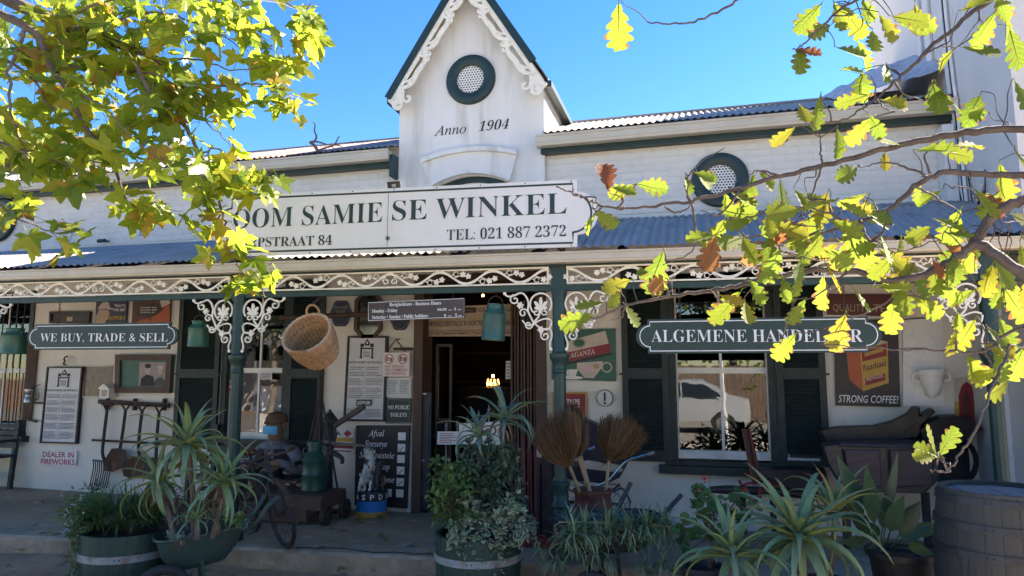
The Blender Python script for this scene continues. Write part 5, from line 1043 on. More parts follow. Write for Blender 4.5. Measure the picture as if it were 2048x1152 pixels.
# ---- the masked dummy sitting on the bench
def mannequin():
    hd = at(545, 858, -.42); R = V((hd.x + .02, -.36, .50)); hx = hd.x
    S = lambda x, y, z: V((hx + x, y, z))
    zs = at(525, 893, -.40).z; hz = hd.z - .01
    J = [(S(.0, -.30, .40), (.18, .14)), (S(-.01, -.29, .62), (.18, .14)), (S(-.03, -.29, zs - .10), (.195, .125)), (S(-.02, -.31, zs), (.12, .085)), (S(.0, -.35, zs + .055), .065), (S(.0, -.38, hz - .035), (.098, .105)), (S(.005, -.38, hz + .055), (.10, .11)), (S(.005, -.37, hz + .12), (.06, .065)),
         (S(-.24, -.30, zs - .04), .088), (S(-.34, -.36, zs - .27), .072), (S(-.28, -.54, .50), .056), (S(-.17, -.62, .48), .032),
         (S(.22, -.30, zs - .04), .088), (S(.32, -.36, zs - .27), .074), (S(.18, -.55, .52), .056), (S(.06, -.61, .50), .032),
         (S(-.11, -.42, .41), .10), (S(-.14, -.74, .42), .08), (S(-.15, -.80, .22), .058), (S(-.15, -.76, .05), .045), (S(-.15, -.86, .02), .04),
         (S(.11, -.42, .41), .10), (S(.13, -.74, .42), .08), (S(.14, -.80, .22), .058), (S(.14, -.76, .05), .045), (S(.14, -.86, .02), .04)]
    E_ = [(0, 1), (1, 2), (2, 3), (3, 4), (4, 5), (5, 6), (6, 7), (2, 8), (8, 9), (9, 10), (10, 11), (2, 12), (12, 13), (13, 14), (14, 15), (0, 16), (16, 17), (17, 18), (18, 19), (19, 20), (0, 21), (21, 22), (22, 23), (23, 24), (24, 25)]
    for (base, sx) in ((11, 1), (15, -1)):       # hands: four fingers and a thumb each
        p = J[base][0]
        for q in range(4):
            a = p + V((sx * (.045 + .004 * q), -.035 + .022 * q, -.012)); b_ = a + V((sx * (.04 - .006 * abs(q - 1)), -.006, -.022)); n = len(J); J += [(a, .011), (b_, .009)]; E_ += [(base, n), (n, n + 1)]
        n = len(J); J += [(p + V((sx * .02, -.045, .02)), .012), (p + V((sx * .05, -.06, .012)), .010)]; E_ += [(base, n), (n, n + 1)]
    def mf(p):
        if p.z > zs + .065: return 1
        if (p.y < -.575 and p.z > .445 and p.z < .56 and abs(p.x - hx) < .24): return 1
        if p.z < .47 and not (abs(p.x - hx) > .22 and p.y > -.53): return 2
        return 0
    d = skin('seated_mannequin', J, E_, ['shirt', 'face', 'trouser'], None, 0, 2, mf, label='seated dummy in checked shirt and dark waistcoat wearing a blue face mask', cat='mannequin')
    # waistcoat: two open panels over the chest and back
    mb = MB()
    for s in (-1, 1):
        vs = []; n, m_ = 7, 8
        for j in range(m_ + 1):
            z = .42 + (zs - .02 - .42) * j / m_
            for i in range(n + 1):
                a = radians(18 + 160 * i / n); rx = .252 - .035 * (j / m_) ** 2; ry = .205 - .045 * j / m_
                vs.append(S(-.02 + s * rx * sin(a), -.295 - ry * cos(a), z))
        mb.add(vs, [(j * (n + 1) + i, j * (n + 1) + i + 1, (j + 1) * (n + 1) + i + 1, (j + 1) * (n + 1) + i) for j in range(m_) for i in range(n)], True)
    ob(mb, 'waistcoat', 'vest', d)
    mb = MB(); mb.tube(spline([S(-.02, -.44, zs - .02), S(-.035, -.47, zs - .12), S(-.05, -.485, .66), S(-.03, -.49, .50)], 4), .018, 6, flat=.4); ob(mb, 'tie', 'tan', d)
    for k in range(4): mb = MB(); mb.ball(S(-.005, -.462 - .012 * k, zs - .07 - .07 * k), .007, n=6, m=4); ob(mb, 'button', 'signwhite', d)
    mb = MB(); n = 8; vs = []
    for j in range(6):
        for i in range(n + 1):
            a = radians(-75 + 150 * i / n); t = j / 5; r = .114 + .012 * sin(pi * t); vs.append(S(-.012 + .0 + r * .94 * sin(a - .35), -.375 - r * 1.08 * cos(a - .35), hz - .055 + .095 * t + .012 * cos(a)))
    mb.add(vs, [(j * (n + 1) + i, j * (n + 1) + i + 1, (j + 1) * (n + 1) + i + 1, (j + 1) * (n + 1) + i) for j in range(5) for i in range(n)], True); ob(mb, 'face_mask', 'mask', d)
    mb = MB(); mb.lathe(S(.012, -.36, hz + .085), [(.122, -.005), (.128, .012), (.122, .05), (.09, .10), (.0, .122)], 20); mb.prism([S(.012 + .11 * sin(a), -.40 - .125 * cos(a), hz + .085 - .02 * cos(a)) for a in [radians(t) for t in range(-80, 81, 16)]], V((0, 0, .012))); ob(mb, 'cap', 'hat', d)
    for s in (-1, 1): mb = MB(); mb.ball(S(.005 + s * .108, -.37, hz + .03), .016, .024, .036, 8, 6); ob(mb, 'ear', 'face', d)
mannequin()
# ---- old bicycle
def bicycle():
    C0 = atd(562, 1022, 6.02); C0.z = .30; K = .80; u = V((-.80, .60, 0)).normalized(); lean = V((u.y, -u.x, 0)).normalized(); upv = (UP - lean * .20).normalized()
    root = empty('bicycle', V((C0.x, C0.y, 0)), 'old rusty black bicycle leaning on the porch in front of the dummy', 'bicycle')
    P = lambda f, z: C0 + u * (f * K) + upv * ((z - .375) * K)
    side = u.cross(upv).normalized()
    for f in (0, 1.06):
        c = P(f, .375); mb = MB(); mb.tube([c + (u * cos(2 * pi * k / 36) + upv * sin(2 * pi * k / 36)) * (.355 * K) for k in range(37)], .018, 8, False); wh = ob(mb, 'tyre', 'tyre', root)
        mb = MB(); mb.tube([c + (u * cos(2 * pi * k / 36) + upv * sin(2 * pi * k / 36)) * (.326 * K) for k in range(37)], .011, 6, False); ob(mb, 'rim', 'rust', wh)
        mb = MB(); mb.tube([c - side * .05, c + side * .05], .018, 8)
        for k in range(28): a = 2 * pi * k / 28; mb.tube([c + side * (.03 if k % 2 else -.03), c + (u * cos(a) + upv * sin(a)) * (.32 * K)], .0018, 4, False)
        ob(mb, 'spokes', 'rustiron', wh)
        mb = MB(); n = 14; vs = []
        for k in range(n + 1):
            a = radians(20 + 120 * k / n) if f == 0 else radians(10 + 150 * k / n); d = -u * cos(a) + upv * sin(a)
            for s in (-1, -.4, .4, 1): vs.append(c + d * ((.392 - .014 * s * s) * K) + side * (.028 * s))
        mb.add(vs, [(k * 4 + i, k * 4 + i + 1, k * 4 + i + 5, k * 4 + i + 4) for k in range(n) for i in range(3)], True); ob(mb, 'mudguard', 'rust', root)
    def tb(pts, r, nm='frame_tube', m='black'): mb = MB(); mb.tube(pts, r, 8); ob(mb, nm, m, root)
    head = P(.17, .86); bb = P(.60, .30); seat = P(.74, .86)
    for s in (-1, 1): tb([P(0, .375) + side * (.05 * s), P(.10, .70) + side * (.045 * s), P(.12, .76)], .011, 'fork')
    tb([P(.12, .74), head, P(.19, .97)], .019, 'head_tube'); tb([head, seat], .016); tb([P(.14, .78), bb], .018); tb([bb, seat, P(.77, .96)], .016)
    for s in (-1, 1): tb([bb + side * .04 * s, P(1.06, .375) + side * .06 * s], .010); tb([seat, P(1.06, .375) + side * .06 * s], .009)
    hb_ = P(.19, .98); tb(spline([hb_ + side * .29 + u * .16 - upv * .02, hb_ + side * .25, hb_ + side * .12 - u * .05, hb_, hb_ - side * .12 - u * .05, hb_ - side * .25, hb_ - side * .29 + u * .16 - upv * .02], 5), .012, 'handlebar', 'rustiron')
    for s in (-1, 1): tb([hb_ + side * .29 * s + u * .16 - upv * .02, hb_ + side * .30 * s + u * .27 - upv * .03], .018, 'grip', 'black')
    mb = MB(); mb.ball(P(.76, .98), .12, .07, .035, 12, 8, Matrix.Rotation(atan2(u.y, u.x), 3, 'Z')); mb.ball(P(.66, .985), .09, .03, .025, 10, 6, Matrix.Rotation(atan2(u.y, u.x), 3, 'Z')); ob(mb, 'saddle', 'tan', root)
    mb = MB(); mb.lathe(bb - side * .05, [(.09, 0), (.09, .006)], 20, side); ob(mb, 'chainring', 'rustiron', root); tb([bb - side * .06, bb - side * .06 + upv * -.16 + u * .03, bb - side * .14 - upv * .16 + u * .03], .009, 'crank', 'rustiron')
bicycle()
# ---- wooden platform cart with iron wheels
def cart():
    a = atz(512, 1050, .0); b = atz(634, 1051, -.02); x0, x1 = -4.62, -3.72; y0, y1 = -1.00, -.50
    root = empty('platform_cart', V(((x0 + x1) / 2, (y0 + y1) / 2, -.03)), 'low brown wooden platform cart on small iron wheels carrying a green churn', 'cart')
    for i in range(5): mb = MB(); w_ = (y1 - y0) / 5; mb.bx(x0, x1, y0 + i * w_ + .002, y0 + (i + 1) * w_ - .002, .235, .27 + .002 * (i % 2)); ob(mb, 'plank', 'brownwood', root)
    mb = MB(); mb.bx(x0, x1, y0 - .022, y0 - .002, .13, .25); mb.bx(x0 + .01, x1 - .16, y0 - .01, y0 + .015, .0, .127); ob(mb, 'front_board', 'brownwood', root)
    mb = MB(); mb.bx(x1 - .02, x1 + .002, y0, y1, .13, .233); mb.bx(x0, x0 + .02, y0, y1, .13, .233); mb.bx(x0, x1, y1 - .02, y1, .1, .233); ob(mb, 'side_board', 'brownwood', root)
    for (x, y) in ((x1 + .02, y0 + .05), (x1 + .02, y1 - .06), (x0 - .02, y0 + .05), (x0 - .02, y1 - .06)):
        c = V((x - .02, y, .075)); mb = MB(); ax = V((1, 0, 0)); mb.lathe(c, [(.075, 0), (.10, .0), (.10, .045), (.075, .045), (.075, .0)], 22, ax, True, False); w_ = ob(mb, 'wheel', 'rustiron', root)
        mb = MB(); mb.lathe(c, [(.028, -.01), (.028, .055), (0, .056)], 12, ax)
        for k in range(5): d = V((0, cos(2 * pi * k / 5), sin(2 * pi * k / 5))); mb.bar(c + ax * .022, c + ax * .022 + d * .085, .018, .018, ax)
        ob(mb, 'hub', 'rustiron', w_)
cart()
def churn(c, r, h, m, label, name='milk_churn'):
    root = empty(name, c, label, 'milk churn'); mb = MB()
    mb.lathe(c, [(r * .96, 0), (r, .01), (r, .025), (r * .97, .04), (r * .97, h * .34), (r * .99, h * .35), (r * .97, h * .36), (r * .97, h * .62), (r * 1.0, h * .635), (r * .97, h * .65), (r * .80, h * .76), (r * .56, h * .83), (r * .52, h * .86), (r * .52, h * .95), (r * .60, h * .97), (r * .60, h * .985), (r * .56, h)], 30); ob(mb, 'body', m, root)
    mb = MB(); mb.lathe(c + V((0, 0, h * .955)), [(r * .66, 0), (r * .67, .03), (r * .60, .045), (r * .2, .055), (0, .056)], 26); ob(mb, 'lid', m, root)
    for s in (-1, 1): mb = MB(); mb.tube(spline([c + V((s * r * .60, -.02, h * .90)), c + V((s * r * .92, -.02, h * .88)), c + V((s * r * .95, -.02, h * .76)), c + V((s * r * .80, -.02, h * .72))], 4), .009, 6); ob(mb, 'handle', m, root)
    return root
churn(V((-3.97, -.74, .272)), .128, .49, 'cangreen', 'dark green milk churn standing on the platform cart')
# ---- cast iron hand pump with long lever
def handpump():
    b = V((at(655, 985, -.30).x, -.30, -.04)); zt = at(657, 830, -.3).z; root = empty('hand_pump', b, 'tall grey cast iron hand pump with a long lever by the notice', 'pump')
    mb = MB(); mb.lathe(b, [(.12, 0), (.12, .02), (.055, .05), (.052, .55), (.06, .56), (.06, .58), (.052, .59), (.055, zt - .30), (.075, zt - .28), (.078, zt - .05), (.092, zt - .03), (.092, zt - .01), (.06, zt + .03), (.03, zt + .07), (.018, zt + .075), (.018, zt + .09), (0, zt + .11)], 20); ob(mb, 'body', 'castiron', root)
    mb = MB(); p = at(668, 852, -.32); q = at(728, 812, -.45); mb.bar(p, q, .04, .055); ob(mb, 'lever', 'darkwood', root)
    mb = MB(); mb.tube(spline([b + V((.05, -.02, zt - .12)), p, p + V((.02, -.0, -.1)), b + V((.06, -.02, zt - .25))], 4), .02, 8); ob(mb, 'lever_bracket', 'castiron', root)
    mb = MB(); mb.tube(spline([b + V((.03, -.03, .66)), b + V((.14, -.12, .66)), b + V((.25, -.16, .62)), b + V((.26, -.17, .56))], 5), [.035 - .001 * i for i in range(16)], 9); ob(mb, 'spout', 'castiron', root)
    mb = MB(); mb.tube([at(640, 880, -.45), at(668, 887, -.5), at(738, 892, -.6)], [.016, .02, .013], 7); ob(mb, 'pump_rod', 'greywood', root)
    for (nm, a, c_, r, lab, z) in (('iron_pole', (641, 700), (638, 990), .018, 'dark upright iron pole in front of the hand pump', -.5), ('iron_rod', (637, 800), (612, 912), .010, 'thin rusty rod leaning from the pole down to the churn', -.52), ('iron_rod', (645, 800), (679, 1000), .011, 'thin rusty rod slanting from the pole down to the cart edge', -.55)):
        mb = MB(); q0 = at(*a, z); q1 = at(*c_, z); mb.tube([q0, q1], r, 8); ob(mb, nm, 'rustiron', None, lab, 'pole')
handpump()
# ---- painted drum with dog statues
def dogs():
    c = atz(740, 1036, -.03) + V((-.05, .14, 0)); c.z = -.03; R = .165; root = empty('painted_drum', c, 'low round drum painted blue below and black with white letters above', 'drum')
    M['drumblue'] = mat('drum_blue_paint', (.012, .15, .44), .5, (.02, .16, .44), 5, .15, 20, c3=(.12, .16, .12), s3=13)
    mb = MB(); mb.lathe(c, [(R, 0), (R * 1.02, .01), (R, .055)], 36); ob(mb, 'base_band', 'yellowtrim', root); mb = MB(); mb.lathe(c, [(R * .995, .055), (R * 1.0, .16), (R * 1.02, .17)], 36, caps=False); ob(mb, 'blue_band', 'drumblue', root)
    mb = MB(); mb.lathe(c, [(R * 1.02, .17), (R * 1.04, .18), (R * 1.04, .25), (R * 1.0, .265), (0, .268)], 36); ob(mb, 'top_band', 'black', root)
    mb = MB(); vd = (EYE - c); vd.z = 0; vd.normalize(); a0 = atan2(vd.y, vd.x)
    for k, ch_ in enumerate('ASPDS'):
        a = a0 - radians(62) + radians(31) * k; d = V((cos(a), sin(a), 0)); t = V((-d.y, d.x, 0)); p = c + d * (R * 1.04 + .002) + V((0, 0, .187)); mb.text(ch_, p - t * .022, p + t * .022, .055, None, .002, .012)
    ob(mb, 'lettering', 'letterwhite', root)
    def dog(label, p, h, m, face, name='dog_statue', spots=None):
        f = V((cos(face), sin(face), 0)); s = V((-f.y, f.x, 0)); Q = lambda a, b, z: p + f * (a * h) + s * (b * h) + UP * (z * h)
        J = [(Q(-.12, 0, .16), (.15 * h, .13 * h)), (Q(-.02, 0, .36), (.125 * h, .115 * h)), (Q(.06, 0, .54), (.12 * h, .12 * h)), (Q(.07, 0, .70), .082 * h), (Q(.10, 0, .83), (.10 * h, .095 * h)), (Q(.22, 0, .80), .055 * h), (Q(.28, 0, .785), .042 * h),
             (Q(.10, .09, .42), .052 * h), (Q(.15, .09, .20), .040 * h), (Q(.15, .09, .04), .036 * h), (Q(.22, .09, .025), .034 * h), (Q(.10, -.09, .42), .052 * h), (Q(.15, -.09, .20), .040 * h), (Q(.15, -.09, .04), .036 * h), (Q(.22, -.09, .025), .034 * h),
             (Q(-.08, .14, .16), .105 * h), (Q(.06, .16, .13), .07 * h), (Q(.0, .16, .035), .038 * h), (Q(.14, .16, .03), .036 * h), (Q(-.08, -.14, .16), .105 * h), (Q(.06, -.16, .13), .07 * h), (Q(.0, -.16, .035), .038 * h), (Q(.14, -.16, .03), .036 * h),
             (Q(-.27, 0, .06), .035 * h), (Q(-.36, .08, .035), .022 * h), (Q(.06, .09, .84), .035 * h), (Q(.09, .135, .74), .022 * h), (Q(.06, -.09, .84), .035 * h), (Q(.09, -.135, .74), .022 * h)]
        E_ = [(0, 1), (1, 2), (2, 3), (3, 4), (4, 5), (5, 6), (2, 7), (7, 8), (8, 9), (9, 10), (2, 11), (11, 12), (12, 13), (13, 14), (0, 15), (15, 16), (16, 17), (17, 18), (0, 19), (19, 20), (20, 21), (21, 22), (0, 23), (23, 24), (4, 25), (25, 26), (4, 27), (27, 28)]
        d = skin(name, J, E_, m, None, 0, 1, label=label, cat='dog statue')
        mb = MB(); mb.ball(Q(.325, 0, .80), .022 * h, n=7, m=5); ob(mb, 'nose', 'black', d)
        for q in (-1, 1): mb = MB(); mb.ball(Q(.185, q * .05, .865), .014 * h, n=6, m=4); ob(mb, 'eye', 'black', d)
        return d
    M['dogwhite'] = mat('chipped_white_statue', (.66, .64, .58), .6, (.05, .045, .042), 9, .3, 24, contrast=(.54, .62)); M['dogblack'] = mat('worn_black_statue', (.02, .02, .021), .45, (.06, .06, .06), 12, .3, 24)
    zt = c.z + .268; vf = atan2(vd.y, vd.x)
    dog('white dog statue with black patches sitting tall on the painted drum', V((c.x - .03, c.y + .01, zt)), .53, 'dogwhite', vf - .5)
    dog('black dog statue sitting at the right on the painted drum', V((c.x + .075, c.y - .03, zt)), .36, 'dogblack', vf + .5)
    dog('small white puppy statue sitting at the front left of the drum', V((c.x - .075, c.y - .10, zt)), .22, 'dogwhite', vf - .3)
dogs()
# ---- hanging cans and basket
def hangcan(px, ptop, pbot, pxw, yoff, m, label, tilt=0.0):
    yy = YP + yoff; a = atv(px, ptop, yy); b = atv(px, pbot, yy); h = (a - b).length; r = (atv(px + pxw / 2, pbot, yy) - atv(px - pxw / 2, pbot, yy)).length / 2
    root = empty('hanging_milk_can', b, label, 'milk can', 'milk cans hung from the verandah beam'); root.rotation_euler = (0, tilt, 0); mb = MB(); c = V(b)
    mb.lathe(c, [(r * .97, 0), (r, .006), (r, .02), (r * .975, .03), (r * .975, h * .70), (r, h * .715), (r * .975, h * .73), (r * .82, h * .80), (r * .66, h * .85), (r * .64, h * .88), (r * .66, h * .97), (r * .72, h * .98), (r * .72, h), (r * .66, h), (r * .60, h * .9)], 28); ob(mb, 'body', m, root)
    mb = MB(); mb.tube(spline([c + V((r * .70, 0, h * .9)), c + V((r * .55, 0, h * 1.12)), c + V((0, 0, h * 1.22)), c + V((-r * .55, 0, h * 1.12)), c + V((-r * .70, 0, h * .9))], 5), .005, 6); ob(mb, 'bail', 'rustiron', root)
    mb = MB(); mb.tube(spline([c + V((r * .75, -.02, h * .86)), c + V((r * 1.0, -.03, h * .86)), c + V((r * 1.0, -.03, h * .76)), c + V((r * .92, -.02, h * .74))], 3), .006, 6); ob(mb, 'handle', m, root)
    t = c + V((0, 0, h * 1.22)); z1 = bz0 + .002
    if z1 - t.z > .02: mb = MB(); mb.tube([t, V((t.x, t.y, z1))], .003, 5); ob(mb, 'hook_wire', 'rustiron', root)
hangcan(396, 642, 694, 36, .05, 'can', 'green milk can hanging beside the left lace bracket')
hangcan(27, 657, 708, 40, .05, 'can', 'green milk can hanging at the far left end of the beam')
hangcan(986, 608, 681, 46, .04, 'teal', 'bluish dented milk can hanging tilted before the doorway', radians(4))
def basket():
    yy = YP + .02; mth = atv(627, 664, yy); bot = atv(626, 712, yy); D = 6.3
    mid = atd(627, 660, 6.25); mouth = atd(613, 666, 6.12); base = atd(644, 712, 6.36); ax = (mouth - base); L = ax.length; ax.normalize(); R1, R0 = .215, .15
    root = empty('wicker_basket', base, 'deep round wicker basket hanging tilted on a chain from the beam', 'basket')
    u = ax.orthogonal().normalized(); v = ax.cross(u); nv, nh = 34, 26; mb = MB()
    def rad(t): return R0 + (R1 - R0) * t + .018 * sin(pi * t)
    for j in range(nh):
        t = (j + .5) / nh; r = rad(t); pts = []
        for i in range(nv * 2 + 1): A = 2 * pi * i / (nv * 2); rr = r + (.007 if ((i // 2 + j) % 2) else -.007) * (1 if i % 2 == 0 else 0); pts.append(base + ax * (L * t) + (u * cos(A) + v * sin(A)) * rr)
        mb.tube(pts, .0070, 4, False)
    o = ob(mb, 'weave', 'wicker', root); tag(o, kind='stuff'); mb = MB()
    for i in range(nv): A = 2 * pi * i / nv; mb.tube([base + ax * (L * t) + (u * cos(A) + v * sin(A)) * rad(t) for t in (0, .25, .5, .75, 1)], .006, 4, False)
    o = ob(mb, 'stakes', 'wickergrey', root); tag(o, kind='stuff')
    mb = MB(); mb.lathe(base + ax * .005, [(R0, 0), (R0, .012), (0, .012)], 24, ax); ob(mb, 'bottom', 'wicker', root)
    mb = MB()
    for s in (0, 1): mb.tube([mouth + (u * cos(2 * pi * i / 60) + v * sin(2 * pi * i / 60)) * (R1 + .007 * cos(14 * 2 * pi * i / 60 + pi * s)) + ax * (.007 * sin(14 * 2 * pi * i / 60 + pi * s)) for i in range(61)], .009, 6, False)
    ob(mb, 'rim', 'wickergrey', root)
    top = max([(u * cos(a) + v * sin(a)) for a in [2 * pi * k / 60 for k in range(60)]], key=lambda d: d.z); w_ = ax.cross(top)
    for d, nm in ((top, 'handle'), (-top, 'handle')):
        mb = MB(); p = mouth + d * R1; mb.tube(spline([p + w_ * .065 - d * .01, p + w_ * .05 + ax * .05 + d * .03, p + ax * .075 + d * .045, p - w_ * .05 + ax * .05 + d * .03, p - w_ * .065 - d * .01], 5), .011, 6); ob(mb, nm, 'wicker', root)
    p = mouth + top * (R1 + .045) + ax * .07; e = V((p.x, vy(p.x, YP) + .0, bz0 + .01)); mb = MB(); chain(mb, p, e, 8, .014, .0035); chain(mb, p, e + V((.02, 0, 0)), 8, .014, .003); ob(mb, 'chain', 'rustiron', root)
basket()
# ---- straw brooms in a red clay churn
def brooms():
    c = atd(1186, 1030, 5.95); c.z = 0.0; root = empty('clay_pot', c, 'squat red clay pot with small handles holding straw brooms', 'pot'); mb = MB()
    mb.lathe(c, [(r_, z_ * 1.32) for r_, z_ in ((.12, 0), (.165, .04), (.205, .14), (.205, .20), (.17, .27), (.155, .29), (.152, .355), (.168, .37), (.168, .39), (.150, .395), (.135, .37), (.135, .30))], 30); ob(mb, 'body', 'terra', root)
    for s in (-1, 1): mb = MB(); mb.tube(spline([c + V((s * .16, 0, .40)), c + V((s * .23, 0, .39)), c + V((s * .24, 0, .30)), c + V((s * .205, 0, .23))], 4), .014, 7); ob(mb, 'handle', 'black', root)
    def broom(foot, neck, heads, label, m, nst, seed, depth):
        R_ = random.Random(seed); f = V((foot[0], foot[1], foot[2])); n_ = atd(*neck, depth); L, Rg = [atd(*h, depth) for h in heads]; mid = (L + Rg) / 2
        b = empty('straw_broom', f, label, 'broom', 'straw brooms standing in the clay pot'); mb = MB(); mb.tube([f, f.lerp(n_, .5) + V((.008, 0, 0)), n_], .014, 7); ob(mb, 'stick', 'stick', b)
        ax = (mid - n_); ln = ax.length; ax.normalize(); sp_ = (Rg - L) / 2; sd = ax.cross(sp_).normalized(); mb = MB(); dk = MB()
        for i in range(nst):
            th = R_.uniform(0, 2 * pi); rr = sqrt(R_.random()); s = rr * cos(th); e = rr * sin(th) * .8; k = (1 - .24 * rr ** 2) * R_.uniform(.90, 1.10)
            p0 = n_ + sp_ * (s * .12) + sd * (e * sp_.length * .10); p2 = n_ + ax * (ln * k) + sp_ * s + sd * (e * sp_.length); p1 = n_ + ax * (ln * k * .42) + sp_ * (s * .72) + sd * (e * sp_.length * .7)
            p2 += V((R_.gauss(0, .012), R_.gauss(0, .012), R_.gauss(0, .012)))
            mb.tube([p0, p1, p2], [.0026, .0024, .0012], 3, False, False)
        o = ob(mb, 'bristles', m, b); tag(o, kind='stuff')
        mb = MB()
        for k in range(4): mb.tube([n_ + ax * (.01 + .018 * k) + (sp_.normalized() * cos(a) * (.022 + .004 * k) + sd * sin(a) * (.022 + .004 * k)) for a in [2 * pi * i / 12 for i in range(13)]], .005, 4, False)
        ob(mb, 'binding', 'stick', b)
    z = c.z + .30
    broom((c.x + .07, c.y, z), (1218, 921), ((1208, 818), (1306, 860)), 'brown straw broom fanning to the right above the clay pot', 'straw', 900, 3, 5.95)
    broom((c.x - .06, c.y + .02, z), (1139, 932), ((1052, 862), (1150, 806)), 'pale brown straw broom fanning to the left before the post', 'straw', 1000, 4, 5.75)
    broom((c.x + .01, c.y + .06, z), (1157, 915), ((1100, 846), (1176, 832)), 'dark grey brown broom in the middle of the clay pot', 'strawdark', 900, 5, 5.9)
    broom((c.x + .03, c.y - .06, z), (1160, 905), ((1122, 806), (1168, 808)), 'tall narrow straw broom behind the other brooms', 'straw', 380, 6, 6.0)
brooms()
# ---- navy perambulator behind the brooms
def pram():
    D = 6.85; P = lambda x, y, d=D: atd(x, y, d); root = empty('perambulator', V((P(1190, 1000).x, P(1190, 1000).y, 0)), 'old navy pram with white cushion chrome handle and spoked wheels', 'pram')
    def hull(outline, d0, d1, nm, m):
        mb = MB(); a = [P(x, y, d0) for x, y in outline]; v = (ray(1190, 940) / F) * (d1 - d0); mb.prism(a, V((v.x, v.y, 0))); return ob(mb, nm, m, root)
    hull([(1085, 925), (1235, 944), (1262, 915), (1240, 955), (1212, 968), (1100, 955), (1084, 940)], 6.7, 7.1, 'body', 'navy')
    hull([(1168, 838), (1212, 858), (1246, 872), (1256, 915), (1228, 944), (1160, 928)], 6.72, 7.1, 'hood', 'navy')
    hull([(1160, 925), (1175, 921), (1240, 931), (1246, 941), (1238, 945), (1160, 936)], 6.66, 6.72, 'cushion', 'seatwhite')
    hull([(1072, 897), (1084, 896), (1086, 916), (1074, 914)], 6.66, 6.9, 'foot_cushion', 'seatwhite')
    mb = MB(); mb.tube(spline([P(1180, 975, 6.65), P(1215, 962, 6.62), P(1250, 925, 6.6), P(1280, 913, 6.6), P(1305, 906, 6.6)], 5), .011, 7); ob(mb, 'push_handle', 'chrome', root); mb = MB(); mb.tube([P(1296, 909, 6.6), P(1308, 905, 6.6)], .016, 8); ob(mb, 'grip', 'hoop', root)
    mb = MB(); mb.tube([P(1166, 880, 6.65), P(1195, 922, 6.65), P(1212, 926, 6.65)], .006, 5); mb.tube([P(1176, 900, 6.65), P(1190, 895, 6.65)], .02, 6); ob(mb, 'hood_strut', 'chrome', root)
    for (x, y, d) in ((1140, 1010, 6.65), (1212, 1020, 6.65), (1150, 1000, 7.05), (1222, 1008, 7.05)):
        c = P(x, y, d); c.z = max(c.z, .20); mb = MB(); mb.tube([c + V((.19 * cos(2 * pi * k / 28), 0, .19 * sin(2 * pi * k / 28))) for k in range(29)], .012, 6, False); w_ = ob(mb, 'wheel', 'hoop', root); mb = MB()
        for k in range(12): mb.tube([c, c + V((.18 * cos(2 * pi * k / 12), 0, .18 * sin(2 * pi * k / 12)))], .003, 4)
        ob(mb, 'spokes', 'chrome', w_)
    mb = MB(); mb.tube(spline([P(1120, 960), P(1150, 985), P(1212, 985), P(1240, 968)], 4), .010, 6); mb.tube(spline([P(1225, 984, 6.6), P(1245, 978, 6.6), P(1262, 1005, 6.6)], 4), .008, 6); ob(mb, 'spring', 'black', root)
pram()
# ---- red painted pump stand and dark box post left of the verandah post
def redpump():
    D = 6.2; P = lambda x, y, d=D: atd(x, y, d); b = atz(1077, 1092, .0); root = empty('red_pump_stand', b, 'narrow red painted pipe stand on a red base beside the post', 'pump')
    mb = MB(); mb.bx(b.x - .13, b.x + .12, b.y - .06, b.y + .16, .0, .085); ob(mb, 'base', 'red', root)
    for (x, t, bt, r) in ((1047, 870, 1088, .013), (1060, 880, 1075, .009), (1071, 895, 1075, .008)):
        mb = MB(); p = P(x, t); q = P(x + 5, bt); mb.tube([p, q], r, 8); mb.lathe(p.lerp(q, .45) - UP * .01, [(r, 0), (r * 1.5, .005), (r * 1.5, .02), (r, .025)], 10); ob(mb, 'pipe', 'red', root)
    mb = MB(); p = P(1077, 925, 6.3); mb.tube([p, V((p.x, p.y, .08))], .03, 12); ob(mb, 'cylinder', 'castiron', root)
    mb = MB(); p = P(1094, 905, 6.3); q = P(1094, 1085, 6.3); mb.bx(p.x - .04, p.x + .045, p.y - .04, p.y + .06, .0, p.z); ob(mb, 'box_post', 'black', None, 'plain black box post between the red pipes and green post', 'post')
redpump()
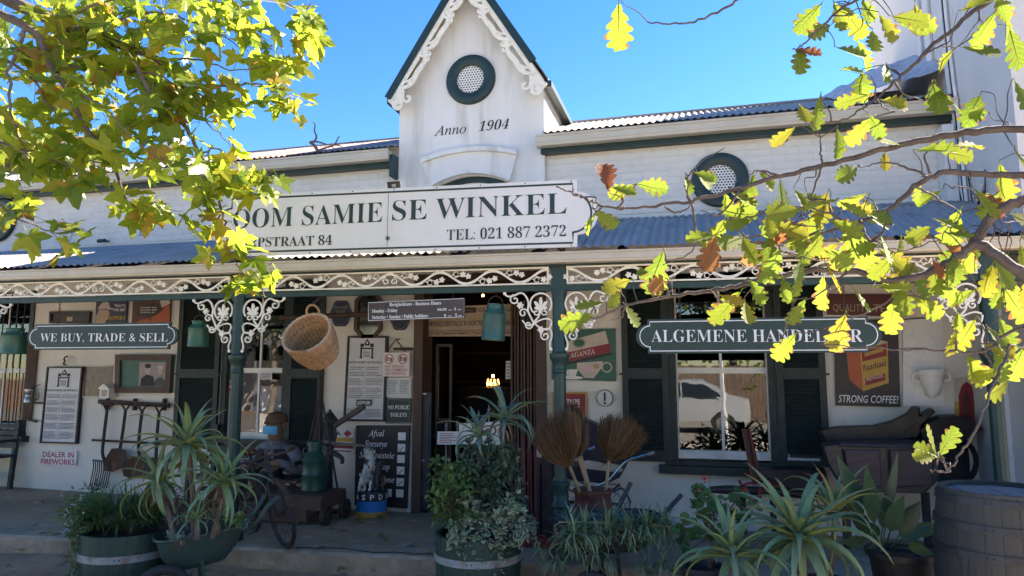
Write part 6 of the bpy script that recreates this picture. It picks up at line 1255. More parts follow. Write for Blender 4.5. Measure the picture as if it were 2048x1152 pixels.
# ---- old cart parts and iron forge at the right
def oldcart():
    D = 6.6; root = empty('old_seat_cart', atz(1560, 1010, 0), 'dark old cart with upright red edged back panel and sloping bed', 'cart'); P = lambda x, y, d=D: atd(x, y, d); dv = ray(1560, 950) / F; dv = V((dv.x, dv.y, 0))
    mb = MB(); mb.prism([P(1484, 858), P(1500, 860), P(1526, 966), P(1505, 970)], dv * .06); ob(mb, 'back_panel', 'darkwood', root)
    mb = MB(); mb.tube([P(1499, 858, 6.58), P(1514, 945, 6.58), P(1520, 957, 6.58), P(1565, 975, 6.58)], .011, 7); mb.tube([P(1484, 858, 6.58), P(1502, 950, 6.58)], .008, 6); ob(mb, 'red_edge', 'red', root)
    mb = MB(); mb.prism([P(1516, 940), P(1650, 940), P(1668, 1000), P(1600, 990), P(1520, 962)], dv * .5); ob(mb, 'bed', 'navy', root)
    mb = MB(); mb.tube([P(1512, 945, 6.56), P(1592, 980, 6.56), P(1665, 994, 6.56)], .012, 6); ob(mb, 'edge_rail', 'castiron', root)
    mb = MB(); mb.tube([P(1420, 979), P(1452, 979), P(1560, 984), P(1620, 990)], [.030, .042, .042, .04], 9); ob(mb, 'pole', 'black', root)
    mb = MB(); mb.tube(spline([P(1478, 960), P(1484, 970), P(1500, 966), P(1512, 968)], 4), .012, 6); mb.tube([P(1521, 976, 6.5), P(1517, 1000, 6.5)], .022, 6); mb.tube(spline([P(1486, 990, 6.5), P(1505, 1000, 6.5), P(1517, 1000, 6.5)], 4), .014, 6); ob(mb, 'coupling', 'red', root)
    for s in (1485, 1545): mb = MB(); p = P(s, 985); mb.tube([p, V((p.x, p.y + .05, 0))], .03, 7); ob(mb, 'leg', 'black', root)
oldcart()
def forge():
    D = 6.1; root = empty('iron_forge', atz(1790, 1040, 0) , 'large black cast iron trough and bellows by the right corner post', 'forge'); P = lambda x, y, d=D: atd(x, y, d); dv = ray(1780, 900) / F; dv = V((dv.x, dv.y, 0))
    def hull(o, d0, dep, nm, m='castiron'):
        mb = MB(); a = [P(x, y, d0) for x, y in o]; n = len(a); c = sum(a, V()) / n; v = dv * dep
        rings = [[c + (p - c) * k + v * t for p in a] for k, t in ((.93, 0), (1, .12), (1, .88), (.93, 1))]; vs = [p for r in rings for p in r]
        mb.add(vs, [tuple(range(n)), tuple(range(3 * n, 4 * n))[::-1]] + [(j * n + i, (j + 1) * n + i, (j + 1) * n + (i + 1) % n, j * n + (i + 1) % n) for j in range(3) for i in range(n)]); return ob(mb, nm, m, root)
    hull([(1634, 862), (1665, 858), (1740, 856), (1785, 845), (1818, 828), (1828, 815), (1840, 815), (1842, 834), (1866, 818), (1872, 824), (1845, 850), (1838, 876), (1700, 892), (1645, 888)], 6.2, .35, 'trough_lid', 'black')
    hull([(1640, 890), (1700, 884), (1880, 884), (1890, 905), (1880, 960), (1850, 990), (1700, 985), (1670, 960), (1650, 925)], 5.95, .55, 'trough')
    hull([(1688, 900), (1760, 902), (1764, 975), (1700, 975)], 5.92, .03, 'trough_panel', 'navy'); hull([(1780, 902), (1870, 900), (1866, 972), (1784, 975)], 5.92, .03, 'trough_panel', 'navy')
    hull([(1838, 862), (1850, 846), (1880, 834), (1912, 832), (1945, 842), (1968, 858), (1945, 872), (1920, 890), (1880, 900), (1845, 890)], 6.25, .40, 'bellows', 'black')
    mb = MB(); mb.tube([P(1680, 890, 5.9), P(1890, 895, 5.9)], .018, 7); ob(mb, 'rim', 'castiron', root)
    mb = MB(); c = P(1900, 920, 6.5); mb.lathe(c, [(.2, 0), (.24, .0), (.24, .05), (.2, .05), (.2, 0)], 26, V((.3, -1, 0)), True, False); mb.lathe(c, [(.20, .02), (0, .03)], 26, V((.3, -1, 0))); ob(mb, 'flywheel', 'castiron', root)
    for x in (1690, 1850): mb = MB(); p = P(x, 985, 6.1); mb.tube([p, V((p.x, p.y, .0))], .035, 8); ob(mb, 'leg', 'black', root)
    for (x, y) in ((1690, 1000), (1800, 1020)): pass
forge()
mb = MB(); p = at(1575, 918, -.06); q = at(1640, 920, -.06); mb.tube([p, q], .014, 8); mb.tube([at(1578, 908, -.06), at(1578, 920, -.06)], .006, 5); ob(mb, 'white_tap_pipe', 'pvc', None, 'short white pipe with small tap under the right hand shutter', 'pipe')
# ---- barrels
def staves(c, prof, n, m, parent, name='stave', hi=None, a0=0.0):
    """separate slightly uneven staves round a bulged barrel; prof: (radius, height) from the bottom"""
    for k in range(n):
        mb = MB(); aa = 2 * pi * k / n + a0; bb = 2 * pi * (k + 1) / n - .005 + a0; vs = []; dr = rnd.uniform(-.0015, .0015); q = 4
        for (r, z) in prof:
            for j in range(q): A = aa + (bb - aa) * j / (q - 1); vs.append(c + V(((r + dr) * cos(A), (r + dr) * sin(A), z)))
            for j in range(q - 1, -1, -1): A = aa + (bb - aa) * j / (q - 1); vs.append(c + V(((r - .026) * cos(A), (r - .026) * sin(A), z)))
        L = len(prof); w_ = 2 * q
        fs = [(i * w_ + j, i * w_ + (j + 1) % w_, (i + 1) * w_ + (j + 1) % w_, (i + 1) * w_ + j) for i in range(L - 1) for j in range(w_)] + [tuple(range(w_))[::-1], tuple((L - 1) * w_ + j for j in range(w_))]
        mb.add(vs, fs); ob(mb, name, m, parent)
def hoop(c, r0, z0, r1, z1, m, parent):
    mb = MB(); mb.lathe(c, [(r0 + .001, z0), (r0 + .005, z0), (r1 + .005, z1), (r1 + .001, z1)], 48, caps=False); o = ob(mb, 'hoop', m, parent)
    mb = MB(); vd = EYE - c; a = atan2(vd.y, vd.x) - .25
    for k in range(2): d = V((cos(a + .10 * k), sin(a + .10 * k), 0)); p = c + d * ((r0 + r1) / 2 + .005) + V((0, 0, (z0 + z1) / 2)); mb.lathe(p, [(.006, 0), (.004, .003), (0, .004)], 8, d)
    ob(mb, 'rivet', 'black', o); return o
def halfbarrel(px, py, Wpx, D, label):
    rim = atd(px, py, D); R = Wpx / 2 * D / F; H_ = rim.z - (GZ - .03); c = V((rim.x, rim.y, GZ - .03)); root = empty('barrel_planter', c, label, 'barrel planter')
    prof = [(R * .86, 0), (R * .93, H_ * .22), (R * .985, H_ * .5), (R * 1.0, H_ * .75), (R * 1.0, H_)]; staves(c, prof, 22, 'barrelgreen', root)
    rr = lambda t: R * (.86 + .14 * sin(min(1, t * 1.15) * pi / 2))
    hoop(c, R * 1.0, H_ * .60, R * 1.003, H_ * .71, 'hoop', root); hoop(c, R * .945, H_ * .22, R * .972, H_ * .33, 'hoop', root)
    mb = MB(); n = 18; vs = [c + V((0, 0, H_ - .03))]
    for j in (1, 2, 3):
        for k in range(n): a = 2 * pi * k / n; vs.append(c + V(((R - .03) * j / 3 * cos(a), (R - .03) * j / 3 * sin(a), H_ - .05 + .03 * (1 - j / 3) + .012 * mnoise.noise(V((a * 3, j, 0))))))
    mb.add(vs, [(0, 1 + k, 1 + (k + 1) % n) for k in range(n)] + [(1 + j * n + k, 1 + (j + 1) * n + k, 1 + (j + 1) * n + (k + 1) % n, 1 + j * n + (k + 1) % n) for j in range(2) for k in range(n)], True); ob(mb, 'soil', 'soil', root); return root, rim, R
bp1 = halfbarrel(258, 1056, 172, 5.42, 'dark green half barrel planter with pale hoops at the lower left')
bp2 = halfbarrel(957, 1063, 172, 5.30, 'dark green half barrel planter with a pale hoop before the doorway')
def bigbarrel():
    D = 4.0; top = atd(2003, 976, D); R = .315; H_ = top.z - (GZ - .04); c = V((top.x, top.y, GZ - .04)); root = empty('wine_barrel', c, 'large blackened wine barrel standing upright at the lower right corner', 'barrel')
    f = lambda t: R * (1 + .15 * sin(pi * t)); prof = [(f(i / 16), H_ * i / 16) for i in range(17)]; staves(c, prof, 26, 'barrelblack', root)
    for t0 in (.015, .20, .66, .80, .935): hoop(c, f(t0) + .006, H_ * t0, f(t0 + .04) + .006, H_ * (t0 + .04), 'castiron', root)
    for i in range(6):
        mb = MB(); w_ = 2 * (R - .03) / 6; a = -R + .03 + i * w_; pts = []; rr = R - .028
        for x in [a + .002 + (w_ - .004) * k / 5 for k in range(6)]: pts.append((x, -sqrt(max(0, rr * rr - x * x))))
        pts += [(x, -y) for x, y in reversed(pts)]; mb.prism([c + V((x, y, H_ - .045)) for x, y in pts], V((0, 0, .018 + .002 * (i % 2)))); ob(mb, 'head_board', 'barrelhead', root)
bigbarrel()
# ---- green wheelbarrow with plants (left) and the dark barrow (middle right)
def wheelbarrow(rimL, rimR, D, depth, m, label, drop, handles, wheel, nm='wheelbarrow'):
    a = atd(*rimL, D[0]); b = atd(*rimR, D[1]); z = (a.z + b.z) / 2; u = V((b.x - a.x, b.y - a.y, 0)); L = u.length; u.normalize(); v = V((-u.y, u.x, 0)); root = empty(nm, V(((a.x + b.x) / 2, (a.y + b.y) / 2, GZ - .03)), label, 'wheelbarrow')
    O = V((a.x, a.y, 0)); mb = MB(); za, zb = a.z, b.z
    def ringp(k, dz, n=28):
        pts = []
        for i in range(n):
            A = 2 * pi * i / n; ex = abs(cos(A)) ** .6 * (1 if cos(A) > 0 else -1); ey = abs(sin(A)) ** .6 * (1 if sin(A) > 0 else -1); s = .5 + .5 * k * ex
            pts.append(O + u * (L * s) + v * (depth * (.5 + .5 * k * ey)) + UP * (za + (zb - za) * s + dz))
        return pts
    rings = [ringp(1.03, .0), ringp(1.0, -.004), ringp(.86, -drop * .55), ringp(.62, -drop * .92), ringp(.35, -drop)]; n = 28; vs = [p for r in rings for p in r]
    mb.add(vs, [(j * n + i, j * n + (i + 1) % n, (j + 1) * n + (i + 1) % n, (j + 1) * n + i) for j in range(4) for i in range(n)] + [tuple(4 * n + i for i in range(n))], True); ob(mb, 'tray', m, root)
    mb = MB(); rp = ringp(1.035, .002); mb.tube(rp + [rp[0]], .011, 7, False); ob(mb, 'tray_rim', m, root)
    mb = MB(); rp = ringp(.94, -.045); cc = sum(rp, V()) / n + V((0, 0, .03)); mb.add(rp + [cc], [(i, (i + 1) % n, n) for i in range(n)], True); ob(mb, 'soil', 'soil', root)
    for h in handles: mb = MB(); mb.tube(spline([atd(x, y, d) for x, y, d in h], 5), .017, 8); ob(mb, 'handle', m, root)
    for s in (.15, .85): mb = MB(); p = O + u * (L * .5) + v * (depth * s) + UP * ((za + zb) / 2 - drop * .6); mb.tube([p, V((p.x + u.x * .05, p.y + u.y * .05, GZ - .03))], .014, 7); ob(mb, 'leg', m, root)
    c = V(wheel); mb = MB(); ax = v; mb.tube([c + (u * cos(2 * pi * k / 26) + UP * sin(2 * pi * k / 26)) * .16 for k in range(27)], .035, 8, False); w_ = ob(mb, 'wheel', 'tyre', root); mb = MB(); mb.lathe(c - ax * .02, [(.13, 0), (.13, .04)], 20, ax); ob(mb, 'hub', m, w_)
    mb = MB(); mb.tube([c + ax * .05, O + u * (L * .4) + v * (depth * .8) + UP * (za - drop)], .014, 6); mb.tube([c - ax * .05, O + u * (L * .4) + v * (depth * .2) + UP * (za - drop)], .014, 6); ob(mb, 'fork', m, root)
    return root, O, u, v, L
wl = atd(335, 1135, 4.85)
wb1 = wheelbarrow((312, 1090), (496, 1052), (4.95, 5.25), .50, 'barrow', 'green metal wheelbarrow planted with aloes beside the left barrel', .26, [[(492, 1062, 5.2), (515, 1042, 5.15), (535, 1012, 5.2), (556, 995, 5.3)], [(480, 1045, 5.6), (505, 1028, 5.65), (530, 990, 5.75)]], V((wl.x - .02, wl.y - .02, GZ + .12)))
wr = atd(1180, 1150, 4.7)
wb2 = wheelbarrow((1130, 1058), (1345, 1042), (4.95, 5.15), .50, 'castiron', 'dark grey wheelbarrow overflowing with striped spider plants', .24, [[(1225, 1035, 5.3), (1240, 1008, 5.35), (1262, 965, 5.4)], [(1315, 1045, 5.2), (1335, 1020, 5.2), (1363, 990, 5.25)]], V((wr.x, wr.y, GZ + .12)))
# ================================================================ plants
M['aloe'] = leafmat('aloe_leaf', [(0, (.135, .20, .095)), (.4, (.19, .265, .135)), (.75, (.165, .24, .09)), (1, (.24, .26, .08))], .06, .5, bx=.25)
M['aloeblue'] = leafmat('blue_aloe_leaf', [(0, (.09, .155, .115)), (.5, (.12, .19, .145)), (1, (.13, .20, .105))], .06, .5, bx=.25)
M['deadleaf'] = mat('dry_leaf', (.26, .16, .09), .8, (.18, .11, .07), 20, .2, 40)
M['strapleaf'] = leafmat('grass_leaf', [(0, (.045, .095, .035)), (.5, (.065, .125, .045)), (.85, (.09, .15, .045)), (1, (.16, .15, .06))], .2, .5)
M['spider'] = leafmat('spider_leaf', [(0, (.11, .17, .075)), (.6, (.16, .235, .105)), (1, (.20, .27, .12))], .2, .5); M['spiderstripe'] = leafmat('spider_stripe', [(0, (.27, .32, .19)), (1, (.36, .38, .25))], .2, .5)
M['shrub'] = leafmat('shrub_leaf', [(0, (.075, .13, .040)), (.5, (.10, .17, .050)), (1, (.14, .20, .055))], .25, .45); M['shrubdark'] = leafmat('dark_shrub_leaf', [(0, (.045, .08, .05)), (.6, (.065, .11, .065)), (1, (.10, .145, .07))], .2, .45)
M['varieg'] = leafmat('variegated_edge', [(0, (.38, .42, .27)), (1, (.46, .48, .34))], .2, .5); M['vgreen'] = leafmat('variegated_centre', [(0, (.065, .14, .055)), (1, (.11, .20, .075))], .2, .5)
M['gera'] = leafmat('geranium_leaf', [(0, (.06, .13, .04)), (.7, (.09, .17, .05)), (1, (.13, .18, .04))], .25, .5); M['petal'] = leafmat('red_petal', [(0, (.55, .04, .03)), (1, (.62, .07, .05))], .3, .5); M['wpetal'] = leafmat('white_petal', [(0, (.62, .56, .56)), (1, (.70, .68, .66))], .3, .5)
M['lily'] = leafmat('broad_dark_leaf', [(0, (.035, .075, .04)), (.6, (.05, .10, .055)), (1, (.09, .13, .05))], .2, .35)
M['lime'] = leafmat('lime_succulent', [(0, (.11, .19, .05)), (1, (.17, .24, .06))], .2, .4); M['greysuc'] = leafmat('grey_succulent', [(0, (.12, .17, .14)), (1, (.17, .22, .18))], .1, .5)
SH = {'oval': lambda t: sin(pi * min(1, t * 1.02)) ** .75, 'lance': lambda t: (sin(pi * t ** .7)) ** .9, 'strap': lambda t: min(1, .55 + t * 2.2) * (1 - t ** 5) * (1 - .25 * t), 'round': lambda t: sin(pi * t) ** .5}
def leaf(mb, p, d, up, L, W, bend=.5, fold=.2, seg=4, shape='oval', twist=0.0):
    d = d.normalized(); s = d.cross(up)
    if s.length < 1e-3: s = d.orthogonal()
    s.normalize(); n = s.cross(d); vs = []; q = p.copy(); dd = d.copy(); f = SH[shape]
    for i in range(seg + 1):
        t = i / seg; w_ = W / 2 * max(.02, f(t)) if 0 < i < seg else W * .03
        if shape == 'strap' and i == 0: w_ = W * .28
        vs += [q - s * w_ + n * (fold * w_), q.copy(), q + s * w_ + n * (fold * w_)]
        dd = (dd - UP * (bend / seg)).normalized(); n = s.cross(dd); q = q + dd * (L / seg)
    mb.add(vs, [(i * 3 + k, i * 3 + k + 1, i * 3 + k + 4, i * 3 + k + 3) for i in range(seg) for k in (0, 1)], True); return q
def aloe_leaf_mesh(curv, m, seed):
    R_ = random.Random(seed); mb = MB(); seg = 11; q = V(); a = 0.0; ca = cos(a); pts = []; ang = 0.0
    for i in range(seg + 1):
        t = i / seg; pts.append((q.copy(), ang)); ang -= curv * (0.25 + 1.5 * t) / seg; q = q + V((0, cos(ang), sin(ang))) / seg
    vs = []
    for i, (p, an) in enumerate(pts):
        t = i / seg; w_ = .062 * (1 - t ** 1.35) * (.82 + .5 * min(t * 5, 1) * .36) + .002; n = V((0, -sin(an), cos(an))); h = .026 * (1 - t ** 1.2) + .003
        vs += [p - V((w_, 0, 0)) + n * h * .55, p - n * h * .10, p + V((w_, 0, 0)) + n * h * .55, p - n * h]
    mb.add(vs, [(i * 4 + k, i * 4 + (k + 1) % 4, (i + 1) * 4 + (k + 1) % 4, (i + 1) * 4 + k) for i in range(seg) for k in range(4)], True)
    for i in range(1, 24):
        f = i / 24.5 * seg; j = int(f); r = f - j; (p, an), (p2, _) = pts[j], pts[min(j + 1, seg)]; c = p.lerp(p2, r); t = f / seg; w_ = .062 * (1 - t ** 1.35) * (.82 + .5 * min(t * 5, 1) * .36); n = V((0, -sin(an), cos(an))); h = .026 * (1 - t ** 1.2); d = V((0, cos(an), sin(an)))
        for s in (-1, 1): e = c + V((s * w_, 0, 0)) + n * h * .55; mb.add([e - d * .010, e + d * .012, e + V((s * .014, 0, 0)) + d * .010], [(0, 1, 2)])
    return mb.mesh('leaf', M[m], V())
tipped(M['aloe'], (.24, .17, .075)); tipped(M['aloeblue'], (.22, .16, .08))
ALO = {m: [aloe_leaf_mesh(c, m, i) for i, c in enumerate((.7, 1.25, 1.8, 2.4, 3.0))] for m in ('aloe', 'aloeblue')}
def rosette(c, L, n, root, m, seed, tilt=V((0, 0, 1)), emin=-10, emax=82, bias=None):
    R_ = random.Random(seed); ORGc = c
    for i in range(n):
        f = (i + .5) / n; el = radians(emin + (emax - emin) * f ** .85 + R_.uniform(-7, 7)); az = i * 2.39996 + R_.uniform(-.25, .25)
        curv = 2.5 - 1.75 * f + R_.uniform(-.45, .6); k = min(4, max(0, int(round((curv - .7) / .57)))); ln = L * (.72 + .33 * sin(pi * (f * .8 + .12))) * R_.uniform(.9, 1.25)
        d = V((cos(az) * cos(el), sin(az) * cos(el), sin(el))); s = V((sin(az), -cos(az), 0)); n_ = s.cross(d); Rm = Matrix((s, d, n_)).transposed(); q = tilt.to_track_quat('Z', 'Y').to_matrix() if tilt.z < .999 else Matrix.Identity(3)
        Rm = q @ Rm; o = inst(ALO[m][k], 'leaf', c + Rm @ V((0, .008, 0)), root, Rm @ Matrix.Diagonal((ln * R_.uniform(.9, 1.15), ln, ln)))
def stem(pts, r, root, m='twig'):
    mb = MB(); pp = spline(pts, 4); mb.tube(pp, [r * (1.1 - .3 * i / len(pp)) for i in range(len(pp))], 7); ob(mb, 'stem', m, root)
def deadskirt(c, root, n, L, seed):
    R_ = random.Random(seed); mb = MB()
    for i in range(n): a = R_.uniform(0, 2 * pi); p = c + V((cos(a) * .02, sin(a) * .02, -R_.uniform(.0, .12))); leaf(mb, p, V((cos(a) * .5, sin(a) * .5, -.6)), UP, L * R_.uniform(.6, 1.2), .018, 1.0, .3, 4, 'lance')
    o = ob(mb, 'dry_leaves', 'deadleaf', root); tag(o, kind='stuff')
def aloe(px, py, D, L, n, label, foot, m='aloe', seed=1, tilt=V((0, 0, 1)), r=.02, skirt=10, **k):
    c = atd(px, py, D); f = V(foot) if len(foot) == 3 and not isinstance(foot[0], int) else atd(*foot); root = empty('aloe', f, label, 'aloe', 'aloe plants in tubs and barrows'); rosette(c, L, n, root, m, seed, tilt.normalized(), **k)
    if (c - f).length > .05: stem([f, f.lerp(c, .5) + V((.015, 0, 0)), c], r, root)
    if skirt: deadskirt(c, root, skirt, .13, seed)
    return root
aloe(375, 888, 5.15, .42, 34, 'tall grey green aloe, highest rosette above the green wheelbarrow', (388, 1075, 5.15), seed=2, skirt=40, emin=-50)
aloe(318, 962, 5.25, .38, 24, 'aloe rosette drooping over the left barrel planter', (350, 1085, 5.1), seed=5, tilt=V((-.35, -.1, 1)), skirt=36, emin=-45)
aloe(446, 964, 5.05, .36, 28, 'aloe rosette at the right end of the green wheelbarrow', (425, 1075, 5.1), seed=8, tilt=V((.25, -.1, 1)), skirt=36, emin=-45)
aloe(392, 1040, 4.95, .20, 14, 'small low aloe at the front of the green wheelbarrow', (392, 1078, 4.95), seed=11, skirt=0)
aloe(432, 1035, 5.1, .17, 10, 'smallest aloe among the lime succulents in the green wheelbarrow', (434, 1066, 5.1), seed=12, skirt=0)
aloe(1010, 838, 5.45, .36, 18, 'tall blue green aloe rising behind the middle barrel planter', (975, 1060, 5.4), 'aloeblue', seed=14, skirt=12)
aloe(960, 872, 5.35, .31, 16, 'blue aloe left of the tall one over the middle barrel planter', (955, 1060, 5.35), 'aloeblue', seed=17, tilt=V((-.25, 0, 1)), skirt=10)
gpot = atd(1600, 1190, 4.2)
aloe(1598, 1078, 4.2, .50, 42, 'largest spiny aloe spreading in the right foreground', (1600, 1185, 4.2), seed=21, tilt=V((0, -.22, 1)), r=.028, skirt=22, emin=-38, emax=76)
aloe(1466, 1112, 4.15, .40, 28, 'medium aloe left of the largest foreground aloe', (1470, 1190, 4.15), seed=25, tilt=V((-.1, -.15, 1)), skirt=8, emin=-20)
aloe(1668, 1032, 4.55, .40, 22, 'aloe behind and right of the largest foreground aloe', (1655, 1165, 4.55), seed=28, tilt=V((.12, -.05, 1)), skirt=6, emin=5)
def pot(c, R, H_, m, label, name='plant_pot'):
    root = empty(name, c, label, 'plant pot'); mb = MB(); mb.lathe(c, [(R * .72, 0), (R * .95, H_ * .9), (R * 1.05, H_ * .9), (R * 1.05, H_), (R * .93, H_), (R * .9, H_ - .04)], 26); ob(mb, 'pot', m, root); mb = MB(); mb.lathe(c, [(R * .92, H_ - .05), (0, H_ - .02)], 22, caps=False); ob(mb, 'soil', 'soil', root); return root
def gp(px, py, D, R, H_, m, label): c = atd(px, py, D); return pot(V((c.x, c.y, c.z - H_)), R, H_, m, label)
gp(1600, 1180, 4.2, .20, .30, 'barrelblack', 'dark tub at the lower right holding the largest aloe'); gp(1470, 1185, 4.15, .16, .26, 'castiron', 'dark pot at the bottom edge holding the medium aloe'); gp(1655, 1160, 4.55, .16, .34, 'barrelblack', 'dark pot behind the largest aloe')
# grass-like clump and white flowered trailer in the left barrel
def tufts(name, root, spots, n, L, W, m, seed, el=(35, 88), bend=(.8, 1.7), stripe=None, seg=6, down=0.0):
    R_ = random.Random(seed); mb = MB(); ms = MB()
    for c in spots:
        for i in range(n):
            az = R_.uniform(0, 2 * pi); e = radians(R_.uniform(*el)); d = V((cos(az) * cos(e), sin(az) * cos(e), sin(e) - down)); l = L * R_.uniform(.55, 1.15); b = R_.uniform(*bend); p = c + V((R_.gauss(0, .012), R_.gauss(0, .012), 0))
            leaf(mb, p, d, UP, l, W * R_.uniform(.8, 1.2), b, .25, seg, 'strap')
            if stripe: leaf(ms, p + V((0, 0, .0022)), d, UP, l * .97, W * .38, b, .25, seg, 'strap')
    o = ob(mb, name, m, root); tag(o, kind='stuff')
    if stripe: o = ob(ms, 'leaf_stripes', stripe, root); tag(o, kind='stuff')
R1 = random.Random(77)
def spots(ell, D, n, R_=R1, dz=0.0): return [atd(ell[0] + ell[2] * R_.uniform(-1, 1), ell[1] + ell[3] * R_.uniform(-1, 1), D + R_.uniform(-.14, .14)) + V((0, 0, dz)) for _ in range(n)]
g = empty('grass_clump', atd(250, 1055, 5.42), 'dense clump of dark grassy leaves filling the left barrel planter', 'plant')
tufts('foliage', g, spots((252, 1040, 70, 14), 5.42, 30), 36, .27, .011, 'strapleaf', 3, (30, 88), (.6, 1.9))
def bushy(name, root, pts, n, L, W, m, seed, spread, shape='oval', up=.3, bend=.5, m2=None, fold=.25, seg=3):
    """small leaves set round points along twigs"""
    R_ = random.Random(seed); mb = MB(); m2b = MB()
    for c in pts:
        for i in range(n):
            d = V((R_.gauss(0, 1), R_.gauss(0, 1), R_.gauss(0, .8) + up)).normalized(); p = c + d * (spread * R_.random()); u_ = (UP + V((R_.gauss(0, .5), R_.gauss(0, .5), 0))).normalized(); s = R_.uniform(.65, 1.2)
            leaf(mb, p, d, u_, L * s, W * s, bend, fold, seg, shape)
            if m2:
                sd = d.cross(u_).normalized(); nn = sd.cross(d); leaf(m2b, p + nn * .0016 + d * (L * s * .12), d, u_, L * s * .72, W * s * .62, bend * .7, fold, seg, shape)
    o = ob(mb, name, m, root); tag(o, kind='stuff')
    if m2: o = ob(m2b, name + '_centres', m2, root); tag(o, kind='stuff')
def twigs(root, paths, r=.005, m='twig', nm='stems'):
    mb = MB()
    for p in paths: pp = spline(p, 4); mb.tube(pp, [r * (1 - .6 * i / len(pp)) for i in range(len(pp))], 5)
    o = ob(mb, nm, m, root); tag(o, kind='stuff')
fl1 = empty('trailing_flowers', atd(178, 1060, 5.3), 'trailing green plant with tiny white flowers spilling left of the left barrel', 'plant')
paths = [[atd(190, 1045, 5.35), atd(165 - 6 * k, 1020 + 12 * k, 5.25), atd(145 + 9 * k, 1080 + 8 * k, 5.2), atd(140 + 12 * k, 1165, 5.18)] for k in range(4)] + [[atd(190, 1045, 5.35), atd(165, 1015, 5.3), atd(150, 990, 5.3)], [atd(190, 1045, 5.35), atd(160, 1020, 5.3), atd(132, 1035, 5.25)], [atd(185, 1040, 5.35), atd(150, 1015, 5.3), atd(122, 1030, 5.25)]]
twigs(fl1, paths, .004); pp = [q for p in paths for q in spline(p, 7)]
bushy('foliage', fl1, pp, 8, .035, .018, 'shrub', 5, .05); bushy('flowers', fl1, [atd(R1.uniform(120, 170), R1.uniform(985, 1070), 5.2) for _ in range(26)], 3, .014, .010, 'wpetal', 6, .012)
sf = empty('small_weed', at(183, 985, -.2), 'small weed growing at the foot of the wall beside the fork', 'plant'); bushy('foliage', sf, [at(R1.uniform(170, 200), R1.uniform(965, 985), -.3) for _ in range(12)], 8, .04, .02, 'shrubdark', 9, .04)
# succulents in the green wheelbarrow
s1 = empty('lime_succulent', atd(470, 1050, 5.2), 'bright lime succulents at the back of the green wheelbarrow', 'plant'); bushy('foliage', s1, spots((462, 1040, 25, 10), 5.15, 16), 9, .035, .022, 'lime', 12, .02, 'oval', .8)
s2 = empty('grey_succulent', atd(345, 1080, 5.0), 'grey green succulents along the front rim of the wheelbarrow', 'plant'); bushy('foliage', s2, spots((350, 1078, 30, 6), 4.98, 14) + spots((480, 1050, 20, 5), 5.25, 8), 9, .03, .016, 'greysuc', 13, .02, 'oval', .9)
s3 = empty('dry_twiggy_plant', atd(385, 1020, 5.2), 'dry brown twiggy growth between the aloe stems', 'plant'); R_ = random.Random(4); twigs(s3, [[(p := atd(R_.uniform(330, 440), R_.uniform(1010, 1060), 5.2)), p + V((R_.gauss(0, .03), R_.gauss(0, .03), .09)), p + V((R_.gauss(0, .06), R_.gauss(0, .06), .17))] for _ in range(60)], .004, 'rust', 'twigs')
# middle barrel
sh1 = empty('leafy_shrub', atd(905, 1055, 5.3), 'bright green leafy shrub at the left of the middle barrel planter', 'plant')
pp = spots((903, 985, 36, 60), 5.22, 70); twigs(sh1, [[atd(910, 1060, 5.3), atd(905, 1030, 5.28), p] for p in pp[:22]], .005); bushy('foliage', sh1, pp, 13, .052, .028, 'shrub', 21, .05)
sh2 = empty('dark_shrub', atd(990, 1055, 5.35), 'dark bushy shrub at the right of the middle barrel planter', 'plant')
pp = spots((985, 960, 56, 68), 5.28, 110); twigs(sh2, [[atd(985, 1060, 5.35), atd(985, 1010, 5.4), p] for p in pp[:26]], .005); bushy('foliage', sh2, pp, 13, .048, .027, 'shrubdark', 22, .055)
vg = empty('variegated_trailer', atd(960, 1050, 5.15), 'cream edged trailing plant spilling over the middle barrel planter', 'plant')
paths = [[atd(960 + R1.uniform(-40, 50), 1035, 5.2), atd(x + 4, 1048, 5.12), atd(x, 1075, 4.99), atd(x + R1.uniform(-5, 5), yb, 4.99)] for x, yb in ((905, 1100), (930, 1118), (955, 1150), (962, 1120), (978, 1105), (998, 1160), (1003, 1110), (1030, 1090), (1045, 1060), (915, 1075))] + [[atd(975, 1045, 5.2), atd(1010, 1010, 5.15), atd(1035, 990, 5.2)], [atd(975, 1045, 5.2), atd(950, 1010, 5.15), atd(930, 1000, 5.1)], [atd(985, 1045, 5.2), atd(1030, 1020, 5.15), atd(1062, 1040, 5.2), atd(1070, 1080, 5.25)]]
twigs(vg, paths, .004); pp = [q for p in paths for q in spline(p, 4)] + spots((985, 1022, 55, 22), 5.12, 36); bushy('foliage', vg, pp, 6, .040, .030, 'varieg', 23, .042, 'oval', .3, .5, 'vgreen')
bushy('flowers', vg, [atd(R1.uniform(1040, 1075), R1.uniform(1030, 1095), 5.2) for _ in range(16)], 3, .016, .010, 'wpetal', 26, .012)
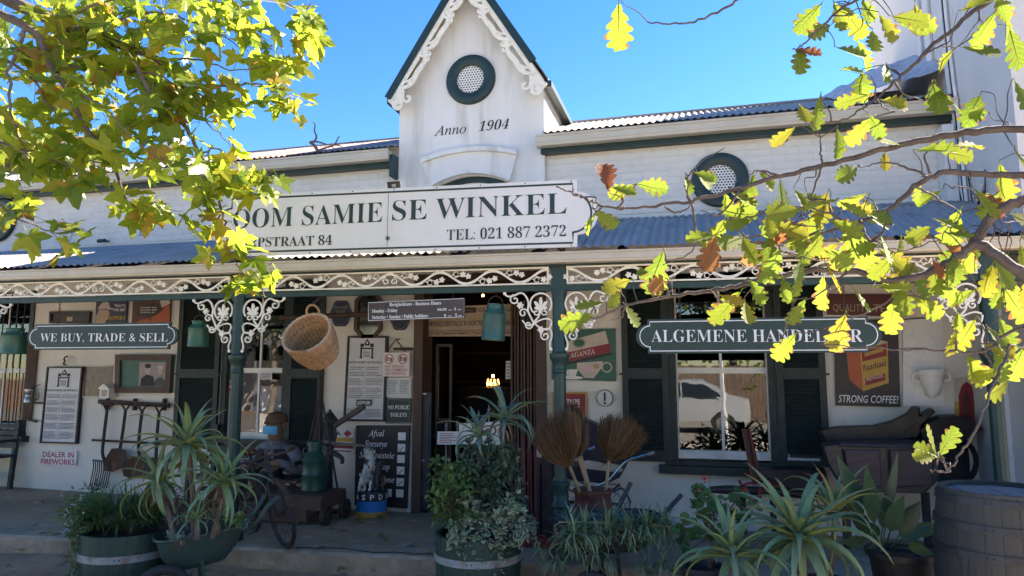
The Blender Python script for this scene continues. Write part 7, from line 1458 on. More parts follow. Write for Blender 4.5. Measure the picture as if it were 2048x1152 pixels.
# spider plants
sd_ = empty('spider_plant', atd(1230, 1050, 5.0), 'mass of striped spider plants overflowing the dark wheelbarrow', 'plant')
sp0 = spots((1240, 1062, 95, 10), 4.95, 24) + spots((1150, 1075, 30, 10), 4.88, 6)
tufts('foliage', sd_, sp0, 28, .21, .015, 'spider', 31, (15, 85), (1.0, 2.4), 'spiderstripe')
hg = [atd(x, y, 4.75) for x, y in ((1195, 1105), (1215, 1120), (1180, 1125), (1285, 1130), (1325, 1125), (1345, 1085), (1110, 1120), (1145, 1100), (1120, 1075), (1260, 1090))]
twigs(sd_, [[atd(1230 + (i - 5) * 12, 1050, 4.95), p + V((0, 0, .1)), p] for i, p in enumerate(hg)], .003, 'stick'); tufts('plantlets', sd_, hg, 20, .15, .011, 'spider', 33, (-30, 60), (.8, 2.0), 'spiderstripe')
lowp = empty('ground_plantlets', atd(1120, 1140, 4.9), 'small striped plants growing on the ground below the dark wheelbarrow', 'plant'); tufts('foliage', lowp, [atd(x, y, 4.8) for x, y in ((1090, 1130), (1125, 1145), (1300, 1150), (1340, 1140), (1365, 1150), (1080, 1100))], 18, .14, .010, 'spider', 35, (10, 80), (.8, 2), 'spiderstripe')
# geranium with red flowers
gr = empty('geranium', atd(1410, 1130, 4.75), 'leggy geranium with red flowers between the dark wheelbarrow and the aloes', 'plant')
gp_ = [atd(x, y, 4.75 + R1.uniform(-.12, .12)) for x, y in ((1395, 978), (1400, 995), (1415, 985), (1425, 1000), (1390, 1010), (1380, 1040), (1405, 1030), (1430, 1020), (1440, 1010), (1365, 1055), (1372, 1080), (1400, 1065), (1480, 990), (1470, 1005), (1500, 1020), (1455, 1030), (1490, 1035), (1375, 1100), (1420, 1080), (1440, 1065))]
twigs(gr, [[atd(1420, 1150, 4.75), atd(1422, 1080, 4.75), p] for p in gp_], .008)
mb = MB(); R_ = random.Random(9)
for c in gp_:
    for i in range(7):
        a = R_.uniform(0, 2 * pi); p = c + V((R_.gauss(0, .03), R_.gauss(0, .03), R_.gauss(0, .025))); nrm = V((R_.gauss(0, .5), R_.gauss(-.5, .4), 1)).normalized(); u_ = nrm.orthogonal().normalized(); v_ = nrm.cross(u_); r = R_.uniform(.022, .038); n = 14
        vs = [p - nrm * .004] + [p + (u_ * cos(2 * pi * k / n + a) + v_ * sin(2 * pi * k / n + a)) * (r * (1 - .10 * (k % 2)) * (.35 if k == 0 else 1)) + nrm * (.006 * (k % 2)) for k in range(n)]; mb.add(vs, [(0, 1 + k, 1 + (k + 1) % n) for k in range(n)], True)
o = ob(mb, 'foliage', 'gera', gr); tag(o, kind='stuff')
for (x, y, k) in ((1412, 957, 10), (1399, 985, 8), (1488, 980, 12), (1405, 978, 4)):
    mb = MB(); c = atd(x, y, 4.72); bm2 = [c + V((R_.gauss(0, .010), R_.gauss(0, .01), R_.gauss(0, .008))) for _ in range(k)]
    for p in bm2:
        for i in range(3): leaf(mb, p, V((R_.gauss(0, 1), R_.gauss(-.6, 1), R_.gauss(.4, 1))), UP, .018, .014, .3, .2, 2, 'round')
    ob(mb, 'flower_head', 'petal', gr)
gp(1405, 1130, 4.75, .15, .28, 'castiron', 'dark pot of the leggy geranium at the bottom edge')
# broad leaved plant
lp = empty('broad_leaf_plant', atd(1760, 1110, 4.55), 'plant with large broad dark leaves left of the wine barrel', 'plant')
for (bx_, by_, tx, ty, W, b) in ((1745, 1090, 1685, 930, .12, .3), (1755, 1095, 1735, 950, .10, .2), (1765, 1095, 1790, 925, .06, .25), (1770, 1095, 1800, 1000, .11, .4), (1780, 1095, 1845, 1050, .11, .7), (1785, 1090, 1892, 1040, .10, 1.2), (1750, 1095, 1700, 1010, .11, .5), (1770, 1100, 1720, 1040, .12, .6), (1785, 1095, 1830, 1010, .12, .5), (1760, 1095, 1775, 985, .10, .3), (1790, 1095, 1870, 1100, .10, 1.3), (1745, 1100, 1690, 1075, .09, .9)):
    p = atd(bx_, by_, 4.55); q = atd(tx, ty, 4.45 + rnd.uniform(-.1, .15)); d = q - p; mb = MB(); L = d.length; mid = p + d * .35; leaf(mb, mid, d + UP * (L * b * .3), V((rnd.uniform(-.5, .5), -1, .3)), L * .78, W, b, .25, 8, 'lance'); mb.tube([p, p.lerp(mid, .5), mid], .005, 5); ob(mb, 'leaf', 'lily', lp)
gp(1800, 1100, 4.55, .20, .34, 'black', 'black tub holding the broad leaved plant beside the wine barrel')
# ================================================================ overhanging trees
PL = [(0, (.10, .15, .016)), (.3, (.15, .195, .017)), (.65, (.20, .23, .018)), (.90, (.25, .235, .020)), (.97, (.30, .20, .025)), (1, (.22, .12, .03))]
M['planeleaf'] = leafmat('plane_leaf', PL, .60, .34, tcol=2.2, bx=.25)
M['oakleaf'] = leafmat('oak_leaf', [(0, (.11, .17, .018)), (.5, (.15, .20, .018)), (.85, (.19, .215, .02)), (1, (.26, .20, .022))], .52, .68, tcol=1.55, bx=.25)
M['oakbrown'] = leafmat('brown_oak_leaf', [(0, (.22, .07, .03)), (1, (.27, .12, .04))], .5, .6, tcol=1.4)
def plane_leaf_mesh(seed):
    R_ = random.Random(seed); mb = MB(); lobes = [(-118, .50), (-62, .82), (0, 1.0), (62, .82), (118, .50)]; pts = []
    for k, (a, r) in enumerate(lobes):
        a2 = a + R_.uniform(-5, 5); r2 = r * R_.uniform(.92, 1.08)
        if k == 0: pts.append((-150, .24))
        pts += [(a2 - 20, r2 * .66), (a2 - 11, r2 * .76), (a2, r2), (a2 + 11, r2 * .78), (a2 + 20, r2 * .64)]
        if k < 4: pts.append(((a2 + lobes[k + 1][0]) / 2, .46 + .05 * R_.random()))
    pts.append((150, .24)); n = len(pts); curl = R_.uniform(-.15, .35); fold = R_.uniform(.05, .35)
    def P(a, r): x = r * sin(radians(a)); y = r * cos(radians(a)); return V((x * .62, .10 + y * .62, fold * abs(x) * .5 - curl * (x * x + y * y) * .5 + .03 * R_.gauss(0, 1) * r))
    vs = [V((0, .10, 0))] + [P(a, r) for a, r in pts] + [P(a, r * .5) for a, r in pts]
    mb.add(vs, [(0, 1 + n + i, 1 + n + (i + 1) % n) for i in range(n) if i < n - 1] + [(1 + n + i, 1 + i, 2 + i, 2 + n + i) for i in range(n - 1)], True)
    mb.tube([V((0, -.32, .04)), V((0, -.1, .0)), V((0, .1, 0))], .008, 4); return mb
def oak_leaf_mesh(seed):
    R_ = random.Random(seed); mb = MB(); n = 40; L = []; Rr = []; Mi = []; curl = R_.uniform(-.2, .5); fold = R_.uniform(.0, .4); wv = R_.uniform(0, 1)
    for i in range(n + 1):
        t = i / n; env = .40 * (sin(pi * min(1, t * .92 + .04)) ** .8) * (.55 + .55 * t); 
        def w_(ph): lob = .40 + .60 * abs(sin(pi * (t * 4.6 + ph))) ** .6; return max(.012, env * lob)
        z = -curl * (t - .4) ** 2 * .6; Mi.append(V((0, t, z))); a, b = w_(wv), w_(wv + .4); sw = 0
        L.append(V((-a, t + .10 * (a / .3), z + fold * a))); Rr.append(V((b, t + .10 * (b / .3), z + fold * b)))
    vs = L + Mi + Rr; m = n + 1; mb.add(vs, [(i, m + i, m + i + 1, i + 1) for i in range(n)] + [(m + i, 2 * m + i, 2 * m + i + 1, m + i + 1) for i in range(n)], True)
    mb.uv = [(1.0, i / n) for i in range(m)] + [(0.0, i / n) for i in range(m)] + [(1.0, i / n) for i in range(m)]; mb.tube([V((0, -.12, .03)), V((0, 0, 0)), V((0, .9, -curl * .25 * .6))], [.014, .012, .003], 4); return mb
PLM = [plane_leaf_mesh(i) for i in range(9)]; PLm = [m_.mesh('leaf', M['planeleaf'], V()) for m_ in PLM]
OKM = [oak_leaf_mesh(i) for i in range(8)]; veined(M['oakleaf'], (.16, .075, .03), (.24, .27, .05)); veined(M['oakbrown'], (.10, .04, .02), (.30, .14, .05))
def uvmesh(mb, m):
    me = mb.mesh('leaf', M[m], V()); L_ = me.uv_layers.new(name='blade'); q = mb.uv
    for lp in me.loops: L_.data[lp.index].uv = q[lp.vertex_index] if lp.vertex_index < len(q) else (0.0, .5)
    return me
OKm = {k: [uvmesh(m_, k) for m_ in OKM] for k in ('oakleaf', 'oakbrown')}
def limb(root, px, r0, r1, m, name='branch', jit=0.0, seed=0):
    pts = [V(p) if isinstance(p, V) else atd(*p) for p in px]; pp = spline(pts, 6); R_ = random.Random(seed); n = len(pp)
    if jit: pp = [p + V((R_.gauss(0, jit), R_.gauss(0, jit), R_.gauss(0, jit))) if 0 < i < n - 1 else p for i, p in enumerate(pp)]
    mb = MB(); mb.tube(pp, [r0 + (r1 - r0) * i / (n - 1) for i in range(n)], 8 if r0 > .012 else 5); ob(mb, name, m, root); return pp
def orient(d, nrm):
    d = d.normalized(); s = d.cross(nrm); s = s if s.length > 1e-3 else d.orthogonal(); s.normalize(); return Matrix((s, d, s.cross(d))).transposed()
# ---- plane tree at the left
def plane_tree():
    base = V((-5.2, -5.6, GZ - .03)); root = empty('plane_tree', base, 'autumn plane tree reaching in from the left with star shaped yellow green leaves', 'tree')
    fork = V((-4.6, -5.2, 3.3)); mb = MB(); pp = spline([base, base + V((.05, 0, 1.4)), base + V((.3, .2, 2.6)), fork], 5); mb.tube(pp, [.20 - .07 * i / len(pp) for i in range(len(pp))], 12); ob(mb, 'trunk', 'trunk', root)
    D = 4.7; T = []
    a0 = atd(-160, -70, 4.6)
    A = limb(root, [fork, a0, (42, 12, D), (117, 46, D), (192, 75, D), (258, 96, D), (317, 121, 4.8), (367, 175, 4.9), (417, 217, 5.0)], .055, .008, 'trunk', seed=1); T.append(A[16:])
    b0 = atd(-140, -10, 4.5); B = limb(root, [fork, b0, (54, 54, 4.5), (96, 125, 4.5), (137, 183, 4.5), (167, 250, 4.55), (208, 300, 4.6), (233, 346, 4.6), (250, 396, 4.65), (275, 417, 4.7)], .032, .004, 'trunk', seed=2); T.append(B[12:])
    for i, (w_, r) in enumerate((([(96, 125, 4.5), (170, 140, 4.6), (250, 142, 4.7), (317, 150, 4.7), (375, 196, 4.8), (430, 215, 4.8)], .014), ([(258, 96, 4.7), (300, 190, 4.6), (345, 235, 4.7), (367, 250, 4.7), (400, 312, 4.7), (421, 367, 4.75), (442, 417, 4.8), (454, 471, 4.8), (462, 510, 4.8), (490, 548, 4.8), (520, 552, 4.8)], .018), ([(367, 175, 4.9), (440, 172, 4.9), (500, 168, 4.9), (560, 180, 4.9), (600, 205, 4.95)], .010), ([(192, 75, 4.7), (260, 30, 4.8), (340, 30, 4.9), (420, 60, 4.9), (500, 105, 5.0)], .012), ([(430, -40, 5.0), (470, 10, 5.0), (483, 42, 5.0), (505, 75, 5.0), (521, 95, 5.0), (545, 98, 5.0)], .010), ([(500, -40, 5.0), (560, 0, 5.0), (610, 25, 5.0), (635, 60, 5.0)], .010), ([(-40, 390, 4.4), (0, 412, 4.4), (40, 440, 4.4), (110, 465, 4.4), (140, 462, 4.4)], .008), ([(54, 54, 4.5), (20, 150, 4.4), (30, 260, 4.4), (70, 330, 4.5)], .014), ([(-60, 120, 4.6), (30, 130, 4.6), (100, 210, 4.6), (130, 280, 4.6)], .014), ([(137, 183, 4.5), (200, 210, 4.4), (260, 270, 4.4), (330, 330, 4.5)], .009), ([(400, 312, 4.7), (440, 300, 4.8), (490, 345, 4.8), (530, 370, 4.8)], .008), ([(117, 46, 4.7), (190, 10, 4.6), (280, -10, 4.6), (380, 5, 4.7)], .012), ([(-50, 260, 4.5), (20, 290, 4.5), (110, 320, 4.5), (180, 350, 4.5)], .010), ([(317, 121, 4.8), (400, 120, 4.9), (470, 140, 4.9), (540, 130, 5.0)], .009), ([(375, 196, 4.8), (420, 250, 4.8), (460, 290, 4.9)], .007))):
        T.append(limb(root, w_, r, .0025, 'twig', seed=10 + i, jit=.006))
    R_ = random.Random(33); cand = []
    EL = [(110, 50, 150, 75, 105), (330, 45, 190, 62, 100), (90, 180, 130, 95, 100), (270, 180, 130, 75, 78), (440, 190, 100, 45, 40), (90, 310, 105, 55, 62), (230, 285, 80, 50, 30), (330, 325, 50, 35, 14), (475, 360, 62, 32, 26), (400, 420, 34, 44, 13), (300, 400, 40, 34, 15), (545, 150, 50, 55, 20), (612, 50, 34, 62, 20), (522, 545, 34, 22, 8), (520, 505, 25, 15, 4), (150, 460, 34, 12, 6), (15, 400, 35, 40, 9), (575, 200, 35, 25, 8), (490, 45, 90, 45, 26), (590, 110, 30, 40, 8), (470, 470, 18, 30, 4), (530, 345, 35, 25, 8)]
    for (cx, cy, rx, ry, n) in EL:
        for _ in range(int(n * .70)):
            a = R_.uniform(0, 2 * pi); r = sqrt(R_.random()); dd = R_.uniform(-.25, .6) * (.4 if cx > 500 or cy > 390 else 1); cand.append(atd(cx + rx * r * cos(a), cy + ry * r * sin(a), 4.75 + dd))
    for t in T:
        for p in t[::2]:
            for _ in range(1): cand.append(p + V((R_.gauss(0, .07), R_.gauss(0, .07), R_.gauss(-.04, .06))))
    cand.sort(key=lambda p: (p - EYE).length); stuff = MB(); twm = MB(); nodes = [p for t in T for p in t]
    for i, p in enumerate(cand):
        d = V((R_.gauss(.35, .55), R_.gauss(-.15, .55), R_.gauss(-.55, .45))); nrm = V((R_.gauss(.40, .55), R_.gauss(-.20, .6), R_.gauss(.75, .4))).normalized(); s = R_.choice((.14, .18, .21, .23, .25, .28)) * R_.uniform(.9, 1.1); Rm = orient(d, nrm); k = R_.randrange(9)
        q = p - d.normalized() * (.28 * s); nn = min(nodes[:: 3], key=lambda z: (z - q).length_squared)
        if (nn - q).length < .5 and i % 2 == 0: twm.tube([nn, nn.lerp(q, .55) + V((0, 0, .02)), q], .0022, 3, False)
        if i < 300: inst(PLm[k], 'leaf', p, root, Rm * s)
        else:
            stuff.add([p + Rm @ (v_ * s) for v_ in PLM[k].v], PLM[k].f, True)
    o = ob(stuff, 'foliage', 'planeleaf', root); tag(o, kind='stuff'); o = ob(twm, 'twigs', 'twig', root); tag(o, kind='stuff')
plane_tree()
# ---- oak at the right
def oak_tree():
    base = V((2.3, -6.0, GZ - .03)); root = empty('oak_tree', base, 'oak reaching in from the right with lobed bright green leaves near the viewer', 'tree'); fork = V((2.0, -5.75, 2.2))
    mb = MB(); pp = spline([base, base + V((-.03, .03, 1.0)), fork], 6); mb.tube(pp, [.13 - .04 * i / len(pp) for i in range(len(pp))], 12); ob(mb, 'trunk', 'oakbark', root)
    D = 2.4; R_ = random.Random(5); T = []
    def b(px, r0, r1, s, jit=.003): T.append(limb(root, px, r0, r1, 'oakbark', seed=s, jit=jit)); return T[-1]
    b([fork, (2200, 330, 2.3), (2060, 262, D), (1950, 262, D), (1850, 280, D), (1760, 300, D), (1650, 330, D), (1560, 352, D), (1450, 385, D), (1380, 402, D), (1300, 414, D), (1235, 418, D)], .016, .0035, 1)
    b([(1250, 416, D), (1205, 410, D), (1175, 396, 2.38), (1145, 385, 2.36), (1112, 374, 2.35)], .0045, .0028, 2); b([(1205, 410, D), (1192, 425, D), (1185, 440, D)], .004, .002, 3)
    b([fork, (2180, 380, 2.2), (2060, 355, 2.3), (1960, 348, 2.3), (1890, 345, 2.3), (1830, 372, 2.35), (1780, 418, D), (1700, 450, D), (1620, 468, D), (1560, 462, D), (1500, 475, D)], .014, .003, 4)
    b([(2300, -120, 2.3), (2120, -90, 2.4), (1985, -5, 2.4), (1900, 62, 2.4), (1840, 115, 2.4), (1790, 165, 2.4), (1750, 198, 2.4), (1700, 232, 2.4), (1660, 245, 2.4)], .011, .002, 5); limb(root, [fork, V((2.2, -5.6, 3.0)), (2300, -120, 2.3)], .06, .014, 'oakbark')
    b([fork, (2160, 420, 2.1), (2060, 400, 2.2), (1990, 428, 2.25), (1950, 485, 2.25), (1890, 528, 2.3), (1800, 562, 2.35), (1700, 540, 2.4), (1600, 545, 2.4), (1500, 566, 2.4), (1420, 582, 2.4), (1330, 594, 2.4), (1250, 612, 2.4), (1180, 640, 2.4), (1130, 655, 2.4)], .020, .002, 6)
    b([(1950, 485, 2.25), (1995, 510, 2.2), (2060, 560, 2.15), (2130, 600, 2.1)], .017, .017, 7)
    b([(2080, 640, 2.15), (2010, 670, 2.2), (1970, 703, 2.2), (1880, 700, 2.25), (1800, 698, 2.3), (1700, 694, 2.3), (1640, 688, 2.3)], .006, .0016, 8)
    b([(2020, 690, 2.2), (1990, 765, 2.15), (1955, 850, 2.1), (1922, 905, 2.1), (1895, 942, 2.1), (1862, 940, 2.1)], .005, .003, 9)
    b([(1560, -60, 2.4), (1500, -15, 2.4), (1420, 30, 2.4), (1360, 47, 2.4), (1296, 44, 2.4)], .006, .0025, 10); b([(1800, -40, 2.4), (1700, 5, 2.4), (1650, 48, 2.4), (1610, 85, 2.4), (1592, 100, 2.4)], .006, .002, 11)
    for i, w_ in enumerate(([(1645, 332), (1620, 400), (1590, 445)], [(1645, 332), (1640, 300), (1642, 275)], [(1850, 350), (1800, 330), (1760, 325), (1720, 335)], [(1862, 350), (1850, 310), (1880, 285)], [(1380, 402), (1372, 370), (1390, 335), (1450, 295)], [(1385, 405), (1390, 440), (1385, 500), (1325, 530)], [(1235, 418), (1250, 395), (1268, 372)], [(1330, 412), (1350, 425), (1370, 420), (1385, 403)], [(1480, 380), (1440, 430), (1400, 420)], [(1700, 450), (1640, 420), (1580, 415), (1480, 440), (1430, 470)], [(1780, 418), (1760, 470), (1700, 500), (1640, 520), (1560, 500)], [(1840, 115), (1875, 95), (1915, 93)], [(1790, 165), (1810, 190), (1852, 200)], [(1750, 198), (1770, 215), (1790, 225)], [(1960, 40), (1960, 20), (1975, -20)], [(1560, 352), (1520, 340), (1500, 350)], [(1830, 372), (1880, 400), (1920, 430), (1900, 460)], [(1990, 428), (1960, 400), (1940, 380), (1900, 370)], [(1800, 562), (1780, 600), (1700, 640), (1645, 660)], [(1800, 562), (1830, 590), (1860, 600)], [(1600, 545), (1590, 600), (1570, 660), (1560, 690)], [(1420, 582), (1440, 600), (1470, 610)], [(1700, 540), (1650, 580), (1610, 600)], [(1970, 703), (1990, 740), (2020, 760)], [(1250, 612), (1240, 635), (1220, 640)], [(1330, 594), (1345, 575), (1330, 555)], [(1895, 942), (1885, 915), (1875, 905)], [(1720, 440), (1740, 480), (1800, 500), (1880, 480)])):
        b([(x, y, 2.36 + .01 * (i % 5)) for x, y in w_], .0045, .0015, 30 + i, .002)
    L = [(1237, 8, 80, 88), (1600, 95, 62, 100), (1590, 100, 45, 20, 1), (1640, 10, 70, 130), (1690, 22, 60, 60), (1725, 0, 60, 70), (1745, 62, 70, 100), (1760, 30, 75, 60), (1800, 45, 65, 20), (1830, 10, 60, 80), (1660, 50, 70, 150), (1712, 75, 62, 60), (1772, 130, 50, 110), (1866, 168, 80, 95), (1872, 168, 100, 20), (1880, 145, 62, -60), (1925, 95, 72, 15), (1925, 20, 72, -20), (1990, 25, 70, 110), (1990, -10, 70, 60), (2020, 60, 85, 60), (2010, 20, 70, 70), (1960, 190, 70, 120), (1975, 225, 60, 165), (2030, 165, 70, 70), (1725, 145, 60, 100), (1735, 190, 75, 170), (1640, 192, 60, 92), (1600, 212, 52, 88), (1590, 255, 70, 140), (1675, 258, 62, 80), (1740, 232, 62, 60), (1745, 235, 70, 130), (1765, 200, 55, 10), (1735, 150, 50, -150),
         (1218, 380, 62, -95, 1), (1225, 375, 50, 20), (1268, 372, 55, 160), (1275, 368, 62, 15), (1190, 428, 62, 110), (1190, 420, 60, 30), (1370, 350, 50, 80), (1398, 350, 55, 75), (1390, 345, 45, 20), (1450, 388, 60, 70), (1510, 350, 75, 110), (1520, 345, 60, 40), (1560, 360, 75, 80), (1600, 420, 75, 170), (1570, 420, 70, 130), (1500, 440, 70, 160), (1450, 440, 65, 120), (1430, 470, 60, 170), (1480, 470, 60, 60), (1540, 470, 60, 100), (1640, 460, 70, 110), (1600, 470, 62, 80), (1660, 440, 60, 40), (1690, 450, 70, 70), (1740, 430, 60, 10), (1760, 470, 65, 100), (1700, 500, 60, 130), (1650, 525, 60, 70), (1560, 500, 70, 110), (1600, 545, 60, 100), (1430, 475, 75, 110, 1), (1325, 505, 78, 105), (1340, 555, 60, 150, 1), (1320, 560, 60, 200), (1260, 560, 60, 160), (1205, 605, 68, 165), (1185, 630, 62, 160), (1240, 580, 50, 120), (1250, 610, 45, 60), (1480, 585, 75, 130), (1490, 605, 52, 95), (1440, 590, 50, 30), (1590, 670, 78, 125), (1870, 530, 75, 90), (1866, 520, 50, 70, 1), (1705, 575, 70, 60), (1752, 575, 62, 10), (1690, 630, 75, 105), (1912, 660, 55, 95), (1935, 710, 65, 60), (1950, 640, 65, 120), (1975, 655, 60, 60), (1968, 690, 60, 20), (1882, 915, 62, -150), (1878, 912, 68, -60), (1870, 915, 62, 185), (1872, 908, 60, -110), (1990, 520, 70, 60), (1985, 530, 70, 110), (2010, 580, 75, 70), (1940, 495, 65, 150), (1900, 535, 60, 100), (2000, 640, 80, 60), (2000, 740, 60, 160), (2020, 760, 70, 150), (1900, 440, 65, 70), (1920, 420, 65, 110), (1895, 465, 60, 20), (1860, 455, 60, 150), (1950, 380, 70, 60), (2000, 330, 70, 70), (2030, 300, 80, 80), (1880, 300, 60, 20), (1905, 292, 60, 0), (1835, 300, 70, 10), (1800, 290, 55, -160), (1770, 305, 50, 100), (1840, 360, 55, 100), (1715, 335, 55, 150), (1655, 385, 60, 110), (1590, 380, 60, 60), (1790, 600, 62, 95), (1830, 595, 55, 40), (2040, 490, 70, 80), (2045, 700, 70, 100), (1610, 600, 60, 120), (1565, 555, 55, 80), (1500, 560, 55, 60), (1530, 500, 60, 150, 1), (1650, 500, 65, 30), (1720, 470, 80, 70), (1760, 500, 75, 40), (1690, 415, 60, 20), (1670, 400, 60, 160)]
    for (cx, cy, rx, ry, n) in ((1590, 445, 170, 60, 16), (1960, 440, 95, 130, 16), (1740, 520, 140, 50, 8), (1760, 70, 150, 70, 4), (1980, 600, 70, 110, 6)):
        for _ in range(n): L.append((cx + rx * R_.uniform(-1, 1), cy + ry * R_.uniform(-1, 1), R_.uniform(45, 72), R_.uniform(10, 170), 1 if R_.random() < .08 else 0))
    vr_ = V((cos(YAW), sin(YAW), 0)); vf = V((-sin(YAW), cos(YAW), 0)); nodes = [p for t in T for p in t]; twm = MB()
    for i, q in enumerate(L):
        px, py, ln, ang = q[:4]; br = len(q) > 4 and q[4]; D = R_.uniform(2.2, 2.55); p = atd(px, py, D); a = radians(ang); d = vr_ * cos(a) + UP * (-sin(a)) + vf * R_.gauss(0, .35)
        s = ln / F * D * 1.02 * R_.choice((.8, .95, 1, 1.1)); nrm = (vf * -R_.uniform(.75, 1.2) + V((R_.gauss(0, .45), R_.gauss(0, .3), R_.gauss(.3, .4)))).normalized(); Rm = orient(d, nrm)
        nn = min(nodes, key=lambda z: (z - p).length_squared); qn = p - d.normalized() * (.12 * s)
        ds = (nn - qn).length
        if .004 < ds < .5:
            j = lambda: V((R_.gauss(0, .07), R_.gauss(0, .07), R_.gauss(.03, .07))) * ds
            tp = spline([nn, nn.lerp(qn, .3) + j(), nn.lerp(qn, .65) + j(), qn], 4); twm.tube(tp, [.0026 - .0012 * z / (len(tp) - 1) for z in range(len(tp))], 4, False)
        inst(OKm['oakbrown' if br else 'oakleaf'][R_.randrange(8)], 'leaf', p, root, Rm * s)
    o = ob(twm, 'twigs', 'oakbark', root); tag(o, kind='stuff')
oak_tree()
# fallen leaves on the porch and the dirt
R_ = random.Random(61); lit = MB()
for _ in range(200):
    p = atz(R_.uniform(0, 1350), R_.uniform(1000, 1150), .0); on = p.y > -1.80 + VK * p.x + .05; p.z = .012 if on else GZ + .02
    if p.y > -.1: continue
    Rm = orient(V((R_.gauss(0, 1), R_.gauss(0, 1), 0)), V((R_.gauss(0, .25), R_.gauss(0, .25), 1))); s = R_.uniform(.05, .12); m_ = PLM[R_.randrange(9)]; lit.add([p + Rm @ (v_ * s) for v_ in m_.v], m_.f, True)
M['litter'] = leafmat('fallen_leaf', [(0, (.22, .12, .05)), (.6, (.30, .19, .07)), (1, (.36, .27, .08))], .2, .7); ob(lit, 'fallen_leaves', 'litter', None, 'dry fallen leaves scattered over the porch and dirt', 'leaves', kind='stuff')
# ================================================================ across the street (seen in the window panes)
M['carwhite'] = mat('white_car_paint', (.30, .31, .33), .25, spec=.5); M['carglass'] = mat('car_glass', (.02, .025, .03), .08, spec=.6); M['hedge'] = leafmat('hedge_leaf', [(0, (.03, .06, .02)), (.6, (.05, .09, .03)), (1, (.09, .12, .04))], .3, .5); M['fencewood'] = mat('fence_wood', (.17, .12, .09), .85, (.12, .085, .065), 5, .3, 20)
def car(x, y, label, m):
    root = empty('parked_car', V((x, y, GZ - .03)), label, 'car', 'cars parked across the street'); z0 = GZ - .03
    prof = [(-2.0, .45), (-2.02, .70), (-1.75, .86), (-.95, .96), (-.35, 1.42), (.75, 1.46), (1.45, 1.02), (1.92, .95), (2.0, .60), (1.95, .35), (-1.95, .35)]
    mb = MB(); rings = []
    for (sy, k, kz) in ((-.84, .97, .92), (-.80, 1, 1), (0, 1.01, 1.02), (.80, 1, 1), (.84, .97, .92)):
        rings.append([V((x + px * k, y + sy * (1 if pz < .98 else .84), z0 + .35 + (pz - .35) * kz)) for px, pz in prof])
    n = len(prof); vs = [p for r in rings for p in r]; mb.add(vs, [(j * n + i, j * n + (i + 1) % n, (j + 1) * n + (i + 1) % n, (j + 1) * n + i) for j in range(4) for i in range(n)] + [tuple(range(n))[::-1], tuple(4 * n + i for i in range(n))], True); ob(mb, 'body', m, root)
    for s in (-1, 1):
        for w_ in ([(-.82, 1.0), (-.32, 1.36), (.12, 1.38), (.12, 1.0)], [(.18, 1.0), (.18, 1.38), (.70, 1.38), (1.25, 1.0)]): mb = MB(); mb.prism([V((x + a, y + s * (.80 if b < 1.1 else .70) + s * .012, z0 + b)) for a, b in w_], V((0, -s * .01, 0))); ob(mb, 'window', 'carglass', root)
        for wx in (-1.25, 1.25): mb = MB(); c = V((x + wx, y + s * .74, z0 + .31)); mb.lathe(c, [(.20, 0), (.31, .0), (.31, .11), (.2, .11)], 20, V((0, s, 0))); wh = ob(mb, 'wheel', 'tyre', root); mb = MB(); mb.lathe(c + V((0, s * .08, 0)), [(.2, 0), (.19, .035), (0, .04)], 16, V((0, s, 0))); ob(mb, 'rim', 'steel', wh)
        mb = MB(); mb.ball(V((x - 1.93, y + s * .6, z0 + .72)), .08, .14, .08, 8, 6); ob(mb, 'headlight', 'chrome', root)
M['carblue'] = mat('blue_car_paint', (.05, .12, .30), .25, spec=.5)
car(-.7, -13.4, 'white hatchback parked across the street opposite the right window', 'carwhite'); car(-5.6, -13.2, 'blue car parked across the street opposite the left window', 'carblue')
mb = MB(); mb.tube([V((.55, -9.6, GZ - .03)), V((.35, -9.6, 3.2))], .05, 10); ob(mb, 'white_pole', 'pvc', None, 'leaning white pole on the pavement across from the right window', 'pole')
fb = empty('street_fence', V((0, -18.5, GZ)), 'brown wooden plank fence along the far side of the street', 'fence'); pl = MB(); pl.bx(-.07, .07, -.012, .012, 0, 1.9); plm = pl.mesh('plank', M['fencewood'], V())
for i in range(60): inst(plm, 'plank', V((-4.5 + i * .15, -18.5, GZ - .03 + .03 * sin(i * 2.3))), fb)
for z in (.4, 1.5): mb = MB(); mb.bx(-4.6, 4.6, -18.56, -18.52, z, z + .08); ob(mb, 'rail', 'fencewood', fb)
hb2 = empty('street_house', V((-20, -22, GZ)), 'white house with dark windows across the street', 'house'); mb = MB(); mb.bx(-27, -13, -26, -20, -.3, 3.8); ob(mb, 'wall', 'tallwall', hb2); mb = MB(); mb.prism([V((-27.3, -26.3, 3.8)), V((-27.3, -19.7, 3.8)), V((-27.3, -23, 5.6))], V((14.6, 0, 0))); ob(mb, 'roof', 'corrred', hb2)
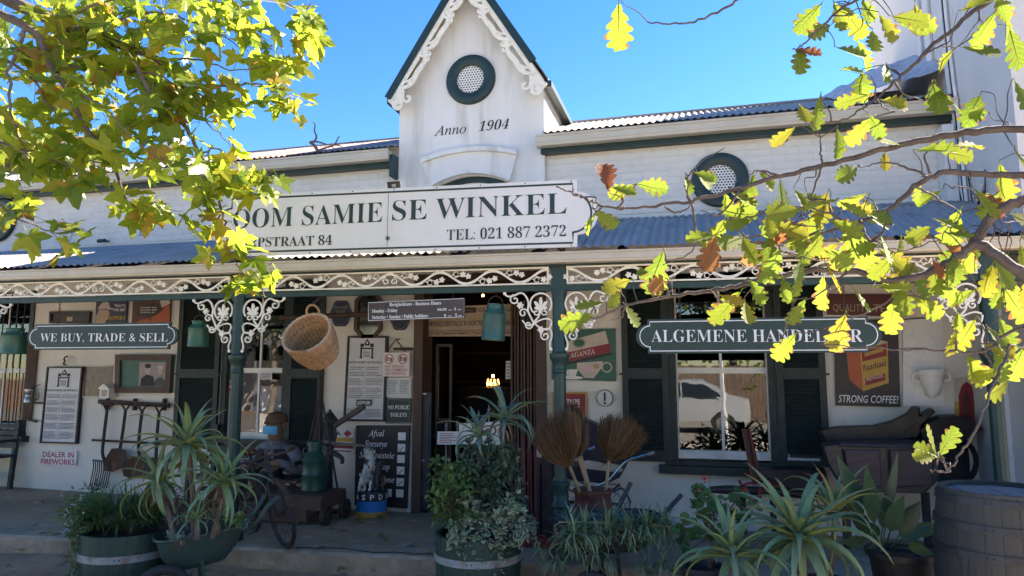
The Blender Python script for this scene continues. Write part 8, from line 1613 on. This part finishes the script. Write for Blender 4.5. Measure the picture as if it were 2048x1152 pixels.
for i in range(4): mb = MB(); mb.bx(-24.8 + i * 2.8, -23.6 + i * 2.8, -20.02, -19.97, .9, 2.4); ob(mb, 'window', 'carglass', hb2)
hb3 = empty('street_shop', V((10, -22, GZ)), 'long white street building with dark shop windows across the street', 'building'); mb = MB(); mb.bx(5, 18, -26, -20, -.3, 4.6); ob(mb, 'wall', 'tallwall', hb3)
for i in range(4): mb = MB(); mb.bx(6.0 + i * 3, 7.8 + i * 3, -20.02, -19.97, .3, 2.5); ob(mb, 'window', 'carglass', hb3)
def street_tree(x, y, h, r, label, seed):
    R_ = random.Random(seed); root = empty('street_tree', V((x, y, GZ)), label, 'tree', 'trees across the street'); mb = MB(); mb.tube([V((x, y, GZ - .05)), V((x + .1, y, h * .4)), V((x, y + .1, h * .75))], [.16, .12, .06], 9); ob(mb, 'trunk', 'trunk', root); mb = MB()
    for _ in range(1100):
        d = V((R_.gauss(0, 1), R_.gauss(0, 1), R_.gauss(0, .8))).normalized() * (r * R_.random() ** .4); k = .7 + .3 * sin(d.x * 3 + seed) * cos(d.y * 3); leaf(mb, V((x, y, h * .72)) + d * k, V((R_.gauss(0, 1), R_.gauss(0, 1), R_.gauss(-.3, .6))), UP, .34, .26, .3, .2, 2, 'oval')
    o = ob(mb, 'crown', 'hedge', root); tag(o, kind='stuff')
for i, (x, y, h, r) in enumerate(((-3.2, -20.5, 5.5, 2.2), (1.2, -21, 6.2, 2.6), (4.4, -20, 5.0, 1.9), (-8.5, -18.8, 6.5, 2.8), (9.0, -16.6, 5.6, 2.1), (-13.5, -17.5, 6.0, 2.6), (-17.5, -18.5, 6.5, 2.9), (-21.5, -19, 6.0, 2.7))): street_tree(x, y, h, r, ('bushy tree behind the left end of the plank fence', 'tallest tree behind the middle of the plank fence', 'tree behind the right end of the plank fence', 'added kerb tree before the white street house', 'kerb tree before the long street building', 'added round kerb tree far left across the street', 'added tall tree far left before the white street house', 'added leftmost tree of the street row')[i], i + 2)  # trees on the left added to darken the left window's reflection
